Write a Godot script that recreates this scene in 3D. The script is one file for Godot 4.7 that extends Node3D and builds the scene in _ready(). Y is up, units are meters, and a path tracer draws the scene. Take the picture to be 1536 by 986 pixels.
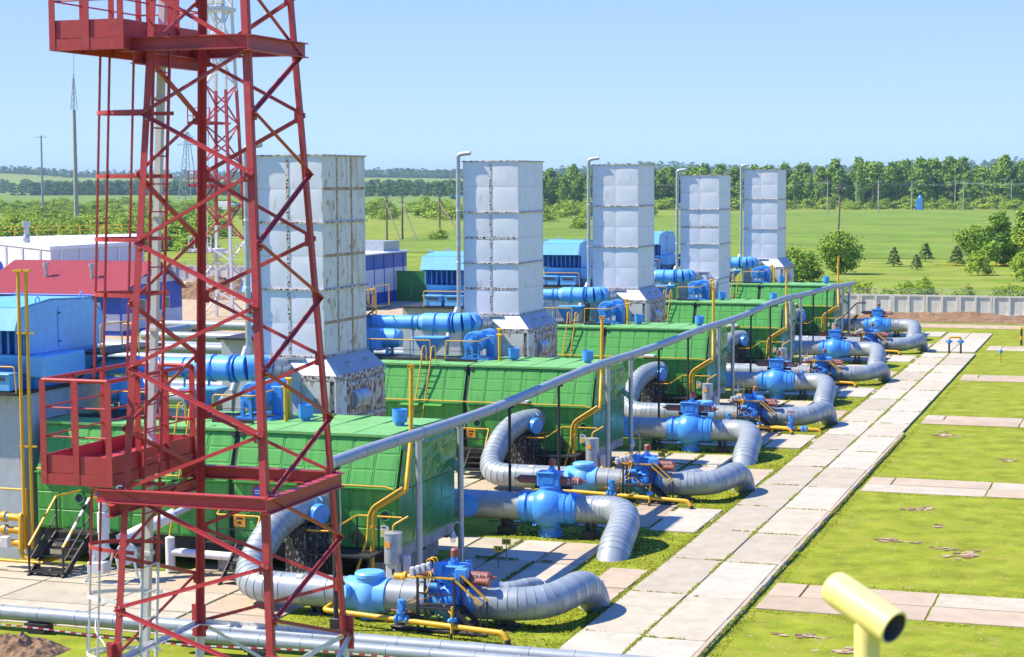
extends Node3D
# x right along the compressor housings, y up, depth = -z runs along the row of units. Metres.
const PITCH := 18.0
var M := {}
var taken := {}
var base_of := {}

func V(x: float, y: float, d: float) -> Vector3:
	return Vector3(x, y, -d)

func lin(r: float, g: float, b: float) -> Color:
	return Color(r, g, b).linear_to_srgb()

# ---------------------------------------------------------------- mesh builder
class MB:
	var v := PackedVector3Array()
	var n := PackedVector3Array()
	var c := PackedColorArray()
	var col := Color.WHITE
	var tinted := false
	func t3(a: Vector3, b: Vector3, d: Vector3, na: Vector3, nb: Vector3, nd: Vector3) -> void:
		if (b - a).cross(d - a).dot(na + nb + nd) > 0.0:
			v.append_array(PackedVector3Array([a, d, b]))
			n.append_array(PackedVector3Array([na, nd, nb]))
		else:
			v.append_array(PackedVector3Array([a, b, d]))
			n.append_array(PackedVector3Array([na, nb, nd]))
		if tinted:
			c.append_array(PackedColorArray([col, col, col]))
	func tri(a: Vector3, b: Vector3, d: Vector3, away: Vector3) -> void:
		var k := (b - a).cross(d - a).normalized()
		if k.dot((a + b + d) / 3.0 - away) < 0.0:
			k = -k
		t3(a, b, d, k, k, k)
	func quad(a: Vector3, b: Vector3, d: Vector3, e: Vector3, away: Vector3) -> void:
		tri(a, b, d, away)
		tri(a, d, e, away)
	func box(p: Vector3, s: Vector3, q := Basis.IDENTITY) -> MB:
		var h := s * 0.5
		for ax in 3:
			for sg in [-1.0, 1.0]:
				var nn := Vector3.ZERO
				nn[ax] = sg
				var u := Vector3.ZERO
				u[(ax + 1) % 3] = h[(ax + 1) % 3]
				var w := Vector3.ZERO
				w[(ax + 2) % 3] = h[(ax + 2) % 3]
				var m: Vector3 = nn * h[ax]
				var k := (q * nn).normalized()
				var a := p + q * (m - u - w)
				var b := p + q * (m + u - w)
				var d := p + q * (m + u + w)
				var e := p + q * (m - u + w)
				t3(a, b, d, k, k, k)
				t3(a, d, e, k, k, k)
		return self
	func span(a: Vector3, b: Vector3) -> MB:
		return box((a + b) * 0.5, (b - a).abs())
	# bevelled box: chamfer of c on every edge
	func bbox(p: Vector3, s: Vector3, ch: float, q := Basis.IDENTITY) -> MB:
		var h := s * 0.5
		var hi := h - Vector3(ch, ch, ch)
		for ax in 3:
			for sg in [-1.0, 1.0]:
				var a1 := (ax + 1) % 3
				var a2 := (ax + 2) % 3
				var pts := []
				for k in [[-1, -1], [1, -1], [1, 1], [-1, 1]]:
					var w := Vector3.ZERO
					w[ax] = sg * h[ax]
					w[a1] = k[0] * hi[a1]
					w[a2] = k[1] * hi[a2]
					pts.append(p + q * w)
				quad(pts[0], pts[1], pts[2], pts[3], p)
		for ax in 3:
			var a1 := (ax + 1) % 3
			var a2 := (ax + 2) % 3
			for k in [[-1, -1], [1, -1], [1, 1], [-1, 1]]:
				var pts := []
				for e in [[-1, 0], [1, 0], [1, 1], [-1, 1]]:
					var w := Vector3.ZERO
					w[ax] = e[0] * hi[ax]
					w[a1] = k[0] * (h[a1] if e[1] == 0 else hi[a1])
					w[a2] = k[1] * (hi[a2] if e[1] == 0 else h[a2])
					pts.append(p + q * w)
				quad(pts[0], pts[1], pts[2], pts[3], p)
		for x in [-1, 1]:
			for y in [-1, 1]:
				for z in [-1, 1]:
					tri(p + q * Vector3(x * h.x, y * hi.y, z * hi.z), p + q * Vector3(x * hi.x, y * h.y, z * hi.z), p + q * Vector3(x * hi.x, y * hi.y, z * h.z), p)
		return self
	# a bar of rectangular section between two points
	func bar(a: Vector3, b: Vector3, w: float, h: float, upish := Vector3.UP) -> MB:
		var z := (b - a)
		var l := z.length()
		if l < 1e-5:
			return self
		z /= l
		if absf(z.dot(upish)) > 0.99:
			upish = Vector3.RIGHT
		var x := upish.cross(z).normalized()
		var y := z.cross(x)
		return box((a + b) * 0.5, Vector3(w, h, l), Basis(x, y, z))
	# an angle iron: two thin flanges
	func angle(a: Vector3, b: Vector3, w: float, t: float, d1: Vector3, d2: Vector3) -> MB:
		var z := (b - a).normalized()
		var l := (b - a).length()
		var m := (a + b) * 0.5
		var x := (d1 - z * d1.dot(z)).normalized()
		var y := (d2 - z * d2.dot(z) - x * d2.dot(x)).normalized()
		var q := Basis(x, y, z)
		box(m + x * (w * 0.5) + y * (t * 0.5), Vector3(w, t, l), q)
		box(m + y * (w * 0.5) + x * (t * 0.5), Vector3(t, w - t * 0.02, l), q)
		return self
	func ring(p: Vector3, x: Vector3, y: Vector3, r: float, seg: int) -> PackedVector3Array:
		var o := PackedVector3Array()
		for i in seg + 1:
			var a := TAU * i / seg
			o.append(p + (x * cos(a) + y * sin(a)) * r)
		return o
	func tube(pts: Array, r, seg := 10, caps := true) -> MB:
		var np := pts.size()
		if np < 2:
			return self
		var t0: Vector3 = (pts[1] - pts[0]).normalized()
		var x := (Vector3.UP if absf(t0.y) < 0.9 else Vector3.RIGHT).cross(t0).normalized()
		var prev := PackedVector3Array()
		var pc := Vector3.ZERO
		for i in np:
			var t: Vector3
			if i == 0:
				t = t0
			elif i == np - 1:
				t = (pts[i] - pts[i - 1]).normalized()
			else:
				t = ((pts[i + 1] - pts[i]).normalized() + (pts[i] - pts[i - 1]).normalized()).normalized()
			x = (x - t * x.dot(t)).normalized()
			var y := t.cross(x)
			var ri: float = r[i] if r is Array else r
			var cur := ring(pts[i], x, y, ri, seg)
			if i > 0:
				for k in seg:
					var n0: Vector3 = (cur[k] - pts[i]).normalized()
					var n1: Vector3 = (cur[k + 1] - pts[i]).normalized()
					var m0 := (prev[k] - pc).normalized()
					var m1 := (prev[k + 1] - pc).normalized()
					t3(prev[k], prev[k + 1], cur[k + 1], m0, m1, n1)
					t3(prev[k], cur[k + 1], cur[k], m0, n1, n0)
			if caps and (i == 0 or i == np - 1):
				var nn := -t if i == 0 else t
				for k in seg:
					t3(pts[i], cur[k], cur[k + 1], nn, nn, nn)
			prev = cur
			pc = pts[i]
		return self
	# turned shape: profile of [distance along axis, radius]; crisp profile edges, smooth round
	func lathe(o: Vector3, ax: Vector3, prof: Array, seg := 20, smooth := false) -> MB:
		ax = ax.normalized()
		var x := (Vector3.UP if absf(ax.y) < 0.9 else Vector3.RIGHT).cross(ax).normalized()
		var y := ax.cross(x)
		var nr := []
		for i in prof.size() - 1:
			var dt: float = prof[i + 1][0] - prof[i][0]
			var dr: float = prof[i + 1][1] - prof[i][1]
			nr.append(Vector2(dt, -dr).normalized())   # (radial, axial)
		for i in prof.size() - 1:
			var n0: Vector2 = nr[i]
			var n1: Vector2 = nr[i]
			if smooth:
				if i > 0:
					n0 = (nr[i] + nr[i - 1]).normalized()
				if i < nr.size() - 1:
					n1 = (nr[i] + nr[i + 1]).normalized()
			for k in seg:
				var a := TAU * k / seg
				var b := TAU * (k + 1) / seg
				var ra := x * cos(a) + y * sin(a)
				var rb := x * cos(b) + y * sin(b)
				var p00: Vector3 = o + ax * prof[i][0] + ra * prof[i][1]
				var p01: Vector3 = o + ax * prof[i][0] + rb * prof[i][1]
				var p10: Vector3 = o + ax * prof[i + 1][0] + ra * prof[i + 1][1]
				var p11: Vector3 = o + ax * prof[i + 1][0] + rb * prof[i + 1][1]
				if prof[i][1] > 1e-5:
					t3(p00, p01, p11, ra * n0.x + ax * n0.y, rb * n0.x + ax * n0.y, rb * n1.x + ax * n1.y)
				if prof[i + 1][1] > 1e-5:
					t3(p00, p11, p10, ra * n0.x + ax * n0.y, rb * n1.x + ax * n1.y, ra * n1.x + ax * n1.y)
		return self
	# prism: closed outline extruded along e
	func prism(outline: Array, e: Vector3) -> MB:
		var m := Vector3.ZERO
		for p in outline:
			m += p
		m /= outline.size()
		var away := m + e * 0.5
		var nn := e.normalized()
		for i in outline.size():
			var a: Vector3 = outline[i]
			var b: Vector3 = outline[(i + 1) % outline.size()]
			quad(a, b, b + e, a + e, away)
			t3(m, a, b, -nn, -nn, -nn)
			t3(m + e, a + e, b + e, nn, nn, nn)
		return self
	func tri_pair(a: Vector3, b: Vector3, d: Vector3, e: Vector3) -> MB:
		var nn := (b - a).cross(d - a).normalized()
		t3(a, b, d, nn, nn, nn)
		t3(a + e, b + e, d + e, nn, nn, nn)
		return self
	func quad2(a: Vector3, b: Vector3, d: Vector3, e: Vector3, away: Vector3) -> MB:
		var k := (b - a).cross(d - a).normalized()
		if k.dot((a + b + d + e) * 0.25 - away) < 0.0:
			k = -k
		return prism([a, b, d, e], -k * 0.02)
	func mesh() -> ArrayMesh:
		var m := ArrayMesh.new()
		if v.size() == 0:
			return m
		var ar := []
		ar.resize(Mesh.ARRAY_MAX)
		ar[Mesh.ARRAY_VERTEX] = v
		ar[Mesh.ARRAY_NORMAL] = n
		if tinted:
			ar[Mesh.ARRAY_COLOR] = c
		m.add_surface_from_arrays(Mesh.PRIMITIVE_TRIANGLES, ar)
		return m

# ---------------------------------------------------------------- scene helpers
func numbered(called: String) -> String:
	var k: int = taken.get(called, 0)
	taken[called] = k + 1
	return called if k == 0 else "%s_%03d" % [called, k]

func thing(called: String, label: String, category: String, base := Vector3.ZERO, group := "") -> Node3D:
	var o := Node3D.new()
	o.name = numbered(called)
	add_child(o)
	o.position = base
	base_of[o] = base
	o.set_meta("label", label)
	o.set_meta("category", category)
	if group != "":
		o.set_meta("group", group)
	return o

# geometry comes in world coordinates; the part is moved so that its thing can stand at its base
func part(parent: Node3D, called: String, g, m: Material, label := "") -> MeshInstance3D:
	var o := MeshInstance3D.new()
	o.name = called
	o.mesh = g.mesh() if g is MB else g
	o.material_override = m
	parent.add_child(o, true)
	if base_of.has(parent):
		o.position = -base_of[parent]
	if label != "":
		o.set_meta("label", label)
	return o

# one piece that shares its mesh, placed by a transform in world coordinates
func piece(parent: Node3D, called: String, me: Mesh, m: Material, q: Transform3D) -> MeshInstance3D:
	var o := MeshInstance3D.new()
	o.name = called
	o.mesh = me
	o.material_override = m
	parent.add_child(o, true)
	if base_of.has(parent):
		q.origin -= base_of[parent]
	o.transform = q
	return o

func setting(called: String) -> Node3D:
	var o := Node3D.new()
	o.name = numbered(called)
	add_child(o)
	base_of[o] = Vector3.ZERO
	o.set_meta("kind", "structure")
	return o

func solo(called: String, g, m: Material, label: String, category: String, group := "", kind := "") -> MeshInstance3D:
	var o := MeshInstance3D.new()
	o.name = numbered(called)
	o.mesh = g.mesh() if g is MB else g
	o.material_override = m
	add_child(o)
	if label != "":
		o.set_meta("label", label)
		o.set_meta("category", category)
	if group != "":
		o.set_meta("group", group)
	if kind != "":
		o.set_meta("kind", kind)
	return o

func copy_of(o: Node3D, label: String, shift := Vector3.ZERO) -> Node3D:
	var r: Node3D = o.duplicate()
	var stem: String = str(o.name)
	if stem.length() > 4 and stem[stem.length() - 4] == "_" and stem.right(3).is_valid_int():
		stem = stem.left(stem.length() - 4)
	r.name = numbered(stem)
	add_child(r)
	r.position = o.position + shift
	if label != "":
		r.set_meta("label", label)
	return r

func text(parent: Node3D, s: String, h: float, at: Vector3, q: Basis, m: Material) -> MeshInstance3D:
	var t := TextMesh.new()
	t.text = s
	var f := SystemFont.new()
	f.font_names = PackedStringArray(["Droid Sans"])
	t.font = f
	t.font_size = 32
	t.pixel_size = h / 24.0
	t.depth = 0.004
	t.curve_step = 2.0
	return piece(parent, "lettering", t, m, Transform3D(q, at))

func smooth_path(p: Array, sub := 10) -> Array:
	var o := []
	for i in p.size() - 1:
		var a: Vector3 = p[maxi(i - 1, 0)]
		var b: Vector3 = p[i]
		var c: Vector3 = p[i + 1]
		var d: Vector3 = p[mini(i + 2, p.size() - 1)]
		for k in sub:
			var t := float(k) / sub
			o.append(b.cubic_interpolate(c, a, d, t))
	o.append(p[p.size() - 1])
	return o

# round the corners of a polyline with arcs of radius r
func bends(p: Array, r: float, steps := 6) -> Array:
	var o := [p[0]]
	for i in range(1, p.size() - 1):
		var a: Vector3 = p[i - 1]
		var b: Vector3 = p[i]
		var c: Vector3 = p[i + 1]
		var u := (a - b)
		var w := (c - b)
		var k := minf(r, minf(u.length(), w.length()) * 0.49)
		var s := b + u.normalized() * k
		var e := b + w.normalized() * k
		for j in steps + 1:
			var t := float(j) / steps
			o.append(s.lerp(b, t).lerp(b.lerp(e, t), t))
	o.append(p[p.size() - 1])
	return o

# sheet-metal cladding: every sheet is a piece of its own, lapped over the next
func clad(parent: Node3D, ctrl: Array, r0: float, m: Material, straight := 0.52, tight := 0.2, seg := 22, r_end := 0.0) -> void:
	var p := smooth_path(ctrl, 14)
	var cuts := [0]
	var run := 0.0
	for i in range(1, p.size()):
		run += (p[i] - p[i - 1]).length()
		var bend := 0.0
		if i < p.size() - 1 and (p[i] - p[i - 1]).length() > 1e-5:
			bend = (p[i] - p[i - 1]).angle_to(p[i + 1] - p[i]) / (p[i] - p[i - 1]).length()
		var want := tight if bend > 0.12 else straight
		if run >= want or i == p.size() - 1:
			cuts.append(i)
			run = 0.0
	var t0: Vector3 = (p[1] - p[0]).normalized()
	var x := (Vector3.UP if absf(t0.y) < 0.9 else Vector3.RIGHT).cross(t0).normalized()
	var fx := []
	var ft := []
	for i in cuts.size():
		var k: int = cuts[i]
		var a: Vector3 = p[maxi(k - 1, 0)]
		var b: Vector3 = p[mini(k + 1, p.size() - 1)]
		var t := (b - a).normalized()
		x = (x - t * x.dot(t)).normalized()
		fx.append(x)
		ft.append(t)
	for i in cuts.size() - 1:
		var g := MB.new()
		var r := r0 if r_end == 0.0 else lerpf(r0, r_end, clampf(float(i) / (cuts.size() - 1) * 1.5 - 0.2, 0.0, 1.0))
		var pa: Vector3 = p[cuts[i]]
		var pb: Vector3 = p[cuts[i + 1]]
		var ya: Vector3 = ft[i].cross(fx[i])
		var yb: Vector3 = ft[i + 1].cross(fx[i + 1])
		var mid: Vector3 = p[(cuts[i] + cuts[i + 1]) / 2] if cuts[i + 1] - cuts[i] > 2 else (pa + pb) * 0.5
		var xm: Vector3 = (fx[i] + fx[i + 1]).normalized()
		var ym: Vector3 = (ya + yb).normalized()
		var rings := [g.ring(pa - ft[i] * 0.015, fx[i], ya, r - 0.004, seg), g.ring(mid, xm, ym, r, seg), g.ring(pb - ft[i + 1] * 0.004, fx[i + 1], yb, r + 0.001, seg), g.ring(pb - ft[i + 1] * 0.004, fx[i + 1], yb, r + 0.009, seg), g.ring(pb + ft[i + 1] * 0.018, fx[i + 1], yb, r + 0.009, seg), g.ring(pb + ft[i + 1] * 0.022, fx[i + 1], yb, r - 0.006, seg)]
		var cen := [pa, mid, pb, pb, pb, pb]
		for j in rings.size() - 1:
			for k in seg:
				var A: PackedVector3Array = rings[j]
				var B: PackedVector3Array = rings[j + 1]
				var nA: Vector3 = (A[k] - cen[j])
				var nB: Vector3 = (A[k + 1] - cen[j])
				nA = (nA - ft[i] * nA.dot(ft[i])).normalized()
				nB = (nB - ft[i] * nB.dot(ft[i])).normalized()
				if j == 2 or j == 4:
					var s: Vector3 = -ft[i + 1] if j == 2 else ft[i + 1]
					nA = s
					nB = s
				g.t3(A[k], A[k + 1], B[k + 1], nA, nB, nB)
				g.t3(A[k], B[k + 1], B[k], nA, nB, nA)
		var mm: Material = m
		if m == M.clad:
			mm = [M.clad, M.clad_fresh, M.clad, M.clad_worn][(i * 7 + int(absf(pa.x) * 13.0)) % 4]
		part(parent, "cladding_sheet", g, mm)

# ---------------------------------------------------------------- computed textures
func noise_bytes(size: int, seed_: int, cells: float, octaves := 4, tall := 1) -> PackedByteArray:
	var f := FastNoiseLite.new()
	f.seed = seed_
	f.noise_type = FastNoiseLite.TYPE_SIMPLEX_SMOOTH
	f.frequency = cells / size
	f.fractal_octaves = octaves
	var im := f.get_seamless_image(size, size / tall, false, false, 0.12)
	if tall > 1:
		im.resize(size, size, Image.INTERPOLATE_CUBIC)
	im.convert(Image.FORMAT_L8)
	return im.get_data()

var lut := PackedByteArray()
# layers: [noise cells, octaves, tall, threshold, width, colour (linear), alpha]
func tex(size: int, seed_: int, base: Color, amp: float, cells: float, fine: float, layers := []) -> ImageTexture:
	if lut.size() == 0:
		for i in 1025:
			lut.append(int(round(Color(i / 1024.0, 0, 0).linear_to_srgb().r * 255.0)))
	var a := noise_bytes(size, seed_, cells)
	var b := noise_bytes(size, seed_ + 1, fine, 3)
	var ls := []
	for i in layers.size():
		ls.append(noise_bytes(size, seed_ + 10 + i, layers[i][0], layers[i][1], layers[i][2]))
	var out := PackedByteArray()
	out.resize(size * size * 3)
	for i in size * size:
		var m := 1.0 + amp * ((a[i] - 127.0) / 100.0 * 0.6 + (b[i] - 127.0) / 100.0 * 0.5)
		var r := base.r * m
		var g := base.g * m
		var bl := base.b * m
		for j in ls.size():
			var L: Array = layers[j]
			var w: float = clampf((ls[j][i] / 255.0 - L[3]) / L[4], 0.0, 1.0) * L[6]
			if w > 0.0:
				r = lerpf(r, L[5].r, w)
				g = lerpf(g, L[5].g, w)
				bl = lerpf(bl, L[5].b, w)
		out[i * 3] = lut[clampi(int(r * 1024.0), 0, 1024)]
		out[i * 3 + 1] = lut[clampi(int(g * 1024.0), 0, 1024)]
		out[i * 3 + 2] = lut[clampi(int(bl * 1024.0), 0, 1024)]
	return ImageTexture.create_from_image(Image.create_from_data(size, size, false, Image.FORMAT_RGB8, out))

func mat(called: String, t: Texture2D, tile: float, rough: float, metal := 0.0, spec := 0.5) -> StandardMaterial3D:
	var m := StandardMaterial3D.new()
	m.albedo_texture = t
	m.uv1_triplanar = true
	m.uv1_world_triplanar = true
	m.uv1_scale = Vector3.ONE / tile
	m.roughness = rough
	m.metallic = metal
	m.metallic_specular = spec
	M[called] = m
	return m

func flat(called: String, c: Color, rough: float, metal := 0.0) -> StandardMaterial3D:
	var m := StandardMaterial3D.new()
	m.albedo_color = c.linear_to_srgb()
	m.roughness = rough
	m.metallic = metal
	M[called] = m
	return m

func materials() -> void:
	var rust := Color(0.10, 0.045, 0.022)
	var dark := Color(0.035, 0.025, 0.02)
	mat("green", tex(256, 11, Color(0.075, 0.33, 0.055), 0.10, 5, 60, [[3, 4, 8, 0.62, 0.3, Color(0.09, 0.32, 0.08), 0.5], [26, 4, 1, 0.77, 0.06, Color(0.09, 0.17, 0.05), 0.6], [9, 5, 6, 0.60, 0.14, Color(0.045, 0.22, 0.045), 0.55]]), 3.1, 0.42)
	mat("green_roof", tex(256, 21, Color(0.15, 0.41, 0.12), 0.14, 5, 70, [[5, 5, 1, 0.58, 0.3, Color(0.20, 0.36, 0.13), 0.6], [14, 5, 1, 0.72, 0.1, Color(0.10, 0.20, 0.06), 0.6]]), 4.3, 0.6)
	mat("green_foil", tex(256, 31, Color(0.055, 0.25, 0.065), 0.14, 4, 30, [[4, 3, 1, 0.6, 0.2, Color(0.10, 0.29, 0.10), 0.4]]), 1.7, 0.22, 0.25)
	mat("clad", tex(256, 41, Color(0.295, 0.34, 0.355), 0.16, 6, 70, [[4, 4, 1, 0.6, 0.25, Color(0.34, 0.38, 0.40), 0.6], [30, 4, 1, 0.78, 0.08, Color(0.20, 0.22, 0.23), 0.5]]), 2.3, 0.42, 0.22)
	mat("clad_dull", tex(256, 45, Color(0.31, 0.345, 0.35), 0.16, 6, 70, [[4, 4, 1, 0.6, 0.25, Color(0.38, 0.37, 0.32), 0.6], [30, 4, 1, 0.76, 0.08, Color(0.28, 0.27, 0.24), 0.5]]), 2.1, 0.42, 0.25)
	mat("clad_fresh", tex(256, 43, Color(0.34, 0.39, 0.41), 0.14, 5, 60, [[5, 4, 1, 0.62, 0.2, Color(0.40, 0.43, 0.43), 0.6]]), 1.9, 0.36, 0.28)
	mat("clad_worn", tex(256, 47, Color(0.27, 0.32, 0.345), 0.2, 5, 60, [[6, 5, 2, 0.6, 0.15, Color(0.33, 0.32, 0.29), 0.7], [14, 5, 1, 0.72, 0.06, Color(0.17, 0.17, 0.16), 0.6]]), 2.2, 0.46, 0.2)
	mat("zinc", tex(256, 51, Color(0.42, 0.45, 0.47), 0.2, 5, 50), 1.3, 0.42, 0.5)
	mat("blue", tex(256, 61, Color(0.06, 0.29, 0.73), 0.14, 5, 60, [[7, 4, 1, 0.66, 0.2, Color(0.04, 0.26, 0.76), 0.5], [22, 5, 1, 0.72, 0.06, Color(0.05, 0.10, 0.22), 0.7], [8, 5, 3, 0.62, 0.15, Color(0.04, 0.21, 0.58), 0.6]]), 2.2, 0.36)
	mat("sky_blue", tex(256, 71, Color(0.14, 0.42, 0.77), 0.10, 5, 60, [[7, 4, 4, 0.64, 0.2, Color(0.19, 0.48, 0.80), 0.5]]), 2.6, 0.4)  # the blue paint, made lighter in colour for sun falling on it
	mat("white_sheet", tex(256, 81, Color(0.69, 0.71, 0.735), 0.06, 4, 50, [[5, 5, 1, 0.70, 0.2, Color(0.62, 0.64, 0.67), 0.6], [9, 5, 4, 0.82, 0.06, Color(0.42, 0.30, 0.16), 0.45]]), 3.3, 0.5, 0.1)
	mat("cream_sheet", tex(256, 91, Color(0.66, 0.66, 0.59), 0.08, 4, 50, [[6, 5, 6, 0.58, 0.16, Color(0.50, 0.38, 0.18), 0.5], [9, 5, 2, 0.74, 0.06, Color(0.30, 0.15, 0.06), 0.7]]), 2.9, 0.55, 0.05)
	mat("peeling", tex(512, 101, Color(0.58, 0.51, 0.40), 0.16, 5, 60, [[6, 5, 4, 0.43, 0.2, Color(0.42, 0.24, 0.10), 0.85], [11, 6, 2, 0.575, 0.05, Color(0.12, 0.065, 0.035), 0.95]]), 2.4, 0.7)
	mat("rust_strip", tex(256, 111, Color(0.56, 0.55, 0.52), 0.2, 8, 60, [[9, 5, 1, 0.55, 0.1, Color(0.34, 0.20, 0.09), 0.8], [11, 5, 1, 0.60, 0.03, Color(0.10, 0.05, 0.028), 1.0]]), 1.5, 0.8)
	mat("rust_streak", tex(256, 115, Color(0.50, 0.40, 0.25), 0.3, 6, 50, [[6, 5, 2, 0.46, 0.15, Color(0.36, 0.20, 0.065), 0.85], [12, 5, 1, 0.64, 0.05, dark, 0.8]]), 1.3, 0.8)
	mat("red", tex(256, 121, Color(0.44, 0.045, 0.05), 0.14, 6, 60, [[8, 4, 1, 0.62, 0.25, Color(0.46, 0.085, 0.085), 0.5], [26, 5, 1, 0.74, 0.06, Color(0.17, 0.05, 0.03), 0.7]]), 1.9, 0.5)
	mat("white_paint", tex(256, 125, Color(0.66, 0.66, 0.64), 0.12, 5, 40, [[14, 4, 1, 0.76, 0.06, Color(0.35, 0.22, 0.13), 0.7]]), 1.7, 0.5)
	mat("yellow", tex(256, 131, Color(0.68, 0.37, 0.015), 0.16, 5, 40, [[16, 4, 1, 0.78, 0.06, Color(0.35, 0.18, 0.02), 0.7]]), 1.3, 0.42)
	mat("nozzle_yellow", tex(256, 137, Color(0.80, 0.68, 0.24), 0.08, 4, 40, [[9, 5, 1, 0.72, 0.1, Color(0.70, 0.55, 0.16), 0.6]]), 0.5, 0.45)
	mat("brick_paint", tex(256, 135, Color(0.26, 0.085, 0.055), 0.2, 5, 40, [[12, 4, 1, 0.74, 0.06, Color(0.12, 0.05, 0.035), 0.7]]), 1.1, 0.5)
	mat("black", tex(256, 141, Color(0.022, 0.022, 0.024), 0.5, 5, 40, [[10, 4, 1, 0.7, 0.1, Color(0.07, 0.055, 0.045), 0.6]]), 1.4, 0.6)
	mat("tar_block", tex(256, 145, Color(0.03, 0.029, 0.028), 0.6, 6, 50, [[18, 4, 2, 0.66, 0.05, Color(0.33, 0.32, 0.30), 0.8]]), 1.9, 0.85)
	mat("grey_panel", tex(256, 151, Color(0.42, 0.46, 0.50), 0.14, 5, 50, [[6, 4, 4, 0.64, 0.2, Color(0.34, 0.34, 0.33), 0.5]]), 2.6, 0.5)
	var conc := [Color(0.44, 0.395, 0.29), Color(0.395, 0.35, 0.255), Color(0.46, 0.425, 0.33), Color(0.43, 0.345, 0.24), Color(0.40, 0.315, 0.215)]
	for i in conc.size():
		mat("slab%d" % i, tex(256, 161 + i * 7, conc[i], 0.13, 4, 90, [[5, 5, 1, 0.58, 0.2, conc[i] * 0.82, 0.5], [9, 5, 1, 0.72, 0.12, Color(0.36, 0.30, 0.22), 0.4], [40, 3, 1, 0.80, 0.06, conc[i] * 0.55, 0.5]]), 3.7 + i * 0.4, 0.9)
	mat("concrete", tex(256, 201, Color(0.40, 0.36, 0.30), 0.25, 5, 50, [[7, 5, 2, 0.6, 0.15, Color(0.26, 0.23, 0.19), 0.5]]), 2.2, 0.92)
	mat("wall_concrete", tex(256, 205, Color(0.66, 0.615, 0.56), 0.12, 5, 50, [[7, 5, 3, 0.6, 0.2, Color(0.50, 0.47, 0.44), 0.5]]), 3.2, 0.92)
	mat("lawn", tex(1024, 211, Color(0.215, 0.25, 0.022), 0.46, 10, 330, [[90, 3, 1, 0.60, 0.1, Color(0.19, 0.25, 0.02), 0.5], [60, 4, 1, 0.68, 0.1, Color(0.34, 0.33, 0.06), 0.5], [6, 5, 1, 0.55, 0.2, Color(0.26, 0.275, 0.035), 0.6], [11, 5, 1, 0.60, 0.14, Color(0.18, 0.25, 0.018), 0.6], [16, 5, 1, 0.74, 0.14, Color(0.30, 0.25, 0.09), 0.4]]), 13.0, 0.95, 0.0, 0.2)
	mat("meadow", tex(512, 221, Color(0.19, 0.25, 0.033), 0.36, 8, 110, [[5, 5, 1, 0.54, 0.2, Color(0.25, 0.28, 0.045), 0.7], [9, 5, 1, 0.62, 0.12, Color(0.17, 0.27, 0.03), 0.6], [13, 5, 1, 0.66, 0.12, Color(0.29, 0.25, 0.10), 0.6], [7, 6, 1, 0.64, 0.1, Color(0.13, 0.22, 0.02), 0.6]]), 61.0, 0.95, 0.0, 0.2)
	mat("crop", tex(256, 231, Color(0.14, 0.225, 0.03), 0.34, 6, 60, [[4, 5, 1, 0.56, 0.25, Color(0.185, 0.25, 0.035), 0.7], [9, 5, 1, 0.62, 0.1, Color(0.20, 0.22, 0.045), 0.6], [14, 5, 1, 0.66, 0.08, Color(0.10, 0.18, 0.025), 0.5]]), 140.0, 0.95, 0.0, 0.2)
	mat("dandelion", tex(256, 235, Color(0.20, 0.24, 0.02), 0.3, 6, 60, [[34, 3, 1, 0.55, 0.08, Color(0.62, 0.45, 0.015), 0.9]]), 12.0, 0.95, 0.0, 0.2)
	mat("soil", tex(256, 241, Color(0.24, 0.155, 0.09), 0.4, 8, 110, [[12, 5, 1, 0.58, 0.12, Color(0.28, 0.18, 0.11), 0.7], [30, 4, 1, 0.68, 0.08, Color(0.09, 0.05, 0.03), 0.7]]), 4.0, 0.97, 0.0, 0.2)
	mat("sand", tex(256, 245, Color(0.42, 0.33, 0.22), 0.3, 8, 60, [[9, 5, 1, 0.6, 0.15, Color(0.34, 0.25, 0.16), 0.6]]), 9.0, 0.95, 0.0, 0.2)
	mat("red_tile", tex(256, 251, Color(0.42, 0.06, 0.062), 0.16, 5, 50), 5.0, 0.55)
	mat("royal", tex(256, 255, Color(0.014, 0.075, 0.40), 0.12, 5, 40), 4.0, 0.45)
	mat("white_wall", tex(256, 259, Color(0.58, 0.60, 0.65), 0.06, 5, 40), 5.0, 0.55)
	mat("bright_roof", tex(256, 263, Color(0.74, 0.75, 0.77), 0.06, 5, 40), 6.0, 0.5)
	mat("wood_pole", tex(256, 267, Color(0.21, 0.17, 0.13), 0.3, 5, 40), 1.5, 0.9)
	mat("pole_concrete", tex(256, 271, Color(0.38, 0.35, 0.30), 0.2, 5, 40), 2.5, 0.9)
	mat("far_steel", tex(256, 275, Color(0.30, 0.32, 0.34), 0.1, 5, 40), 5.0, 0.6)
	mat("bark", tex(256, 279, Color(0.14, 0.11, 0.085), 0.4, 6, 50), 1.5, 0.95)
	mat("birch", tex(256, 283, Color(0.52, 0.50, 0.45), 0.2, 6, 50, [[14, 4, 1, 0.64, 0.06, Color(0.07, 0.06, 0.05), 0.9]]), 2.0, 0.9)
	flat("steel_and_shade", Color(0.13, 0.125, 0.12), 0.6, 0.3)  # steel grey for latches; its dark tone also paints shade in slot and pipe mouth
	flat("white_mark", Color(0.72, 0.72, 0.70), 0.5)
	flat("ink", Color(0.03, 0.03, 0.035), 0.6)
	flat("sign_blue", Color(0.05, 0.09, 0.45), 0.45)
	flat("sign_orange", Color(0.72, 0.30, 0.02), 0.45)
	flat("sign_yellow", Color(0.75, 0.55, 0.03), 0.45)
	flat("pale", Color(0.58, 0.59, 0.58), 0.5)
	flat("tape_red", Color(0.55, 0.03, 0.04), 0.6)
	flat("red_inside", Color(0.42, 0.10, 0.045), 0.7)
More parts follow.
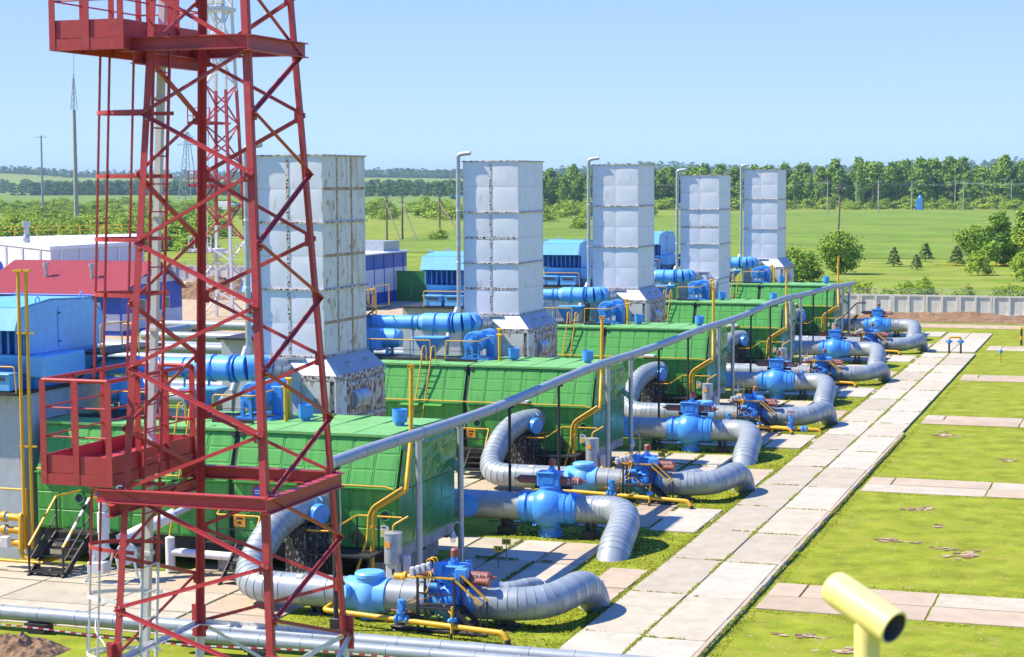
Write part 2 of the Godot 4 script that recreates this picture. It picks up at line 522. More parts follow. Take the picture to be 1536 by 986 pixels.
	flat("lamp_grey", Color(0.45, 0.47, 0.48), 0.35, 0.5)
	var g := flat("lamp_glass", Color(0.8, 0.84, 0.86), 0.08)
	g.transparency = BaseMaterial3D.TRANSPARENCY_ALPHA
	g.albedo_color.a = 0.35
	var w := flat("pane", Color(0.05, 0.07, 0.09), 0.08)
	w.metallic_specular = 0.6
	for k in [["leaf", 0.35], ["needle", 0.1], ["blade", 0.35]]:
		var m := StandardMaterial3D.new()
		m.vertex_color_use_as_albedo = true
		m.roughness = 0.75
		m.metallic_specular = 0.25
		m.cull_mode = BaseMaterial3D.CULL_DISABLED
		m.backlight_enabled = true
		m.backlight = Color(k[1], k[1], k[1] * 0.5)
		M[k[0]] = m

func _ready() -> void:
	# ---- camera
	var cam := Camera3D.new()
	cam.name = "camera"
	add_child(cam)
	cam.transform = Transform3D(Basis(Vector3(0.94706538, -0.00496071, -0.32100243), Vector3(-0.02062382, 0.9968752, -0.07625277), Vector3(0.32037763, 0.07883665, 0.94400369)), Vector3(0, 10.393, 0))
	cam.fov = 20.214
	cam.near = 0.1
	cam.far = 12000.0
	var at := CameraAttributesPhysical.new()
	at.frustum_focal_length = 67.32
	at.frustum_focus_distance = 55.0
	at.frustum_near = 0.1
	at.frustum_far = 12000.0
	at.exposure_aperture = 4.0
	cam.attributes = at
	cam.current = true
	# ---- sky, sun, exposure
	var env := Environment.new()
	env.background_mode = Environment.BG_SKY
	var sm := ProceduralSkyMaterial.new()
	sm.sky_top_color = Color(0.26, 0.46, 0.85)
	sm.sky_horizon_color = Color(0.665, 0.775, 0.865)
	sm.sky_curve = 0.12
	sm.ground_bottom_color = Color(0.30, 0.33, 0.22)
	sm.ground_horizon_color = Color(0.62, 0.72, 0.70)
	sm.sun_angle_max = 1.0
	var sk := Sky.new()
	sk.sky_material = sm
	env.sky = sk
	env.background_energy_multiplier = 0.92
	env.tonemap_mode = Environment.TONE_MAPPER_LINEAR
	env.tonemap_exposure = 1.84
	env.sdfgi_enabled = true
	env.ssao_enabled = true
	env.ssil_enabled = true
	env.fog_enabled = true
	env.fog_density = 0.00011
	env.fog_light_color = Color(0.72, 0.85, 0.95)
	var we := WorldEnvironment.new()
	we.name = "environment"
	we.environment = env
	add_child(we)
	var sun := DirectionalLight3D.new()
	sun.name = "sun"
	add_child(sun)
	sun.look_at_from_position(Vector3.ZERO, Vector3(9.5, -11.24, -2.5), Vector3.UP)
	sun.light_energy = 1.6
	sun.light_color = Color(1.0, 0.955, 0.87)
	sun.light_angular_distance = 0.5
	sun.shadow_enabled = true
	sun.directional_shadow_max_distance = 400.0

	# ---- large structure
	materials()
	terrain()
	paving()
	housing()
	door_steps()
	for k in 5:
		stack(k)
	intake_house()
	roof_gear()
	main_pipes()
	small_gear()
	repeat_units()
	overhead_pipe()
	red_tower()
	left_yard()
	ground_gear()
	far_buildings()
	poles_and_walls()
	plants()
	grass_cover()

func repeat_units() -> void:
	var ords := ["first", "second", "third", "fourth", "fifth"]
	for k in range(1, 5):
		for u in kit:
			var o := copy_of(u[0], u[1] % ords[k], Vector3(0, 0, -PITCH * k))
			for c in o.find_children("lettering*", "MeshInstance3D", true, false):
				var tm: TextMesh = c.mesh.duplicate()
				tm.text = "2%d%s" % [k + 1, tm.text.substr(2)]
				c.mesh = tm

func sheet(called: String, pts: Array, y: float, m: Material, parent: Node3D = null) -> MeshInstance3D:
	# flat polygon from [x, depth] corners
	var pv := PackedVector2Array()
	for p in pts:
		pv.append(Vector2(p[0], p[1]))
	var g := MB.new()
	var ix := Geometry2D.triangulate_polygon(pv)
	for i in range(0, ix.size(), 3):
		g.t3(V(pv[ix[i]].x, y, pv[ix[i]].y), V(pv[ix[i + 1]].x, y, pv[ix[i + 1]].y), V(pv[ix[i + 2]].x, y, pv[ix[i + 2]].y), Vector3.UP, Vector3.UP, Vector3.UP)
	if parent:
		return part(parent, called, g, m)
	var o := solo(called, g, m, "", "", "", "structure")
	return o

func rect(x0: float, x1: float, d0: float, d1: float) -> Array:
	return [[x0, d0], [x1, d0], [x1, d1], [x0, d1]]

func terrain() -> void:
	sheet("ground", rect(-9000, 9000, -300, 10000), 0.0, M.meadow)
	sheet("lawn", [[-8.6, 20], [30, 20], [30, 134], [-8.6, 134]], 0.012, M.lawn)
	sheet("lawn", rect(-36, -8.6, 20, 134), 0.012, M.lawn)
	# crop field rising gently behind the wall, sandy track before it
	sheet("field", [[-120, 262], [-60, 250], [60, 248], [260, 300], [260, 640], [40, 655], [-95, 640], [-170, 520]], 0.06, M.crop)
	sheet("field", [[-900, 900], [-260, 700], [-170, 900], [-300, 1500], [-1500, 2100], [-2300, 1900]], 0.06, M.crop)
	sheet("track", [[-24, 133.0], [30, 131.5], [30, 134.6], [-24, 136.6]], 0.03, M.sand)
	sheet("yard", [[-120, 108], [-60, 104], [-50, 118], [-48, 150], [-60, 190], [-120, 200]], 0.02, M.sand)
	sheet("dandelion_patch", [[-24, 233], [0, 228], [14, 230], [14, 240], [-2, 240], [-22, 240]], 0.05, M.dandelion)
	sheet("dandelion_patch", [[-125, 262], [-80, 268], [-80, 292], [-118, 300], [-135, 280]], 0.05, M.dandelion)
	# low hills far away
	var hills := setting("hills")
	for h in range(HILLS.size()):
		var H: Array = HILLS[h]
		var g := MB.new()
		var n := 40
		for j in 8:
			for i in n:
				var q := []
				for c in [[i, j], [i + 1, j], [i + 1, j + 1], [i, j + 1]]:
					var x: float = H[0] + (c[0] / float(n) * 2.0 - 1.0) * H[2]
					var d: float = H[1] + (c[1] / 8.0 * 2.0 - 1.0) * H[3]
					q.append(V(x, one_hill(h, x, d), d))
				g.quad(q[0], q[1], q[2], q[3], q[0] - Vector3(0, 500, 0))
		part(hills, "hill", g, M.meadow)

const HILLS := [[-2600, 3100, 2600, 900, 38], [-300, 3600, 2400, 900, 44], [1900, 3300, 1900, 900, 30], [-1100, 2500, 900, 420, 12]]
var hill_noise: FastNoiseLite = null

func one_hill(h: int, x: float, d: float) -> float:
	if hill_noise == null:
		hill_noise = FastNoiseLite.new()
		hill_noise.seed = 3
		hill_noise.frequency = 0.0016
	var H: Array = HILLS[h]
	var u: float = (x - H[0]) / H[2]
	var w: float = (d - H[1]) / H[3]
	var e: float = maxf(0.0, 1.0 - u * u) * maxf(0.0, 1.0 - w * w)
	return -1.0 + e * H[4] * (0.75 + 0.45 * hill_noise.get_noise_2d(x + h * 999.0, d))

func hill_y(x: float, d: float) -> float:
	var y := 0.0
	for h in HILLS.size():
		y = maxf(y, one_hill(h, x, d))
	return y

func slab_mesh(w: float, l: float, h := 0.1) -> ArrayMesh:
	return MB.new().bbox(Vector3(0, -h * 0.5, 0), Vector3(w, h, l), 0.012).mesh()

func lay(parent: Node3D, x0: float, x1: float, d0: float, d1: float, y: float, kinds: Array, rng: RandomNumberGenerator, gap := 0.03) -> void:
	var me := slab_mesh(x1 - x0 - gap, d1 - d0 - gap)
	var q := Basis(Vector3.UP, rng.randf_range(-0.004, 0.004)) * Basis(Vector3.RIGHT, rng.randf_range(-0.003, 0.003)) * Basis(V(0, 0, 1), rng.randf_range(-0.005, 0.005))
	piece(parent, "slab", me, M["slab%d" % kinds[rng.randi() % kinds.size()]], Transform3D(q, V((x0 + x1) * 0.5, y + rng.randf_range(-0.006, 0.006), (d0 + d1) * 0.5)))

func paving() -> void:
	var rng := RandomNumberGenerator.new()
	rng.seed = 77
	var path := setting("path")
	part(path, "bed", MB.new().span(V(-12.0, -0.2, 30), V(-8.98, 0.07, 112.3)), M.lawn)
	for c in 2:
		var x0 := -11.98 + c * 1.51
		var d := 31.45 if c == 0 else 31.3
		while d < 112.0:
			var e := minf(d + 4.33, 112.3)
			lay(path, x0, x0 + 1.5, d, e, 0.105, [0, 2, 2, 1, 2], rng)
			d = e
	for c in 2:
		for i in 3:
			var xa := -12.0 + c * 1.45
			lay(path, xa, xa + 1.44, 113.7 + i * 4.75, 113.7 + i * 4.75 + 4.7, 0.09, [2, 2, 0], rng)
	var kerb := setting("kerb")
	var km := MB.new().bbox(Vector3.ZERO, Vector3(0.12, 0.26, 0.98), 0.012).mesh()
	for i in 46:
		var q := Basis(Vector3.UP, rng.randf_range(-0.01, 0.01)) * Basis(V(0, 0, 1), rng.randf_range(-0.05, 0.05))
		piece(kerb, "kerb_stone", km, M["slab%d" % [3, 4, 1][rng.randi() % 3]], Transform3D(q, V(-8.9 + rng.randf_range(-0.012, 0.012), 0.0 + rng.randf_range(-0.012, 0.008), 30.5 + i)))
	# strips of slabs across the lawn
	for k in 5:
		var st := setting("pavement")
		for row in 2:
			var y0 := 43.72 + PITCH * k + row * 1.52
			var x := -8.66
			var first := true
			while x < 6.0:
				var w := (0.85 if row == 1 else 4.1) if first else 3.32
				if not first and row == 1 and x < -7.5:
					w = 3.28
				lay(st, x, x + w, y0, y0 + 1.5, 0.045, [3, 4, 3, 0], rng, 0.05)
				x += w
				first = false
	# paving round the valves of each unit
	for k in 5:
		var o := PITCH * k
		var ap := setting("apron")
		for i in 3:
			for j in 2:
				lay(ap, -17.95 + i * 1.27, -16.7 + i * 1.27, 44.3 + o + j * 2.98, 47.25 + o + j * 2.98, 0.06, [0, 3, 2, 1], rng, 0.05)
			lay(ap, -17.95 + i * 1.27, -16.7 + i * 1.27, 52.75 + o, 55.6 + o, 0.05, [3, 4, 1], rng, 0.05)
			lay(ap, -17.95 + i * 1.27, -16.7 + i * 1.27, 41.25 + o, 44.25 + o, 0.05, [0, 3, 1], rng, 0.05)
		lay(ap, -13.65, -12.2, 52.75 + o, 56.65 + o, 0.07, [2, 0], rng, 0.04)
		lay(ap, -15.0, -13.75, 53.2 + o, 57.2 + o, 0.06, [3, 4], rng, 0.04)
		lay(ap, -13.25, -12.15, 44.85 + o, 47.2 + o, 0.06, [3, 4], rng, 0.04)
		lay(ap, -13.9, -12.15, 43.35 + o, 44.78 + o, 0.06, [3, 0], rng, 0.04)
		# yard slabs before the housings
		var xs := [-30.0, -27.0, -24.0, -21.6]
		for i in 3:
			for j in 3:
				lay(ap, xs[i], xs[i + 1], 37.05 + o + j * 2.1, 39.1 + o + j * 2.1, 0.05, [0, 3, 0, 1], rng, 0.04)
		lay(ap, -21.55, -19.2, 37.05 + o, 39.3 + o, 0.05, [0, 3], rng, 0.04)
		lay(ap, -21.55, -18.6, 41.3 + o, 43.4 + o, 0.05, [0, 3], rng, 0.04)
		lay(ap, -21.55, -19.25, 39.35 + o, 41.25 + o, 0.05, [0, 3], rng, 0.04)
		lay(ap, -20.6, -18.0, 48.1 + o, 50.25 + o, 0.05, [0, 1], rng, 0.04)
		lay(ap, -24.0, -21.5, 43.42 + o, 44.6 + o, 0.05, [0, 3], rng, 0.04)
		for i in 3:
			lay(ap, -19.1 + i * 2.4, -16.75 + i * 2.4, 36.7 + o, 38.05 + o, 0.05, [0, 3, 3], rng, 0.04)
	# bare soil patches on the lawn
	var r2 := RandomNumberGenerator.new()
	r2.seed = 5
	var bare := setting("bare_ground")
	for p in [[-6.24, 58.9, 0.75, 1.1], [-4.3, 51.9, 0.95, 0.9], [-6.6, 53.4, 1.1, 0.5], [-5.0, 52.6, 0.6, 0.4], [-4.4, 70.2, 0.7, 0.6], [-7.0, 41.5, 0.9, 0.5], [-6.0, 40.3, 0.7, 0.5], [-7.3, 76.5, 0.9, 1.2], [-2.5, 75, 1.0, 0.8], [-5.5, 56.0, 0.5, 0.4]]:
		for j in 16:
			var cx: float = p[0] + (r2.randfn() * 0.34 * p[2] if j > 0 else 0.0)
			var cd: float = p[1] + (r2.randfn() * 0.34 * p[3] if j > 0 else 0.0)
			var big := r2.randf_range(0.08, 0.26) if j > 0 else 0.42
			var pts := []
			for i in 14:
				var a := TAU * i / 14.0
				var rr := r2.randf_range(0.4, 1.0) * big
				pts.append([cx + cos(a) * p[2] * rr, cd + sin(a) * p[3] * rr])
			sheet("soil_patch", pts, 0.016 + 0.0015 * j, M.soil if j % 3 > 0 else M.sand, bare)

# ---------------------------------------------------------------- one compressor unit (drawn at the first unit, copied along the row)
var kit := []
func keep(o: Node3D, label: String) -> Node3D:
	o.set_meta("label", label % "first")
	kit.append([o, label])
	return o

func unit_thing(called: String, label: String, category: String, base: Vector3, group: String) -> Node3D:
	return keep(thing(called, label, category, base, group), label)

# wall panel: plate with pressed frames, front looks along +z
func panel_mesh(w: float, h: float, rows: int, proud := 0.011) -> ArrayMesh:
	var g := MB.new()
	g.box(Vector3(0, 0, -0.012), Vector3(w, h, 0.024))
	var m := 0.035
	var rh := (h - m) / rows
	for i in rows:
		# pressed field with sloped sides
		var y0 := -h * 0.5 + m * 0.5 + rh * i + 0.018
		var y1 := y0 + rh - 0.036
		var x0 := -w * 0.5 + m
		var x1 := w * 0.5 - m
		var k := 0.016
		var lo := [Vector3(x0, y0, 0), Vector3(x1, y0, 0), Vector3(x1, y1, 0), Vector3(x0, y1, 0)]
		var hi := [Vector3(x0 + k, y0 + k, proud), Vector3(x1 - k, y0 + k, proud), Vector3(x1 - k, y1 - k, proud), Vector3(x0 + k, y1 - k, proud)]
		var c := Vector3((x0 + x1) * 0.5, (y0 + y1) * 0.5, -0.05)
		for j in 4:
			g.quad(lo[j], lo[(j + 1) % 4], hi[(j + 1) % 4], hi[j], c)
		g.quad(hi[0], hi[1], hi[2], hi[3], c)
	return g.mesh()

func rail(g: MB, pts: Array, r := 0.021) -> void:
	g.tube(bends(pts, 0.08, 4), r, 7)

func housing() -> void:
	var t := unit_thing("compressor_housing", "green panelled compressor housing with flat roof, %s in the row from the red tower", "housing", V(-23.3, 0, 45.7), "green compressor housings in a row")
	var G: Material = M.green
	for side in [[-28.68, -22.78, 8], [-22.62, -17.96, 7]]:
		var x0: float = side[0]
		var x1: float = side[1]
		var nn: int = side[2]
		var o := []
		for p in [[43.6, 0.95], [43.6, 2.5], [44.1, 3.80], [47.74, 3.74], [47.8, 0.95]]:
			o.append(V(x0, p[1], p[0]))
		part(t, "shell", MB.new().prism(o, Vector3(x1 - x0, 0, 0)), G)
		var w := (x1 - x0) / nn
		var lo := panel_mesh(w - 0.014, 1.52, 3)
		var up := panel_mesh(w - 0.014, 1.34, 3)
		var a := V(0, 2.54, 43.575)
		var b := V(0, 3.80, 44.06)
		var uy := (b - a).normalized()
		var q := Basis(Vector3.RIGHT, uy, Vector3.RIGHT.cross(uy))
		for i in nn:
			var x := x0 + w * (i + 0.5)
			piece(t, "wall_panel", lo, G, Transform3D(Basis.IDENTITY, V(x, 1.735, 43.57)))
			piece(t, "sloped_panel", up, G, Transform3D(q, (a + b) * 0.5 + Vector3(x, 0, 0) + q.z * 0.012))
		part(t, "ledge", MB.new().span(V(x0, 2.50, 43.44), V(x1, 2.535, 43.6)), G)
		var rr := []
		for p in [[43.96, 3.80], [43.96, 3.87], [45.8, 3.87], [47.86, 3.82], [47.86, 3.74]]:
			rr.append(V(x0 - 0.04, p[1], p[0]))
		var rx := (x1 if x1 < -20.0 else -18.32) + 0.03
		part(t, "roof", MB.new().prism(rr, Vector3(rx - x0 + 0.04, 0, 0)), M.green_roof)
		for k in 3:
			part(t, "roof_seam", MB.new().span(V(lerpf(x0, rx, (k + 1) / 4.0) - 0.012, 3.80, 44.0), V(lerpf(x0, rx, (k + 1) / 4.0) + 0.012, 3.88, 47.8)), M.green_roof)
	part(t, "module_joint", MB.new().span(V(-22.77, 1.0, 43.66), V(-22.63, 2.5, 44.0)).bar(V(-22.7, 2.5, 43.72), V(-22.7, 3.80, 44.2), 0.13, 0.2), M.black)
	for s in [-0.12, 0.14]:
		part(t, "lifting_lug", MB.new().lathe(V(-22.7 + s, 3.72, 43.98), Vector3(0.2, 0.3, 1), [[-0.03, 0.0], [-0.03, 0.07], [0.03, 0.07], [0.03, 0.0]], 10), M.black)
	# end wall towards the path: ribbed below, crumpled sheet above
	var ew := panel_mesh(1.045, 1.5, 2, 0.02)
	for i in 4:
		piece(t, "end_panel", ew, M.green_foil, Transform3D(Basis(Vector3.UP, PI / 2), V(-17.945, 1.735, 43.6 + 1.05 * (i + 0.5))))
	var g := MB.new()
	var fn := FastNoiseLite.new()
	fn.seed = 5
	fn.frequency = 1.1
	var nu := 22
	var nv := 12
	var P := []
	for j in nv + 1:
		var v := float(j) / nv
		var y := 2.47 + minf(v / 0.78, 1.0) * 1.05
		var x := -17.90
		if v > 0.78:
			var k := (v - 0.78) / 0.22
			y = 3.52 + k * 0.31
			x = -17.90 - k * 0.44
		var d0 := 43.58 + clampf((y - 2.5) / 1.3, 0.0, 1.0) * 0.46
		for i in nu + 1:
			var d := lerpf(d0, 47.84, float(i) / nu)
			var amp := 0.055 if i > 0 and i < nu and j > 0 and j < nv else 0.0
			P.append(V(x + fn.get_noise_2d(d * 1.6, y * 2.2) * amp, y, d))
	for j in nv:
		for i in nu:
			var a: Vector3 = P[j * (nu + 1) + i]
			var b: Vector3 = P[j * (nu + 1) + i + 1]
			var c: Vector3 = P[(j + 1) * (nu + 1) + i + 1]
			var d: Vector3 = P[(j + 1) * (nu + 1) + i]
			g.quad(a, b, c, d, V(-22, 1.5, 45.7))
	part(t, "end_sheet", g, M.green_foil)
	part(t, "vent_hood", MB.new().prism([V(-17.93, 2.75, 47.0), V(-17.93, 2.75, 47.6), V(-17.5, 2.42, 47.6), V(-17.5, 2.42, 47.0)], Vector3(0, 0.05, 0)), M.green)
	# skid, footings
	var s := MB.new()
	for e in [43.85, 45.7, 47.5]:
		s.span(V(-28.6, 0.55, e - 0.09), V(-18.02, 0.94, e + 0.09))
	for x in [-28.4, -26.4, -24.4, -22.4, -20.4, -18.2]:
		s.span(V(x - 0.07, 0.6, 43.9), V(x + 0.07, 0.93, 47.4))
	part(t, "skid_frame", s, M.black)
	for x in [-28.2, -25.6, -23.0, -20.4, -18.6]:
		part(t, "footing", MB.new().bbox(V(x, 0.26, 45.7), Vector3(0.42, 0.58, 4.0), 0.02), M.concrete)
	part(t, "sill_beam", MB.new().span(V(-18.06, 0.66, 43.7), V(-17.96, 0.95, 47.7)), M.concrete)
	# portholes, fans, signs
	for x in [-27.3, -22.95, -22.2, -18.25, -26.1]:
		var w := part(t, "porthole", MB.new().lathe(V(x, 1.83, 43.55), V(0, 0, -1), [[0, 0.16], [0.05, 0.16], [0.06, 0.14], [0.05, 0.115], [0.02, 0.115]], 18), M.green_foil)
		part(w, "pane", MB.new().lathe(V(x, 1.83, 43.53), V(0, 0, -1), [[0, 0.115], [0.006, 0.115], [0.006, 0.0]], 18), M.pane)
	part(t, "air_outlet", MB.new().lathe(V(-19.05, 1.22, 43.56), V(0, 0, -1), [[0, 0.17], [0.09, 0.17], [0.09, 0.14], [0.0, 0.14], [0.0, 0.0]], 18), M.brick_paint)
	for sgn in [[-22.45, 1.48, 0.34, 0.34, "sign_orange"], [-26.0, 2.0, 0.32, 0.52, "white_mark"], [-18.28, 1.42, 0.22, 0.3, "white_mark"], [-20.9, 1.95, 0.3, 0.24, "white_mark"]]:
		var sp := part(t, "sign_plate", MB.new().box(V(sgn[0], sgn[1], 43.535), Vector3(sgn[2], sgn[3], 0.012)), M[sgn[4]])
		if sgn[4] == "white_mark":
			part(sp, "sign_symbol", MB.new().lathe(V(sgn[0], sgn[1] - sgn[3] * 0.12, 43.522), V(0, 0, -1), [[0, sgn[2] * 0.36], [0.005, sgn[2] * 0.36], [0.005, 0.0]], 16), M.sign_yellow)
			part(sp, "sign_print", MB.new().box(V(sgn[0] - 0.02, sgn[1] + sgn[3] * 0.36, 43.526), Vector3(sgn[2] * 0.5, sgn[3] * 0.1, 0.006)), M.ink)
		else:
			part(sp, "sign_print", MB.new().box(V(sgn[0], sgn[1] + 0.06, 43.526), Vector3(0.2, 0.05, 0.006)).box(V(sgn[0], sgn[1] - 0.05, 43.526), Vector3(0.1, 0.06, 0.006)), M.ink)
	var bs := part(t, "round_sign", MB.new().lathe(V(-21.9, 2.28, 43.55), V(0, 0, -1), [[0, 0.17], [0.02, 0.17], [0.02, 0.0]], 20), M.sign_blue)
	part(bs, "sign_rim", MB.new().lathe(V(-21.9, 2.28, 43.53), V(0, 0, -1), [[0.0, 0.17], [0.006, 0.17], [0.006, 0.14], [0.0, 0.14]], 20), M.tape_red)
	part(bs, "sign_print", MB.new().box(V(-21.9, 2.31, 43.526), Vector3(0.2, 0.03, 0.006)).box(V(-21.9, 2.24, 43.526), Vector3(0.16, 0.03, 0.006)), M.white_mark)
	part(t, "white_tray", MB.new().bbox(V(-20.55, 2.68, 43.42), Vector3(0.62, 0.09, 0.34), 0.01), M.pale)
	var cb := MB.new()
	cb.tube([V(-28.6, 2.62, 43.44), V(-20.0, 2.60, 43.43), V(-18.2, 2.60, 43.43), V(-17.98, 2.55, 43.41)], 0.022, 6)
	part(t, "cable_conduit", cb, M.yellow)
	for x in [-24.75, -23.85]:
		part(t, "hatch_flap", MB.new().box(V(x, 2.46, 43.36), Vector3(0.7, 0.025, 0.24), Basis(Vector3.RIGHT, 0.25)), M.green)
	# roof furniture
	for x in [[-18.78, 45.86], [-21.68, 46.1]]:
		var vp := part(t, "roof_vent", MB.new().lathe(V(x[0], 3.82, x[1]), Vector3.UP, [[0, 0.13], [0.12, 0.13], [0.15, 0.2], [0.2, 0.205], [0.48, 0.205], [0.49, 0.215], [0.5, 0.19], [0.42, 0.17], [0.42, 0.0]], 20), M.blue)
		part(vp, "flange", MB.new().box(V(x[0], 3.845, x[1]), Vector3(0.46, 0.03, 0.46)), M.green_roof)
	var la := MB.new()
	for x in [-24.47, -24.11]:
		la.tube(bends([V(x - 0.22, 0.95, 43.1), V(x, 3.95, 43.85), V(x, 4.5, 44.0), V(x, 4.5, 44.35), V(x, 3.85, 44.4)], 0.12, 4), 0.024, 7)
	var lad := part(t, "roof_ladder", la, M.yellow)
	for i in 11:
		var f := (i + 0.5) / 11.0
		var p := V(-24.69, 0.95, 43.1).lerp(V(-24.47, 3.95, 43.85), f)
		part(lad, "rung", MB.new().tube([p, p + Vector3(0.36, 0, 0)], 0.014, 6), M.black)
	part(t, "walkway", MB.new().span(V(-28.2, 3.86, 45.0), V(-24.55, 3.96, 45.06)).span(V(-24.0, 3.86, 45.0), V(-22.75, 3.96, 45.06)).span(V(-28.2, 3.86, 45.6), V(-22.9, 3.89, 46.9)), M.black)
	var rl := MB.new()
	rail(rl, [V(-27.6, 3.84, 45.1), V(-27.6, 4.62, 45.1), V(-24.6, 4.62, 45.1), V(-24.6, 3.84, 45.1)])
	rail(rl, [V(-24.0, 3.84, 45.1), V(-24.0, 4.62, 45.1), V(-22.75, 4.62, 45.1), V(-22.55, 4.72, 45.9)])
	var rp := part(t, "guard_rail", rl, M.yellow)
	for x in [-27.0, -26.2, -25.4, -23.4, -22.8]:
		part(rp, "baluster", MB.new().tube([V(x, 3.84, 45.1), V(x, 4.62, 45.1)], 0.014, 6), M.black)
	part(rp, "mid_rail", MB.new().tube([V(-27.6, 4.25, 45.1), V(-24.6, 4.25, 45.1)], 0.012, 6), M.black)
	part(rp, "mid_rail", MB.new().tube([V(-24.0, 4.25, 45.1), V(-22.8, 4.25, 45.1)], 0.012, 6), M.black)
	for p in [[-22.42, 46.6, 4.95], [-22.12, 45.75, 4.82]]:
		part(t, "vent_pole", MB.new().tube([V(p[0], 3.82, p[1]), V(p[0], p[2], p[1])], 0.055, 10).tube([V(p[0] - 0.1, p[2], p[1]), V(p[0] + 0.09, p[2], p[1])], 0.05, 10), M.yellow)

func door_steps() -> void:
	# landing and yellow rails before the round bend, on the front of the housing
	var t := unit_thing("door_landing", "black steel landing with yellow handrail before the %s green housing from the red tower", "landing", V(-19.2, 0, 43.0), "landings before the housings")
	part(t, "deck", MB.new().box(V(-19.1, 0.93, 42.95), Vector3(1.7, 0.05, 0.95)), M.black)
	for x in [-19.9, -19.1, -18.3]:
		part(t, "post", MB.new().box(V(x, 0.46, 42.55), Vector3(0.06, 0.9, 0.06)), M.black)
	var g := MB.new()
	rail(g, [V(-19.6, 1.62, 43.45), V(-20.05, 1.55, 42.5), V(-19.35, 1.55, 42.5), V(-18.95, 1.85, 43.3), V(-17.7, 1.85, 43.3)], 0.026)
	part(t, "handrail", g, M.yellow)
	for p in [[-20.02, 42.5], [-19.36, 42.5], [-18.95, 43.3], [-18.35, 43.3]]:
		part(t, "baluster", MB.new().box(V(p[0], 1.25, p[1]), Vector3(0.04, 1.1, 0.04)), M.black)
	part(t, "mid_rail", MB.new().bar(V(-20.02, 1.25, 42.5), V(-19.36, 1.25, 42.5), 0.03, 0.03), M.black)
	part(t, "brace", MB.new().bar(V(-20.02, 0.98, 42.5), V(-19.36, 1.3, 42.5), 0.03, 0.03), M.black)
	var blk := unit_thing("pipe_footing", "black tarred concrete block under the bent pipe of the %s unit from the red tower", "footing", V(-20.25, 0, 43.0), "tarred footings under the bent pipes")
	part(blk, "block", MB.new().bbox(V(-20.2, 0.82, 42.95), Vector3(0.9, 1.64, 0.8), 0.03), M.tar_block)
	# stairs by the module joint
	var st := unit_thing("side_stairs", "black steel steps with yellow handrail at the module joint of the %s housing", "stairs", V(-22.9, 0, 43.1), "steps up to the housings")
	for i in 5:
		part(st, "tread", MB.new().box(V(-21.95 + 0.0, 0.18 + i * 0.17, 42.3 + i * 0.2), Vector3(0.75, 0.03, 0.22)), M.black)
	part(st, "deck", MB.new().box(V(-22.4, 0.93, 43.3), Vector3(1.7, 0.04, 0.4)), M.black)
	for x in [-22.34, -21.56]:
		part(st, "stringer", MB.new().bar(V(x, 0.02, 42.1), V(x, 0.92, 43.2), 0.04, 0.14), M.black)
	var hr := MB.new()
	rail(hr, [V(-21.5, 0.9, 42.15), V(-21.62, 1.7, 43.1), V(-22.9, 1.7, 43.1), V(-22.9, 1.85, 43.45)], 0.024)
	part(st, "handrail", hr, M.yellow)
	part(st, "baluster", MB.new().box(V(-21.5, 0.45, 42.15), Vector3(0.04, 0.9, 0.04)), M.black)
	for x in [-21.62, -22.9]:
		part(st, "baluster", MB.new().box(V(x, 1.3, 43.1), Vector3(0.04, 0.8, 0.04)), M.black)
	part(st, "mid_rail", MB.new().bar(V(-21.62, 1.32, 43.1), V(-22.9, 1.32, 43.1), 0.025, 0.025), M.black)

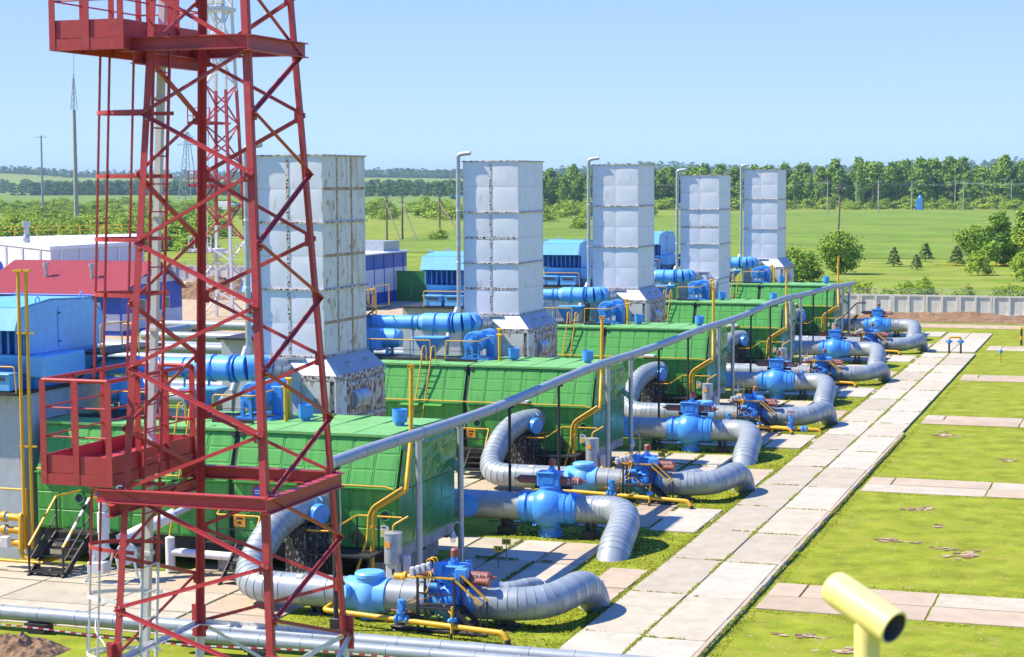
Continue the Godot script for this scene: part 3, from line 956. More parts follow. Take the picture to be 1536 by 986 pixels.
func stack(k: int) -> void:
	# built anew for every unit: the paint has flaked differently on each
	var ord: String = ["first", "second", "third", "fourth", "fifth"][k]
	var look: String = ["with rust-streaked seams on its flank", "with rusty bands and rusted front seams", "with clean pale panels", "with a flaked rusty seam", "by the round trees"][k]
	var t := thing("exhaust_stack", "tall square white exhaust stack %s, %s in row" % [look, ord], "exhaust stack", V(-23.65, 0, 50.6), "white exhaust stacks in a row")
	var dy: float = [0.0, 0.0, 0.0, -0.45, -0.05][k]
	var front: Material = M.white_sheet
	var flank: Material = M.cream_sheet if k == 0 else M.white_sheet
	var strip: Material = M.rust_strip if k in [0, 1, 3] else M.white_sheet
	var x0 := -24.86
	var x1 := -22.6
	var e0 := 49.4
	var e1 := 52.55
	var y0 := 5.31
	var h := 1.975
	part(t, "core", MB.new().span(V(x0 + 0.05, y0 - 0.3 + dy, e0 + 0.05), V(x1 - 0.05, y0 + 3 * h - 0.04 + dy, e1 - 0.05)), M.white_sheet)
	# panels are bulged sheets
	var pf := bulge((x1 - x0) * 0.5 - 0.007, h * 0.5 - 0.009, 0.013)
	var ps := bulge((e1 - e0) / 3.0 - 0.006, h * 0.5 - 0.008, 0.006)
	var qs := Basis(Vector3.UP, PI / 2)
	var qb := Basis(Vector3.UP, PI)
	var ql := Basis(Vector3.UP, -PI / 2)
	for lv in 3:
		var yb := y0 + h * lv + dy
		for r in 2:
			var y := yb + h * (0.25 + 0.5 * r)
			for c in 2:
				var x := lerpf(x0, x1, 0.25 + 0.5 * c)
				piece(t, "front_panel", pf, front, Transform3D(Basis.IDENTITY, V(x, y, e0 + 0.03)))
				piece(t, "rear_panel", pf, front, Transform3D(qb, V(x, y, e1 - 0.03)))
			for c in 3:
				var e := lerpf(e0, e1, (c + 0.5) / 3.0)
				piece(t, "side_panel", ps, flank, Transform3D(qs, V(x1 - 0.03, y, e)))
				piece(t, "side_panel", ps, front, Transform3D(ql, V(x0 + 0.03, y, e)))
		# flange between sections
		var fl := MB.new()
		fl.span(V(x0 - 0.05, yb - 0.03, e0 - 0.05), V(x1 + 0.05, yb + 0.02, e0 + 0.03)).span(V(x0 - 0.05, yb - 0.03, e1 - 0.03), V(x1 + 0.05, yb + 0.02, e1 + 0.05))
		fl.span(V(x1 - 0.03, yb - 0.03, e0 + 0.03), V(x1 + 0.05, yb + 0.02, e1 - 0.03)).span(V(x0 - 0.05, yb - 0.03, e0 + 0.03), V(x0 + 0.03, yb + 0.02, e1 - 0.03))
		part(t, "section_flange", fl, M.rust_strip)
		if k in [0, 1]:
			part(t, "seam_strip", MB.new().span(V(lerpf(x0, x1, 0.5) - 0.045, yb + 0.1, e0 - 0.006), V(lerpf(x0, x1, 0.5) + 0.045, yb + h - 0.1, e0 + 0.03)), M.rust_strip)
		if k == 1 and lv < 2 or k == 3 and lv == 1:
			part(t, "seam_strip", MB.new().span(V(x0 + 0.06, yb + h * 0.5 - 0.05, e0 - 0.004), V(x1 - 0.06, yb + h * 0.5 + 0.05, e0 + 0.03)), M.rust_strip)
		if k == 0:
			for c in 2:
				var e := lerpf(e0, e1, (c + 1) / 3.0)
				part(t, "seam_strip", MB.new().span(V(x1 - 0.03, yb + 0.06, e - 0.045), V(x1 + 0.006, yb + h - 0.06, e + 0.045)), M.rust_streak)
			part(t, "seam_strip", MB.new().span(V(x1 - 0.03, yb + h * 0.5 - 0.045, e0 + 0.1), V(x1 + 0.003, yb + h * 0.5 + 0.04, e1 - 0.1)), M.rust_streak)
	part(t, "top_rim", MB.new().span(V(x0 - 0.04, y0 + 3 * h - 0.03 + dy, e0 - 0.04), V(x1 + 0.04, y0 + 3 * h + 0.015 + dy, e1 + 0.04)), M.rust_strip)
	var bx0 := -23.2
	var bx1 := -22.1
	var be0 := 49.1
	var be1 := 52.8
	if k == 3:
		part(t, "lower_section", MB.new().span(V(x0 + 0.02, 0, e0 + 0.02), V(x1 - 0.02, y0 + dy - 0.32, e1 - 0.02)), front)
		part(t, "splayed_skirt", MB.new().prism([V(-23.9, 3.3, e0 - 0.02), V(-22.95, 3.3, e0 - 0.02), V(-22.65, 4.8, e0 - 0.02), V(-23.4, 4.8, e0 - 0.02)], V(0, 0, -0.3)), front)
	else:
		# splayed skirt and rusted chamber below
		var hi := [V(x0 + 0.9, y0 - 0.02, e0 - 0.02), V(x1 + 0.02, y0 - 0.02, e0 - 0.02), V(x1 + 0.02, y0 - 0.02, e1 + 0.02), V(x0 + 0.9, y0 - 0.02, e1 + 0.02)]
		var lo := [V(bx0, 4.78, be0), V(bx1, 4.78, be0), V(bx1, 4.78, be1), V(bx0, 4.78, be1)]
		var m := V(-22.9, 4.6, 50.9)
		for i in 4:
			var j := (i + 1) % 4
			part(t, "skirt_sheet", MB.new().quad2(lo[i], lo[j], hi[j], hi[i], m), M.clad if i == 1 else front)
		for s in 2:
			var e := 49.9 + s * 1.3
			var lg := MB.new()
			lg.tube([V(-22.2, 4.92, e + 0.4), V(-22.18, 5.05, e + 0.46), V(-22.32, 5.1, e + 0.52), V(-22.34, 4.98, e + 0.54)], 0.02, 6)
			part(t, "lifting_eye", lg, M.zinc)
		var edge := MB.new()
		edge.span(V(bx0 - 0.01, 4.62, be0 - 0.02), V(bx1 + 0.02, 4.775, be0 + 0.02)).span(V(bx1 - 0.02, 4.62, be0 + 0.02), V(bx1 + 0.02, 4.775, be1))
		part(t, "eave_strip", edge, M.rust_strip)
		part(t, "chamber", MB.new().span(V(bx0, 0, be0 + 0.02), V(bx1 - 0.03, 4.62, be1 - 0.02)), M.peeling)
		part(t, "front_sheet", MB.new().box(V(-22.75, 2.3, be0), Vector3(0.9, 4.6, 0.04)), M.cream_sheet)
		part(t, "corner_post", MB.new().span(V(bx1 - 0.05, 0, be0 - 0.02), V(bx1, 4.6, be0 + 0.75)), M.cream_sheet)
		var rp := bulge(1.44, 0.9, 0.012)
		for i in 2:
			for j in 4:
				piece(t, "side_sheet", rp, M.peeling if k < 3 else M.cream_sheet, Transform3D(qs, V(bx1 - 0.02, 0.75 + 1.06 * j, be0 + 1.5 + 1.47 * i)))
		for j in 5:
			part(t, "stiffener", MB.new().span(V(bx1 - 0.04, 0.22 + 1.06 * j - 0.08, be0 + 0.78), V(bx1 + 0.02, 0.22 + 1.06 * j + 0.06, be1)), M.rust_strip if k < 3 else M.cream_sheet)
		part(t, "duct_stub", MB.new().lathe(V(bx1 - 0.1, 3.95, be0 + 1.15), V(0, 0, 1), [[0, 0.0], [0, 0.3], [0.35, 0.3], [0.36, 0.32], [0.42, 0.32], [0.43, 0.3], [1.0, 0.3], [1.25, 0.22], [1.25, 0.0]], 18), M.zinc)
	# pale cabinet under the other half
	part(t, "cabinet", MB.new().bbox(V(-24.1, 2.6, 49.75), Vector3(1.7, 5.2, 0.9), 0.02), M.grey_panel)
	part(t, "cabinet_rim", MB.new().span(V(-25.0, 5.2, 49.26), V(-23.2, 5.27, 50.24)), M.zinc)
	part(t, "cabinet_door", MB.new().bbox(V(-23.65, 4.3, 49.28), Vector3(0.7, 1.5, 0.04), 0.01), M.white_sheet)
	# goose-necked vent pipe up the side
	var gp := [V(-25.45, 3.6, 49.0), V(-25.4, 4.3, 49.05), V(-25.02, 5.6, 49.3), V(-25.02, 11.5 + dy, 49.3), V(-24.5, 11.55 + dy, 49.3)]
	var vp := part(t, "vent_pipe", MB.new().tube(bends(gp, 0.18, 6), 0.085, 14), M.zinc)
	part(vp, "pipe_band", MB.new().lathe(V(-25.02, 7.3 + dy, 49.3), Vector3.UP, [[0, 0.086], [0, 0.1], [0.06, 0.1], [0.06, 0.086]], 14).lathe(V(-25.02, 9.3 + dy, 49.3), Vector3.UP, [[0, 0.086], [0, 0.1], [0.06, 0.1], [0.06, 0.086]], 14), M.white_paint)
	part(vp, "lower_leg", MB.new().tube([V(-25.42, 4.25, 49.04), V(-25.05, 5.55, 49.28)], 0.12, 14), M.white_paint)
	t.position += Vector3(0, 0, -PITCH * k)

func bulge(w: float, h: float, depth: float) -> ArrayMesh:
	# a slightly pillowed sheet with a turned edge; front looks along +z
	var g := MB.new()
	var nu := 6
	var P := []
	for j in nu + 1:
		for i in nu + 1:
			var u := float(i) / nu * 2.0 - 1.0
			var v := float(j) / nu * 2.0 - 1.0
			var b := (1.0 - u * u * u * u) * (1.0 - v * v * v * v)
			P.append(Vector3(u * w * 0.5, v * h * 0.5, 0.02 + b * depth))
	var N := []
	for j in nu + 1:
		for i in nu + 1:
			var a: Vector3 = P[j * (nu + 1) + mini(i + 1, nu)] - P[j * (nu + 1) + maxi(i - 1, 0)]
			var b: Vector3 = P[mini(j + 1, nu) * (nu + 1) + i] - P[maxi(j - 1, 0) * (nu + 1) + i]
			N.append(a.cross(b).normalized())
	for j in nu:
		for i in nu:
			var q := [j * (nu + 1) + i, j * (nu + 1) + i + 1, (j + 1) * (nu + 1) + i + 1, (j + 1) * (nu + 1) + i]
			g.t3(P[q[0]], P[q[1]], P[q[2]], N[q[0]], N[q[1]], N[q[2]])
			g.t3(P[q[0]], P[q[2]], P[q[3]], N[q[0]], N[q[2]], N[q[3]])
	for s in [-1.0, 1.0]:
		g.quad(Vector3(s * w * 0.5, -h * 0.5, 0.02), Vector3(s * w * 0.5, h * 0.5, 0.02), Vector3(s * w * 0.5, h * 0.5, -0.02), Vector3(s * w * 0.5, -h * 0.5, -0.02), Vector3.ZERO)
		g.quad(Vector3(-w * 0.5, s * h * 0.5, 0.02), Vector3(w * 0.5, s * h * 0.5, 0.02), Vector3(w * 0.5, s * h * 0.5, -0.02), Vector3(-w * 0.5, s * h * 0.5, -0.02), Vector3.ZERO)
	return g.mesh()

func roof_gear() -> void:
	# blue air duct from the intake house to the stack
	var t := unit_thing("air_duct", "light blue round air duct running to the %s exhaust stack in the row", "duct", V(-26, 0, 47.8), "blue air ducts behind the housings")
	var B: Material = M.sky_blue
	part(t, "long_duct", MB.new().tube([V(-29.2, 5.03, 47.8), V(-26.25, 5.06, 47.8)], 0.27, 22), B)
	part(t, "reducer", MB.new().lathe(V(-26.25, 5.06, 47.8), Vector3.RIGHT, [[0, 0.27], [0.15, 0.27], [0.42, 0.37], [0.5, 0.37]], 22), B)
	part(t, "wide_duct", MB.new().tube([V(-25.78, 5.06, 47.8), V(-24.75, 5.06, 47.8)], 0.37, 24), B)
	for x in [-28.0, -26.35, -26.1, -25.4, -24.82, -24.68]:
		part(t, "flange", MB.new().lathe(V(x, 5.06 if x > -26.2 else 5.045, 47.8), Vector3.RIGHT, [[0, 0.28], [0, 0.41 if x > -26.0 else 0.315], [0.045, 0.41 if x > -26.0 else 0.315], [0.045, 0.28]], 24), M.blue)
	var el := [V(-24.62, 5.06, 47.8), V(-24.35, 5.08, 47.84), V(-24.12, 5.1, 47.98), V(-24.0, 5.08, 48.25), V(-23.95, 4.98, 48.6), V(-23.95, 4.9, 49.35)]
	for i in el.size() - 1:
		var g := MB.new()
		g.tube([el[i], el[i + 1]], 0.37 - 0.004 * (i % 2), 22)
		part(t, "elbow_sheet", g, B if i < 3 else M.zinc)
	for x in [[-26.3, 0.035], [-25.5, 0.045], [-28.2, 0.035]]:
		part(t, "prop", MB.new().tube([V(x[0], 3.84, 47.6), V(x[0], 4.85, 47.7)], x[1], 8), B)
	# hopper
	var hp := unit_thing("hopper", "small blue hopper beside the duct props on the %s housing roof", "hopper", V(-25.0, 3.85, 46.6), "blue hoppers on the housing roofs")
	var hm := MB.new()
	var a := [V(-25.7, 4.58, 46.2), V(-24.5, 4.6, 46.2), V(-24.5, 4.6, 47.0), V(-25.7, 4.58, 47.0)]
	var c := [V(-25.4, 3.95, 46.45), V(-25.05, 3.95, 46.45), V(-25.05, 3.95, 46.8), V(-25.4, 3.95, 46.8)]
	for i in 4:
		hm.quad(a[i], a[(i + 1) % 4], c[(i + 1) % 4], c[i], V(-25.1, 4.4, 46.6))
	part(hp, "funnel", hm, M.blue)
	part(hp, "lid", MB.new().prism([a[0], a[1], a[2], a[3]], Vector3(0, 0.04, 0)), B)
	part(hp, "neck", MB.new().span(V(-25.38, 3.84, 46.47), V(-25.07, 3.96, 46.78)), M.blue)
	# fan with motor
	var f := unit_thing("blue_fan", "round blue fan casing with motor on the %s housing roof in the row", "fan", V(-23.2, 3.85, 46.3), "blue fans on the housing roofs")
	part(f, "casing", MB.new().lathe(V(-23.2, 4.52, 45.85), V(0, 0, 1), [[0, 0.0], [0, 0.36], [0.04, 0.39], [0.5, 0.39], [0.54, 0.36], [0.54, 0.0]], 26), M.blue)
	part(f, "second_casing", MB.new().lathe(V(-22.95, 4.58, 46.5), V(0, 0, 1), [[0, 0.0], [0, 0.34], [0.04, 0.37], [0.6, 0.37], [0.64, 0.34], [0.64, 0.0]], 26), M.blue)
	part(f, "motor", MB.new().lathe(V(-23.2, 4.55, 45.6), V(0, 0, 1), [[0, 0.0], [0, 0.1], [0.06, 0.13], [0.24, 0.13], [0.25, 0.0]], 16).box(V(-23.2, 4.7, 45.72), Vector3(0.12, 0.08, 0.14)), M.blue)
	part(f, "hub", MB.new().lathe(V(-23.2, 4.55, 45.59), V(0, 0, 1), [[0, 0.0], [0, 0.05], [0.02, 0.05]], 12), M.zinc)
	for x in [-23.45, -23.2, -22.95]:
		part(f, "support", MB.new().box(V(x, 4.1, 45.78), Vector3(0.09, 0.56, 0.1)), M.blue)
	for s in [-1, 1]:
		part(f, "side_fin", MB.new().bar(V(-23.2 + s * 0.22, 4.82, 45.84), V(-23.2 + s * 0.1, 4.66, 45.84), 0.03, 0.05), M.blue)
	part(f, "base_frame", MB.new().span(V(-23.62, 3.86, 45.7), V(-22.55, 3.95, 45.85)).span(V(-23.62, 3.86, 46.95), V(-22.55, 3.95, 47.1)).span(V(-23.62, 3.86, 45.85), V(-23.5, 3.95, 46.95)).span(V(-22.67, 3.86, 45.85), V(-22.55, 3.95, 46.95)), M.blue)
	part(f, "side_box", MB.new().bbox(V(-22.72, 4.35, 46.75), Vector3(0.34, 0.8, 0.7), 0.02), M.blue)
	# long blue drum (oil cooler)
	var dr := unit_thing("blue_drum", "long light blue drum on a cradle at the back of the %s housing roof", "drum", V(-27.8, 3.85, 46.9), "blue drums on the housing roofs")
	part(dr, "drum", MB.new().lathe(V(-28.55, 4.45, 47.0), Vector3.RIGHT, [[0, 0.33], [0.0, 0.36], [0.55, 0.36], [0.56, 0.38], [0.62, 0.38], [0.63, 0.36], [0.75, 0.36]], 24), B)
	part(dr, "mouth", MB.new().lathe(V(-28.5, 4.45, 47.0), Vector3.RIGHT, [[0, 0.33], [0.25, 0.25], [0.25, 0.0]], 20), M.red_inside)
	part(dr, "middle_box", MB.new().bbox(V(-27.5, 4.45, 47.0), Vector3(0.6, 0.82, 0.82), 0.02), B)
	part(dr, "far_drum", MB.new().lathe(V(-27.2, 4.5, 47.0), Vector3.RIGHT, [[0, 0.36], [0.5, 0.36], [0.66, 0.28], [0.68, 0.0]], 24), B)
	for x in [-28.35, -27.85, -27.0]:
		part(dr, "cradle", MB.new().span(V(x - 0.05, 3.86, 46.7), V(x + 0.05, 4.2, 46.78)).span(V(x - 0.05, 3.86, 47.22), V(x + 0.05, 4.2, 47.3)).span(V(x - 0.05, 4.0, 46.78), V(x + 0.05, 4.08, 47.22)), B)

func intake_house() -> void:
	var t := unit_thing("air_intake_house", "blue air intake house with louvred front hood on grey base, at the %s housing", "air intake", V(-30.3, 0, 46), "blue air intake houses behind the row")
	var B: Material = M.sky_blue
	var xl := -31.45
	var xr := -29.18
	# side walls follow the hooded outline
	var o := [[44.05, 5.68], [44.05, 6.30], [43.45, 6.40], [43.75, 6.98], [45.2, 7.14], [47.35, 7.06], [48.2, 6.42], [48.0, 5.68]]
	for x in [xl, xr - 0.04]:
		var pts := []
		for p in o:
			pts.append(V(x, p[1], p[0]))
		part(t, "end_wall", MB.new().prism(pts, Vector3(0.04, 0, 0)), B)
	# hood, roof and back sheets
	var top := [[43.43, 6.39], [43.73, 7.0], [45.2, 7.16], [47.36, 7.08], [48.22, 6.42]]
	for i in top.size() - 1:
		var g := MB.new()
		var a := V(xl + 0.05, top[i][1], top[i][0])
		var b := V(xl + 0.05, top[i + 1][1], top[i + 1][0])
		var c := V(xr + 0.01, top[i + 1][1], top[i + 1][0])
		var d := V(xr + 0.01, top[i][1], top[i][0])
		g.prism([a, b, c, d], (b - a).cross(Vector3.RIGHT).normalized() * -0.03)
		part(t, "roof_sheet", g, B)
	part(t, "back_wall", MB.new().span(V(xl + 0.05, 5.68, 48.0), V(xr - 0.05, 6.42, 48.06)), B)
	part(t, "recess", MB.new().span(V(xl + 0.05, 5.72, 44.45), V(xr - 0.05, 6.9, 44.5)), M.blue)
	for i in 8:
		var x := lerpf(xl + 0.12, xr - 0.12, (i + 0.5) / 8.0)
		part(t, "louvre", MB.new().box(V(x, 6.05, 44.3), Vector3(0.06, 0.74, 0.34), Basis(Vector3.UP, 0.35)), M.blue)
	part(t, "apron_sheet", MB.new().prism([V(xl + 0.05, 5.66, 44.04), V(xl + 0.05, 5.1, 44.3), V(xl + 0.05, 5.1, 44.36), V(xl + 0.05, 5.66, 44.1)], Vector3(xr - xl - 0.1, 0, 0)), B)
	part(t, "plenum", MB.new().span(V(xl + 0.08, 4.7, 44.38), V(xr - 0.02, 5.68, 47.7)), M.blue)
	part(t, "lower_duct", MB.new().bbox(V(xr + 0.25, 5.36, 45.05), Vector3(0.62, 0.6, 2.1), 0.03), B)
	part(t, "side_door", MB.new().bbox(V(xr + 0.012, 6.35, 45.95), Vector3(0.03, 1.15, 0.75), 0.008), B)
	for y in [5.95, 6.75]:
		part(t, "door_latch", MB.new().box(V(xr + 0.04, y, 45.62), Vector3(0.03, 0.05, 0.1)), M.steel_and_shade)
	for e in [44.6, 46.9]:
		part(t, "lifting_eye", MB.new().tube(ringpts(V(xr - 0.02, 7.17, e), V(0, 1, 0), V(0, 0, 1), 0.1, 12), 0.022, 6), B)
		part(t, "lifting_eye", MB.new().tube(ringpts(V(xl + 0.1, 7.17, e), V(0, 1, 0), V(1, 0, 0), 0.1, 12), 0.022, 6), B)
	part(t, "grey_base", MB.new().span(V(-32.4, 0, 43.6), V(-29.1, 4.62, 48.2)), M.grey_panel)
	part(t, "platform", MB.new().span(V(-32.4, 4.62, 43.2), V(-29.0, 4.7, 48.3)), M.black)
	for q in [[-31.25, -30.35], [-30.2, -29.3]]:
		var bn := part(t, "filter_box", MB.new().bbox(V((q[0] + q[1]) * 0.5, 4.95, 43.6), Vector3(q[1] - q[0], 0.44, 0.6), 0.02), B)
		part(bn, "slot_shade", MB.new().box(V((q[0] + q[1]) * 0.5, 5.07, 43.29), Vector3(0.6, 0.09, 0.02)), M.steel_and_shade)  # dark plate on the box face, painted as the shade in a slot
		part(bn, "lid", MB.new().bbox(V((q[0] + q[1]) * 0.5, 5.2, 43.58), Vector3(q[1] - q[0] + 0.05, 0.05, 0.68), 0.01), B)
	var g := MB.new()
	rail(g, [V(-31.2, 4.7, 43.25), V(-31.2, 5.42, 43.25), V(-29.1, 5.42, 43.25), V(-29.05, 4.7, 43.25)])
	part(t, "guard_rail", g, M.yellow)
	for i in 5:
		part(t, "base_louvre", MB.new().box(V(-29.08, 3.2 + i * 0.16, 45.1), Vector3(0.05, 0.05, 1.3), Basis(V(0, 0, 1), 0.5)), M.grey_panel)
	# rear platform with hooped ladder
	part(t, "rear_platform", MB.new().span(V(-29.1, 5.5, 46.3), V(-28.0, 5.58, 49.6)), M.black)
	var y := MB.new()
	rail(y, [V(-28.05, 5.58, 46.0), V(-28.05, 6.4, 46.0), V(-28.05, 6.4, 47.5), V(-28.05, 5.58, 47.5)])
	rail(y, [V(-28.05, 5.58, 48.0), V(-28.05, 6.4, 48.0), V(-28.05, 6.4, 49.5), V(-28.05, 5.58, 49.5)])
	for e in [47.6, 47.95]:
		rail(y, [V(-27.95, 3.9, e), V(-27.95, 6.3, e), V(-28.3, 6.3, e), V(-28.3, 5.58, e)])
	part(t, "platform_rail", y, M.yellow)
	var br := MB.new()
	for e in [46.4, 48.2]:
		br.bar(V(-29.1, 4.75, e), V(-28.1, 5.5, e), 0.06, 0.06)
	part(t, "bracket", br, M.black)

func ringpts(c: Vector3, x: Vector3, y: Vector3, r: float, seg: int) -> Array:
	var o := []
	for i in seg + 1:
		o.append(c + (x * cos(TAU * i / seg) + y * sin(TAU * i / seg)) * r)
	return o

func ball_valve(t: Node3D, c: Vector3, r: float, pr: float, digits: String, actuator_y: float, hose: bool) -> void:
	var B: Material = M.blue
	var prof := [[-r * 1.36, pr * 0.9], [-r * 1.36, pr * 1.1], [-r * 1.2, pr * 1.12], [-r * 1.19, r * 0.76], [-r * 1.02, r * 0.78], [-r * 1.0, r * 0.71], [-r * 0.88, r * 0.71], [-r * 0.84, r * 0.76], [-r * 0.62, r * 0.79], [-r * 0.5, r * 0.8]]
	part(t, "valve_collar", MB.new().lathe(c, Vector3.RIGHT, prof, 30), B)
	part(t, "valve_collar", MB.new().lathe(c, Vector3.LEFT, prof, 30), B)
	var bp := []
	for i in 19:
		var a := lerpf(-0.5, 0.5, i / 18.0) * PI * 0.62
		bp.append([sin(a) * r, cos(a) * r])
	var body := part(t, "valve_body", MB.new().lathe(c, Vector3.RIGHT, bp, 36, true), B)
	part(body, "valve_foot", MB.new().lathe(Vector3(c.x, 0.02, c.z), Vector3.UP, [[0, 0.0], [0, r * 0.56], [0.12, r * 0.56], [0.13, r * 0.5], [c.y - r * 0.75, r * 0.52]], 24), B)
	for a in [-1, 1]:
		for e in [-0.55, 0.5]:
			part(body, "lug", MB.new().tube(ringpts(c + Vector3(a * r * 0.55, e * r * 1.25, r * 0.62 * (1.0 if e < 0 else 0.75)), Vector3(1, 0, 0), Vector3(0, 0.8, -0.6), 0.05, 10), 0.02, 6), B)
	part(t, "valve_neck", MB.new().lathe(c + Vector3(0, r * 0.85, 0), Vector3.UP, [[0, r * 0.5], [r * 0.16, r * 0.5], [r * 0.18, r * 0.36], [actuator_y - c.y - r * 0.85 - 0.16, r * 0.36]], 24), B)
	var gb := part(t, "gearbox", MB.new().bbox(Vector3(c.x, actuator_y, c.z), Vector3(0.68, 0.38, 0.46), 0.025), B)
	part(gb, "gearbox_lid", MB.new().bbox(Vector3(c.x, actuator_y + 0.21, c.z), Vector3(0.74, 0.05, 0.54), 0.015), B)
	part(gb, "pressed_panel", MB.new().bbox(Vector3(c.x, actuator_y - 0.01, c.z + 0.235), Vector3(0.34, 0.2, 0.02), 0.006), B)
	part(gb, "indicator", MB.new().lathe(Vector3(c.x + 0.05, actuator_y + 0.23, c.z), Vector3.UP, [[0, 0.14], [0.06, 0.14], [0.07, 0.07], [0.2, 0.07]], 14).lathe(Vector3(c.x + 0.05, actuator_y + 0.33, c.z - 0.14), V(0, 0, -1), [[0, 0.06], [0.28, 0.06], [0.28, 0.0]], 12), B)
	part(gb, "indicator_cap", MB.new().lathe(Vector3(c.x + 0.08, actuator_y + 0.42, c.z), Vector3.UP, [[0, 0.07], [0.0, 0.11], [0.16, 0.11], [0.2, 0.08], [0.2, 0.0]], 14), M.brick_paint)
	for s in [-1.0, 1.0]:
		var cy := part(t, "actuator_cylinder", MB.new().lathe(Vector3(c.x + s * 0.33, actuator_y - 0.02, c.z), Vector3(s, 0, 0), [[0, 0.14], [0.08, 0.14], [0.09, 0.118], [0.58, 0.118], [0.66, 0.07], [0.68, 0.035], [0.78, 0.02], [0.78, 0.0]], 20), M.brick_paint)
		if s > 0:
			text(cy, digits, 0.14, Vector3(c.x + 0.74, actuator_y - 0.02, c.z + 0.122), Basis(Vector3.RIGHT, -0.12), M.white_mark)
	var rear := MB.new()
	rear.span(Vector3(c.x - 0.5, actuator_y - 0.3, c.z - 0.3), Vector3(c.x + 0.62, actuator_y - 0.2, c.z - 0.1))
	part(t, "bracket", rear, M.black)

func main_pipes() -> void:
	# ---- pipe with the big ball valve behind the housing's end
	var b := unit_thing("discharge_pipe", "silver clad pipe with large blue ball valve diving into the grass beyond the %s housing", "pipe", V(-16.5, 0, 51.8), "clad pipes with large ball valves")
	clad(b, [V(-23.0, 0.86, 51.15), V(-21, 0.86, 51.15), V(-19, 0.86, 51.15), V(-16.98, 0.86, 51.15)], 0.415, M.clad_dull, 0.55)
	clad(b, [V(-15.45, 0.86, 51.15), V(-15.1, 0.86, 51.16), V(-14.72, 0.87, 51.16), V(-14.22, 0.89, 51.0), V(-13.84, 0.86, 50.6), V(-13.67, 0.73, 50.12), V(-13.63, 0.52, 49.66), V(-13.63, 0.3, 49.2), V(-13.61, 0.03, 48.8), V(-13.58, -0.4, 48.3)], 0.415, M.clad, 0.5, 0.16, 22, 0.475)
	ball_valve(b, V(-16.2, 0.86, 51.15), 0.64, 0.415, "21-1", 1.7, false)
	for x in [-17.55, -14.95]:
		part(b, "stand", MB.new().bbox(V(x, 0.13, 51.15), Vector3(0.44, 0.26, 0.5), 0.02), M.black)
		part(b, "stand", MB.new().span(V(x - 0.13, 0.26, 50.95), V(x - 0.07, 0.52, 51.35)), M.black)
		part(b, "stand", MB.new().span(V(x + 0.07, 0.26, 50.95), V(x + 0.13, 0.52, 51.35)), M.black)
	part(b, "manhole", MB.new().lathe(V(-18.67, 0.88, 50.95), V(0.15, 0, -1), [[0, 0.27], [0.2, 0.27], [0.2, 0.34], [0.28, 0.34], [0.28, 0.29], [0.31, 0.27], [0.31, 0.0]], 24), M.blue)
	part(b, "tie_rod", MB.new().tube([V(-18.0, 0.42, 50.85), V(-14.5, 0.42, 50.85)], 0.02, 6), M.black)
	for q in [[-14.95, 1.15, 50.87], [-13.9, 0.72, 50.0]]:
		part(b, "label_plate", MB.new().box(V(q[0], q[1], q[2]), Vector3(0.16, 0.012, 0.14), Basis(Vector3.RIGHT, 0.85)), M.pale)
	# ---- pipe that leaves the housing's front, bends and runs to the path
	var a := unit_thing("suction_pipe", "silver clad pipe with check valve and ball valve, bending out of the %s housing", "pipe", V(-17, 0, 40.2), "clad pipes bending out of the housings")
	var ra := 0.39
	clad(a, [V(-20.02, 2.06, 43.75), V(-20.06, 2.06, 43.3), V(-20.22, 2.05, 42.85), V(-20.46, 1.95, 42.45), V(-20.68, 1.66, 42.0), V(-20.78, 1.28, 41.5), V(-20.76, 0.92, 40.95), V(-20.56, 0.69, 40.45), V(-20.18, 0.6, 40.18), V(-19.7, 0.59, 40.1), V(-18.9, 0.59, 40.08), V(-17.75, 0.59, 40.08)], ra, M.clad, 0.55, 0.19)
	clad(a, [V(-16.75, 0.59, 40.08), V(-16.2, 0.59, 40.08), V(-15.6, 0.59, 40.08)], ra, M.clad_dull, 0.4)
	clad(a, [V(-14.65, 0.59, 40.08), V(-14.1, 0.59, 40.08), V(-13.55, 0.6, 40.12), V(-13.1, 0.62, 40.3), V(-12.78, 0.66, 40.65), V(-12.58, 0.72, 41.1), V(-12.48, 0.74, 41.6), V(-12.42, 0.62, 42.1), V(-12.4, 0.3, 42.55), V(-12.38, -0.3, 42.9)], ra, M.clad, 0.5, 0.17)
	part(a, "manhole_neck", MB.new().lathe(V(-20.2, 2.0, 42.95), Vector3(1, -0.15, 0.5), [[0, 0.2], [0.42, 0.2]], 20), M.clad)
	var mh := part(a, "manhole", MB.new().lathe(V(-20.2, 2.0, 42.95), Vector3(1, -0.15, 0.5), [[0.42, 0.2], [0.42, 0.27], [0.49, 0.27], [0.5, 0.24], [0.52, 0.28], [0.6, 0.28], [0.61, 0.22], [0.61, 0.0]], 24), M.blue)
	part(mh, "hinge_bow", MB.new().tube(bends([V(-19.85, 2.2, 42.75), V(-19.75, 2.42, 42.7), V(-19.6, 2.3, 42.6)], 0.1, 4), 0.02, 6), M.blue)
	# check valve
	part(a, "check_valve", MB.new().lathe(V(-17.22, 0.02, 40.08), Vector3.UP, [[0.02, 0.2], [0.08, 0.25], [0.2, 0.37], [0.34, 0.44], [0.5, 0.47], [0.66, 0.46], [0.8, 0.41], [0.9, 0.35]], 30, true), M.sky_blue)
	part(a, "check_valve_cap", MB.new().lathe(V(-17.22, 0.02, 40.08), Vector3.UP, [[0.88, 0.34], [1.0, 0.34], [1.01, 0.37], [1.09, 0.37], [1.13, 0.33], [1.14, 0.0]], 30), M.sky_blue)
	part(a, "check_valve_foot", MB.new().lathe(V(-17.22, 0.0, 40.08), Vector3.UP, [[0, 0.0], [0, 0.24], [0.06, 0.24], [0.06, 0.2]], 24), M.sky_blue)
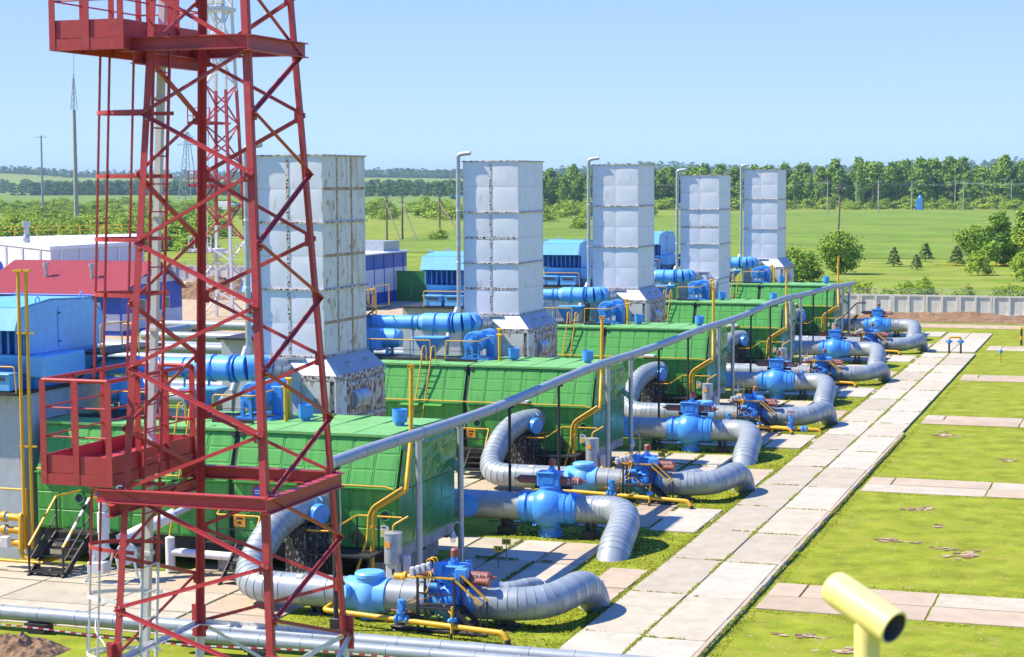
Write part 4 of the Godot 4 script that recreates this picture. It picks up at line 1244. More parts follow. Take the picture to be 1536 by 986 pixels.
	part(a, "valve_collar", MB.new().lathe(V(-17.22, 0.59, 40.08), Vector3.LEFT, [[0.2, 0.42], [0.56, 0.42], [0.56, 0.38]], 28).lathe(V(-17.22, 0.59, 40.08), Vector3.RIGHT, [[0.2, 0.42], [0.5, 0.42], [0.5, 0.38]], 28), M.sky_blue)
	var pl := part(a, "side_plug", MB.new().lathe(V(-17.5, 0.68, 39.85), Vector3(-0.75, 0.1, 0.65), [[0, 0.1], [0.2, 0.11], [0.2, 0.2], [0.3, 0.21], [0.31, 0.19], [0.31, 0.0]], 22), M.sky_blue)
	part(pl, "plug_print", MB.new().box(V(-17.745, 0.715, 39.64), Vector3(0.14, 0.02, 0.004), Basis(Vector3.UP, -0.86)).box(V(-17.745, 0.67, 39.635), Vector3(0.12, 0.02, 0.004), Basis(Vector3.UP, -0.86)), M.tape_red)
	ball_valve(a, V(-15.12, 0.59, 40.08), 0.45, ra, "21-2", 1.22, true)
	part(a, "control_box", MB.new().bbox(V(-14.75, 1.32, 39.75), Vector3(0.3, 0.24, 0.2), 0.02), M.blue)
	part(a, "control_box", MB.new().bbox(V(-15.35, 1.38, 39.8), Vector3(0.2, 0.3, 0.2), 0.02), M.blue)
	part(a, "gear_pump", MB.new().lathe(V(-15.6, 0.98, 39.7), Vector3.RIGHT, [[0, 0.0], [0, 0.09], [0.3, 0.09], [0.3, 0.0]], 12), M.blue)
	part(a, "accumulator", MB.new().lathe(V(-14.5, 1.14, 39.78), Vector3.RIGHT, [[0, 0.0], [0, 0.09], [0.36, 0.09], [0.38, 0.12], [0.42, 0.12], [0.42, 0.0]], 14), M.brick_paint)
	for i in 4:
		part(a, "junction_box", MB.new().bbox(V(-15.98 + i * 0.12, 1.3 + i * 0.035, 39.72 + i * 0.05), Vector3(0.1, 0.2, 0.14), 0.015), M.pale)
	var hs := MB.new()
	for q in [[-15.5, 0.2], [-15.1, 0.12], [-14.8, 0.25]]:
		hs.tube(smooth_path([V(q[0], 1.1, 39.75), V(q[0] + 0.1, 1.3, 39.55), V(q[0] + 0.3, 0.9, 39.5), V(q[0] + 0.35, q[1] + 0.5, 39.6)], 6), 0.012, 5)
	part(a, "hose", hs, M.black)
	for x in [-18.6, -16.15, -13.75]:
		part(a, "stand", MB.new().span(V(x - 0.22, 0, 39.85), V(x + 0.22, 0.1, 40.35)).span(V(x - 0.12, 0.1, 39.9), V(x - 0.06, 0.28, 40.3)).span(V(x + 0.06, 0.1, 39.9), V(x + 0.12, 0.28, 40.3)), M.black)
	for q in [[-13.9, 0.96, 40.25], [-19.0, 0.97, 40.0], [-18.3, 0.97, 40.1]]:
		part(a, "label_plate", MB.new().box(V(q[0], q[1] - 0.02, q[2] - 0.1), Vector3(0.16, 0.01, 0.12), Basis(Vector3.RIGHT, 0.45)), M.pale)
	# ---- bypass
	var y := unit_thing("bypass_pipe", "thinner silver clad bypass pipe beside the second valve of the %s unit", "pipe", V(-14.3, 0, 42), "thin bypass pipes")
	clad(y, [V(-16.9, 0.5, 41.6), V(-15.6, 0.5, 41.7), V(-14.7, 0.5, 41.8), V(-14.25, 0.52, 41.95), V(-13.98, 0.55, 42.25), V(-13.85, 0.48, 42.6), V(-13.8, 0.25, 42.85), V(-13.78, -0.2, 43.0)], 0.19, M.clad, 0.5, 0.14, 16)
	part(y, "bypass_valve", MB.new().lathe(V(-15.3, 0.5, 41.72), Vector3(1, 0, -0.08), [[-0.3, 0.0], [-0.3, 0.27], [-0.22, 0.27], [-0.2, 0.21], [0, 0.28], [0.2, 0.21], [0.22, 0.27], [0.3, 0.27], [0.3, 0.0]], 20), M.blue)
	part(y, "bypass_stem", MB.new().lathe(V(-15.3, 0.7, 41.72), Vector3.UP, [[0, 0.12], [0.25, 0.12], [0.27, 0.08], [0.5, 0.08], [0.5, 0.0]], 14), M.blue)

func tri_valve(t: Node3D, p: Vector3, s: float) -> void:
	# small flanged gate valve with red hand levers, standing on a yellow pipe
	var B: Material = M.blue
	part(t, "gate_valve", MB.new().lathe(p + Vector3(-0.16 * s, 0, 0), Vector3.RIGHT, [[0, 0.0], [0, 0.11 * s], [0.05 * s, 0.11 * s], [0.06 * s, 0.07 * s], [0.26 * s, 0.07 * s], [0.27 * s, 0.11 * s], [0.32 * s, 0.11 * s], [0.32 * s, 0.0]], 14).lathe(p, Vector3.UP, [[0, 0.08 * s], [0.14 * s, 0.08 * s], [0.15 * s, 0.12 * s], [0.22 * s, 0.12 * s], [0.24 * s, 0.07 * s], [0.36 * s, 0.07 * s], [0.38 * s, 0.1 * s], [0.46 * s, 0.1 * s], [0.48 * s, 0.0]], 14), B)
	part(t, "hand_lever", MB.new().tube([p + Vector3(-0.24 * s, 0.2 * s, 0.03), p + Vector3(0.24 * s, 0.2 * s, 0.03)], 0.03 * s, 8), M.brick_paint)
	part(t, "bonnet", MB.new().lathe(p + Vector3(0, 0.3 * s, 0), V(0, 0, -1), [[-0.12 * s, 0.0], [-0.12 * s, 0.08 * s], [0.12 * s, 0.08 * s], [0.12 * s, 0.0]], 12), B)

func small_gear() -> void:
	# yellow low pipe before the check valve
	var t := unit_thing("low_gas_pipe", "yellow gas pipe lying low along the grass before the %s suction pipe", "pipe", V(-15.5, 0, 38.9), "low yellow gas pipes")
	part(t, "pipe", MB.new().tube(bends([V(-18.05, 0.42, 40.6), V(-18.1, 0.32, 39.35), V(-17.9, 0.32, 39.28), V(-15.9, 0.31, 38.95), V(-13.32, 0.31, 38.5), V(-13.2, 0.15, 38.47)], 0.18, 5), 0.062, 12), M.yellow)
	part(t, "ground_sleeve", MB.new().tube([V(-13.19, 0.17, 38.46), V(-13.19, -0.1, 38.46)], 0.07, 12), M.black)
	tri_valve(t, V(-15.95, 0.33, 38.95), 1.0)
	part(t, "riser", MB.new().tube([V(-14.62, 0.0, 38.66), V(-14.6, 0.78, 38.68)], 0.03, 8), M.yellow)
	part(t, "tap", MB.new().lathe(V(-14.6, 0.46, 38.68), V(-0.6, 0, -1), [[-0.1, 0.0], [-0.1, 0.05], [-0.04, 0.05], [0.04, 0.07], [0.1, 0.05], [0.14, 0.0]], 12), M.blue)
	part(t, "foot", MB.new().tube([V(-14.62, -0.05, 38.66), V(-14.62, 0.16, 38.66)], 0.038, 8), M.black)
	part(t, "impulse_line", MB.new().tube(bends([V(-15.85, 0.75, 38.95), V(-15.5, 0.9, 39.4), V(-15.45, 1.25, 39.6), V(-15.55, 1.35, 39.7), V(-15.6, 0.7, 39.6)], 0.08, 4), 0.014, 6).tube(bends([V(-15.85, 0.68, 38.95), V(-15.3, 0.86, 39.3), V(-15.0, 0.6, 39.3), V(-14.65, 0.55, 38.8)], 0.08, 4), 0.014, 6), M.yellow)
	# access platform at the second valve
	var p := unit_thing("valve_platform", "small black steel platform with yellow handrails at the second valve of the %s unit", "platform", V(-15, 0, 39.45), "valve platforms")
	part(p, "deck", MB.new().box(V(-15.15, 0.6, 39.3), Vector3(0.98, 0.05, 0.5)), M.black)
	for x in [-15.6, -14.7]:
		for e in [39.08, 39.54]:
			part(p, "post", MB.new().box(V(x, 0.66 if e < 39.2 else 0.6, e), Vector3(0.05, 1.32 if e < 39.2 else 1.2, 0.05)), M.black)
	part(p, "cross_bar", MB.new().box(V(-15.15, 0.95, 39.08), Vector3(0.9, 0.035, 0.035)).box(V(-15.15, 0.3, 39.08), Vector3(0.9, 0.035, 0.035)), M.black)
	part(p, "toe_beam", MB.new().tube([V(-16.3, 0.07, 39.2), V(-13.9, 0.07, 39.1)], 0.06, 8).tube([V(-16.3, 0.07, 39.2), V(-16.0, 0.1, 39.8)], 0.05, 8), M.black)
	for e in [39.08, 39.54]:
		part(p, "stringer", MB.new().bar(V(-14.66, 0.58, e), V(-14.05, 0.02, e), 0.04, 0.1), M.black)
		part(p, "stair_post", MB.new().box(V(-14.06, 0.4, e), Vector3(0.04, 0.74, 0.04)), M.black)
		part(p, "stair_rail", MB.new().bar(V(-14.7, 1.32, e), V(-14.04, 0.76, e), 0.045, 0.04), M.yellow)
	for i in 3:
		part(p, "tread", MB.new().box(V(-14.54 + i * 0.19, 0.45 - i * 0.175, 39.31), Vector3(0.18, 0.025, 0.46)), M.black)
	part(p, "top_rail", MB.new().box(V(-15.15, 1.33, 39.08), Vector3(0.96, 0.04, 0.045)), M.yellow)
	var yh := MB.new()
	for e in [39.8, 40.0]:
		rail(yh, [V(-16.0, 0.9, e + 0.9), V(-16.0, 1.4, e + 0.9), V(-15.8, 1.4, e + 0.9), V(-15.8, 0.9, e + 0.9)], 0.018)
	part(p, "hoop", yh, M.yellow)
	# yellow riser on the corner of the housing
	var g := unit_thing("gas_riser", "tall yellow gas pipe climbing the corner of the %s green housing in the row", "pipe", V(-18, 0, 43.4), "tall yellow gas risers")
	part(g, "vent_stack", MB.new().tube(bends([V(-17.76, 5.68, 44.2), V(-17.76, 3.7, 44.1), V(-17.62, 2.75, 43.45), V(-17.6, 2.55, 43.4), V(-18.42, 2.05, 43.35), V(-18.5, 1.9, 43.3), V(-18.5, 0.3, 43.2)], 0.12, 5), 0.058, 12), M.yellow)
	part(g, "outlet", MB.new().lathe(V(-17.76, 5.66, 44.2), V(-0.3, 0, -1), [[-0.08, 0.0], [-0.08, 0.062], [0.09, 0.062], [0.09, 0.045], [0.0, 0.045], [0, 0.0]], 12), M.yellow)
	part(g, "side_line", MB.new().tube(bends([V(-17.7, 2.62, 43.36), V(-18.5, 2.1, 43.3), V(-18.6, 1.9, 43.25), V(-18.62, 1.3, 43.2), V(-18.72, 0.5, 42.7)], 0.1, 5), 0.034, 10), M.yellow)
	part(g, "clamp", MB.new().lathe(V(-18.5, 1.55, 43.28), Vector3.UP, [[0, 0.06], [0, 0.08], [0.06, 0.08], [0.06, 0.06]], 12), M.yellow)
	part(g, "anchor_block", MB.new().lathe(V(-17.5, 0.55, 42.3), Vector3.RIGHT, [[0, 0.0], [0, 0.09], [0.2, 0.1], [0.24, 0.14], [0.32, 0.14], [0.34, 0.09], [0.62, 0.09], [0.64, 0.13], [0.72, 0.13], [0.72, 0.0]], 12), M.yellow)
	# grey vessel
	var h := unit_thing("grey_vessel", "upright grey cylindrical vessel on a stand beside the %s gas riser", "vessel", V(-17.65, 0, 42.6), "grey upright vessels")
	part(h, "shell", MB.new().lathe(V(-17.66, 0.82, 42.6), Vector3.UP, [[0, 0.0], [0, 0.23], [0.74, 0.23], [0.75, 0.24], [0.78, 0.24], [0.79, 0.2], [0.82, 0.0]], 24), M.zinc)
	part(h, "nameplate", MB.new().box(V(-17.72, 1.32, 42.365), Vector3(0.16, 0.14, 0.012), Basis(Vector3.UP, -0.2)), M.sign_orange)
	part(h, "stand", MB.new().bbox(V(-17.66, 0.6, 42.6), Vector3(0.3, 0.44, 0.3), 0.02), M.pale)
	part(h, "stand_foot", MB.new().span(V(-17.78, 0, 42.48), V(-17.54, 0.38, 42.72)), M.black)
	part(h, "opening_shade", MB.new().box(V(-17.6, 0.62, 42.44), Vector3(0.07, 0.14, 0.02)), M.pane)  # dark plate on the stand, painted as shade inside an opening
	part(h, "side_cabinet", MB.new().bbox(V(-17.28, 0.78, 42.6), Vector3(0.14, 0.52, 0.2), 0.01), M.grey_panel)
	part(h, "yellow_bend", MB.new().tube(bends([V(-17.66, 1.62, 42.6), V(-17.66, 1.78, 42.6), V(-17.3, 2.0, 42.75)], 0.08, 4), 0.028, 8), M.yellow)
	# lamp on a bowed pole
	var l := unit_thing("gooseneck_lamp", "bowed pole lamp with caged bulb beside the second valve of the %s unit", "lamp", V(-16.4, 0, 44.3), "bowed pole lamps")
	part(l, "pole", MB.new().tube(smooth_path([V(-16.42, 0, 44.3), V(-16.42, 0.9, 44.3), V(-16.42, 1.4, 44.3), V(-16.5, 1.6, 44.3), V(-16.6, 1.62, 44.3), V(-16.68, 1.5, 44.3), V(-16.68, 1.38, 44.3)], 5), 0.018, 8), M.zinc)
	part(l, "lamp_head", MB.new().lathe(V(-16.68, 1.2, 44.3), Vector3.UP, [[0, 0.085], [0.04, 0.09], [0.1, 0.06], [0.16, 0.05], [0.2, 0.02], [0.2, 0.0]], 14), M.lamp_grey)
	part(l, "glass", MB.new().lathe(V(-16.68, 1.07, 44.3), Vector3.UP, [[0, 0.0], [0.01, 0.05], [0.06, 0.075], [0.13, 0.075]], 14, true), M.lamp_glass)
	# enamel marker plates
	for q in [[-16.35, 47.6, 0.42], [-16.1, 46.2, 0.5]]:
		var s := unit_thing("marker_sign", "small yellow number plate on a stake beside the paving of the %s unit", "sign", V(q[0], 0, q[1]), "yellow marker plates")
		part(s, "stake", MB.new().tube([V(q[0], 0, q[1]), V(q[0], q[2], q[1])], 0.012, 6), M.brick_paint)
		part(s, "plate", MB.new().box(V(q[0], q[2] + 0.08, q[1]), Vector3(0.26, 0.16, 0.01)), M.sign_yellow)
		part(s, "plate_print", MB.new().box(V(q[0] - 0.05, q[2] + 0.085, q[1] - 0.008), Vector3(0.03, 0.07, 0.006)).box(V(q[0] + 0.04, q[2] + 0.085, q[1] - 0.008), Vector3(0.05, 0.07, 0.006)), M.ink)

func overhead_pipe() -> void:
	var t := thing("overhead_pipe", "long grey clad pipe carried on posts past the ends of all green housings", "pipe", V(-17.5, 0, 40))
	var ys := [3.93, 3.92, 3.95, 4.0, 4.1, 4.12, 4.08, 4.1, 4.16, 4.2, 4.22, 4.15, 4.0, 3.85, 3.78]
	var n := 44
	var P := []
	for i in n + 1:
		var d := lerpf(38.5, 121.0, float(i) / n)
		var f := float(i) / n * (ys.size() - 1)
		var a: int = mini(int(f), ys.size() - 2)
		P.append(V(-17.5, lerpf(ys[a], ys[a + 1], f - a) + 0.05 * sin(d * 0.35), d))
	for i in n:
		var g := MB.new()
		var u: Vector3 = (P[i + 1] - P[i]).normalized()
		g.tube([P[i], P[i + 1]], 0.148, 16, false)
		g.lathe(P[i + 1] - u * 0.03, u, [[0, 0.149], [0, 0.157], [0.06, 0.157], [0.06, 0.149]], 16)
		part(t, "cladding_sheet", g, M.clad)
	part(t, "end_cap", MB.new().lathe(P[0], V(0, 0, -1), [[0, 0.148], [0.02, 0.148], [0.02, 0.0]], 16), M.clad)
	var posts := [[38.7, 0.06]]
	for k in 5:
		for e in [[44.0, 0.085], [47.1, 0.085], [51.3, 0.045], [56.2, 0.045]]:
			if e[0] + PITCH * k < 120:
				posts.append([e[0] + PITCH * k, e[1]])
	for p in posts:
		var f: float = (p[0] - 38.5) / 82.5 * n
		var i: int = clampi(int(f), 0, n - 1)
		var top: float = lerpf(P[i].y, P[i + 1].y, f - i) - 0.12
		var dark: bool = p[1] < 0.08
		var po := part(t, "post", MB.new().tube([V(-17.5, 0, p[0]), V(-17.5, top, p[0])], p[1], 12), M.black if dark else M.zinc)
		part(po, "saddle", MB.new().box(V(-17.5, top - 0.02, p[0]), Vector3(0.26, 0.06, 0.12)), M.black if dark else M.zinc)
		if p[0] < 39:
			part(po, "post_base", MB.new().bbox(V(-17.5, 0.16, p[0]), Vector3(0.24, 0.32, 0.24), 0.02), M.black)

# square lattice tower; half-width shrinks with height
func hw(y: float) -> float:
	return 0.995 - 0.054 * (y - 6.6)

func corner(cx: float, cd: float, y: float, i: int) -> Vector3:
	var s: Array = [[-1, -1], [1, -1], [1, 1], [-1, 1]][i]
	return V(cx + s[0] * hw(y), y, cd + s[1] * hw(y))

func lattice(t: Node3D, cx: float, cd: float, levels: Array, y_white: float, top: float, leg_w: float) -> void:
	for i in 4:
		var s: Array = [[1, 1], [-1, 1], [-1, -1], [1, -1]][i]
		var dx := Vector3(s[0], 0, 0)
		var dz := V(0, 0, s[1])
		for seg in [[0.0, y_white, "white_paint"], [y_white, top, "red"]]:
			part(t, "leg", MB.new().angle(corner(cx, cd, seg[0], i), corner(cx, cd, seg[1], i), leg_w, 0.014, dx, dz), M[seg[2]])
		part(t, "footing", MB.new().bbox(corner(cx, cd, 0.0, i) + Vector3(0, 0.15, 0), Vector3(0.6, 0.4, 0.6), 0.03), M.concrete)
	# zig-zag braces on each face
	for f in 4:
		var a := f
		var b := (f + 1) % 4
		for l in levels.size() - 1:
			var y0: float = levels[l]
			var y1: float = levels[l + 1]
			var m: String = "white_paint" if y1 <= y_white + 0.01 else "red"
			var flip := l % 2 == 1
			var p := corner(cx, cd, y0, a if flip else b)
			var q := corner(cx, cd, y1, b if flip else a)
			var nn := (corner(cx, cd, y0, b) - corner(cx, cd, y0, a)).cross(Vector3.UP).normalized()
			if nn.dot(p - V(cx, y0, cd)) < 0:
				nn = -nn
			var off := nn * (0.012 if flip else 0.03)
			if y0 > 4.0:
				var gp := corner(cx, cd, y0, a if flip else b) + nn * 0.004
				var gq := Basis(nn.cross(Vector3.UP).normalized(), Vector3.UP, nn)
				var inw := (corner(cx, cd, y0, b if flip else a) - gp).normalized() * 0.07
				var gs := part(t, "gusset", MB.new().box(gp + inw, Vector3(0.13, 0.16, 0.01), gq), M[m])
				for bo in [-0.045, 0.045]:
					part(gs, "bolt", MB.new().lathe(gp + inw + Vector3(0, bo, 0), nn, [[0, 0.014], [0.045, 0.014], [0.045, 0.0]], 6), M.zinc)
			part(t, "brace", MB.new().angle(p + off, q + off, leg_w * 0.52, 0.01, Vector3.UP, nn), M[m])

func beam(t: Node3D, a: Vector3, b: Vector3, h: float, w: float, m: Material) -> void:
	# I section
	var g := MB.new()
	var up := Vector3(0, 1, 0)
	g.bar(a, b, 0.012, h - 0.03)
	g.bar(a + up * (h * 0.5 - 0.007), b + up * (h * 0.5 - 0.007), w, 0.014)
	g.bar(a - up * (h * 0.5 - 0.007), b - up * (h * 0.5 - 0.007), w, 0.014)
	part(t, "beam", g, m)

func balcony(t: Node3D, x0: float, x1: float, d0: float, d1: float, y: float, R: Material, full: bool) -> void:
	# railed work platform: x0..x1, depth d0..d1, floor at y
	var pf := part(t, "platform_floor", MB.new().span(V(x0, y, d0), V(x1, y + 0.02, d1)), R)
	var tb := 0.2
	for s in [[V(x0, y - 0.02, d0 - 0.012), V(x1, y + tb, d0 + 0.0)], [V(x0 - 0.012, y - 0.02, d0 + 0.002), V(x0, y + tb, d1)], [V(x1, y - 0.02, d0 + 0.002), V(x1 + 0.012, y + tb, d1)], [V(x0, y - 0.02, d1 + 0.002), V(x1, y + tb, d1 + 0.014)]]:
		part(pf, "toe_board", MB.new().span(s[0], s[1]), R)
	for s in [[V(x0, y - 0.1, d0), V(x1, y - 0.1, d0)], [V(x0, y - 0.1, d1), V(x1, y - 0.1, d1)]]:
		part(pf, "edge_channel", MB.new().bar(s[0], s[1], 0.05, 0.14), R)
	part(pf, "edge_channel", MB.new().bar(V(x0, y - 0.1, d0), V(x0, y - 0.1, d1), 0.05, 0.14).bar(V(x1, y - 0.1, d0), V(x1, y - 0.1, d1), 0.05, 0.14), R)
	var h := 1.15
	var posts := []
	var nd := 3
	for i in nd + 1:
		posts.append([x0, lerpf(d0, d1, float(i) / nd)])
		if full or i == 0 or i == nd:
			posts.append([x1, lerpf(d0, d1, float(i) / nd)])
	posts.append([(x0 + x1) * 0.5, d0])
	posts.append([(x0 + x1) * 0.5, d1])
	for p in posts:
		part(t, "rail_post", MB.new().angle(V(p[0] - 0.03, y - 0.17, p[1] - 0.03), V(p[0] - 0.03, y + h, p[1] - 0.03), 0.085, 0.01, Vector3(1, 0, 0), V(0, 0, 1)), R)
	for lv in [[1.0, 0.035], [0.7, 0.014], [0.38, 0.014]]:
		for s in [[V(x0, 0, d0), V(x1, 0, d0)], [V(x0, 0, d0), V(x0, 0, d1)], [V(x0, 0, d1), V(x1, 0, d1)], [V(x1, 0, d0), V(x1, 0, d1)]]:
			var a: Vector3 = s[0] + Vector3(0, y + h * lv[0], 0)
			var b: Vector3 = s[1] + Vector3(0, y + h * lv[0], 0)
			part(t, "hand_rail" if lv[0] > 0.9 else "mid_rail", MB.new().tube([a, b], lv[1] * 0.8, 7), R)

func red_tower() -> void:
	var t := thing("lattice_tower", "tall red lattice tower with caged ladder and railed balconies, white at its foot", "tower", V(-10.95, 0, 21))
	var cx := -10.95
	var cd := 21.02
	var R: Material = M.red
	lattice(t, cx, cd, [0.0, 1.1, 2.2, 3.3, 4.4, 5.08, 5.73, 6.57, 7.33, 8.1, 8.9, 9.66, 10.5, 11.25, 12.0, 12.75, 13.5, 14.25, 14.9], 4.4, 14.9, 0.09)
	# ring frames at the foot, at the two balconies
	for y in [4.4]:
		for i in 4:
			var a := corner(cx, cd, y, i)
			var b := corner(cx, cd, y, (i + 1) % 4)
			part(t, "ring_bar", MB.new().angle(a, b, 0.07, 0.01, Vector3.UP, V(cx, y, cd) - a), M.white_paint)
			part(t, "gusset", MB.new().box(a + (V(cx, y, cd) - a).normalized() * 0.02 + Vector3(0, 0.05, 0), Vector3(0.2, 0.44, 0.03)).box(a + (V(cx, y, cd) - a).normalized() * 0.02 + Vector3(0, 0.05, 0), Vector3(0.03, 0.42, 0.2)), R)
	for y in [6.52, 12.12]:
		var h := hw(y)
		beam(t, V(cx - h - 0.32, y, cd - h - 0.06), V(cx + h + 0.03, y, cd - h - 0.06), 0.17, 0.11, R)
		beam(t, V(cx - h - 0.3, y, cd + h + 0.06), V(cx + h + 0.03, y, cd + h + 0.06), 0.17, 0.11, R)
		beam(t, V(cx + h + 0.05, y - 0.02, cd - h - 0.12), V(cx + h + 0.05, y - 0.02, cd + h + 0.1), 0.19, 0.11, R)
		beam(t, V(cx - h - 0.07, y - 0.17, cd - h - 0.2), V(cx - h - 0.07, y - 0.17, cd + h + 0.2), 0.15, 0.1, R)
	balcony(t, -13.02, -12.08, 19.95, 22.1, 6.8, R, true)
	balcony(t, -12.78, -11.82, 20.0, 22.1, 12.22, R, true)
	# caged ladder on the outer face
	var lx := -12.02
	for e in [20.5, 20.9]:
		part(t, "ladder_rail", MB.new().tube([V(lx + 0.053, 5.5, e), V(lx + 0.38, 12.3, e)], 0.022, 8), R)
		part(t, "ladder_rail", MB.new().tube([V(lx - 0.18, 0.3, e), V(lx + 0.053, 5.5, e)], 0.022, 8), M.white_paint)
	for i in 34:
		var y := 0.6 + i * 0.35
		var x := lx - 0.18 + clampf(y / 4.4, 0, 1) * 0.18 + maxf(0.0, y - 4.4) * 0.048
		part(t, "ladder_rung", MB.new().tube([V(x, y, 20.5), V(x, y, 20.9)], 0.011, 6), R if y > 5.5 else M.white_paint)
	for y in [3.4, 4.3, 5.07, 5.73, 6.5, 9.0, 9.7, 10.5, 11.3]:
		var x: float = lx + (y - 4.4) * 0.048
		var pts := []
		for i in 13:
			var a := PI * (0.5 + i / 12.0)
			pts.append(V(x + cos(a) * 0.86 - 0.02, y, 20.7 + sin(a) * 0.38))
		var g := MB.new()
		for i in 12:
			g.bar(pts[i], pts[i + 1], 0.008, 0.05)
		part(t, "cage_hoop", g, R if y > 5.5 else M.white_paint)
	for a in [PI * 0.72, PI, PI * 1.28]:
		for seg in [[0.6, 5.45, "white_paint"], [5.45, 6.5, "red"], [7.9, 12.1, "red"]]:
			var p := []
			for y in [seg[0], seg[1]]:
				p.append(V(lx + (y - 4.4) * 0.048 + cos(a) * 0.86 - 0.02, y, 20.7 + sin(a) * 0.38))
			part(t, "cage_strap", MB.new().bar(p[0], p[1], 0.045, 0.01, V(1, 0, 0)), M[seg[2]])
	# cable conduit inside the tower
	var c := thing("cable_conduit", "pale grey steel conduit running up inside the red lattice tower", "conduit", V(-12.69, 0, 21.4))
	part(c, "conduit", MB.new().bar(V(-12.69, 0.0, 21.4), V(-11.9, 14.8, 21.4), 0.085, 0.085), M.pale)
	for i in 9:
		var y := 1.0 + i * 1.5
		part(c, "clamp", MB.new().box(V(-12.69 + y * 0.0534, y, 21.4), Vector3(0.125, 0.05, 0.13)), M.pale)
	var rp := thing("hanging_rope", "thin pale rope hanging from the corner beam of the red tower", "rope", V(-10.02, 4.5, 22.3))
	part(rp, "rope", MB.new().tube(smooth_path([V(-10.02, 6.45, 22.32), V(-10.01, 5.9, 22.33), V(-10.04, 5.5, 22.33), V(-10.03, 5.1, 22.33)], 4), 0.008, 6), M.pale)
	# far twin of the tower
	var f := thing("lattice_tower", "distant slender red and white lattice tower beyond the red roofed building", "tower", V(-67, 0, 128))
	far_lattice(f, -67.0, 128.0)

func far_lattice(t: Node3D, cx: float, cd: float) -> void:
	var H := 27.0
	var w := func(y: float) -> float: return 1.45 - 0.032 * y
	var levels := []
	var y := 0.0
	while y < H:
		levels.append(y)
		y += 1.5
	for seg in [[0.0, 7.2, "white_paint"], [7.2, 17.6, "red"], [17.6, H, "white_paint"]]:
		for i in 4:
			var s: Array = [[-1, -1], [1, -1], [1, 1], [-1, 1]][i]
			part(t, "leg", MB.new().bar(V(cx + s[0] * w.call(seg[0]), seg[0], cd + s[1] * w.call(seg[0])), V(cx + s[0] * w.call(seg[1]), seg[1], cd + s[1] * w.call(seg[1])), 0.2, 0.2), M[seg[2]])
	for l in levels.size() - 1:
		var y0: float = levels[l]
		var y1: float = levels[l + 1]
		var m: String = "white_paint" if y0 < 6.0 or y0 > 17.4 else "red"
		for i in 4:
			var S := [[-1, -1], [1, -1], [1, 1], [-1, 1]]
			var a: Array = S[i if (l + i) % 2 == 0 else (i + 1) % 4]
			var b: Array = S[(i + 1) % 4 if (l + i) % 2 == 0 else i]
			part(t, "brace", MB.new().bar(V(cx + a[0] * w.call(y0), y0, cd + a[1] * w.call(y0)), V(cx + b[0] * w.call(y1), y1, cd + b[1] * w.call(y1)), 0.1, 0.1), M[m])
	for p in [[5.2, "white_paint"], [10.2, "red"], [15.0, "red"], [21.5, "white_paint"]]:
		var R: Material = M[p[1]]
		var x1: float = cx - w.call(p[0]) * 0.3
		var x0: float = x1 - 1.9
		part(t, "balcony_floor", MB.new().span(V(x0, p[0], cd - 1.3), V(x1, p[0] + 0.2, cd + 1.3)), R)
		for i in 5:
			part(t, "balcony_post", MB.new().bar(V(lerpf(x0, x1, i / 4.0), p[0], cd - 1.3), V(lerpf(x0, x1, i / 4.0), p[0] + 1.25, cd - 1.3), 0.07, 0.07), R)
		for h in [0.65, 1.22]:
			part(t, "balcony_rail", MB.new().bar(V(x0, p[0] + h, cd - 1.3), V(x1, p[0] + h, cd - 1.3), 0.06, 0.06), R)
		part(t, "cross_beam", MB.new().bar(V(cx - 1.2, p[0], cd - 1.0), V(cx + 1.3, p[0], cd - 1.0), 0.14, 0.16), R)
	part(t, "top_platform", MB.new().span(V(cx - 1.3, 23.6, cd - 1.0), V(cx + 0.9, 23.9, cd + 1.0)), M.white_paint)
	for i in 3:
		part(t, "floodlight", MB.new().bbox(V(cx - 1.0 + i * 0.8, 24.3, cd - 1.0), Vector3(0.6, 0.5, 0.4), 0.05), M.white_paint)
	part(t, "ladder_cage", MB.new().bar(V(cx - 2.0, 1, cd), V(cx - 1.3, 23, cd), 0.05, 0.05).bar(V(cx - 1.5, 1, cd), V(cx - 0.9, 23, cd), 0.05, 0.05), M.white_paint)

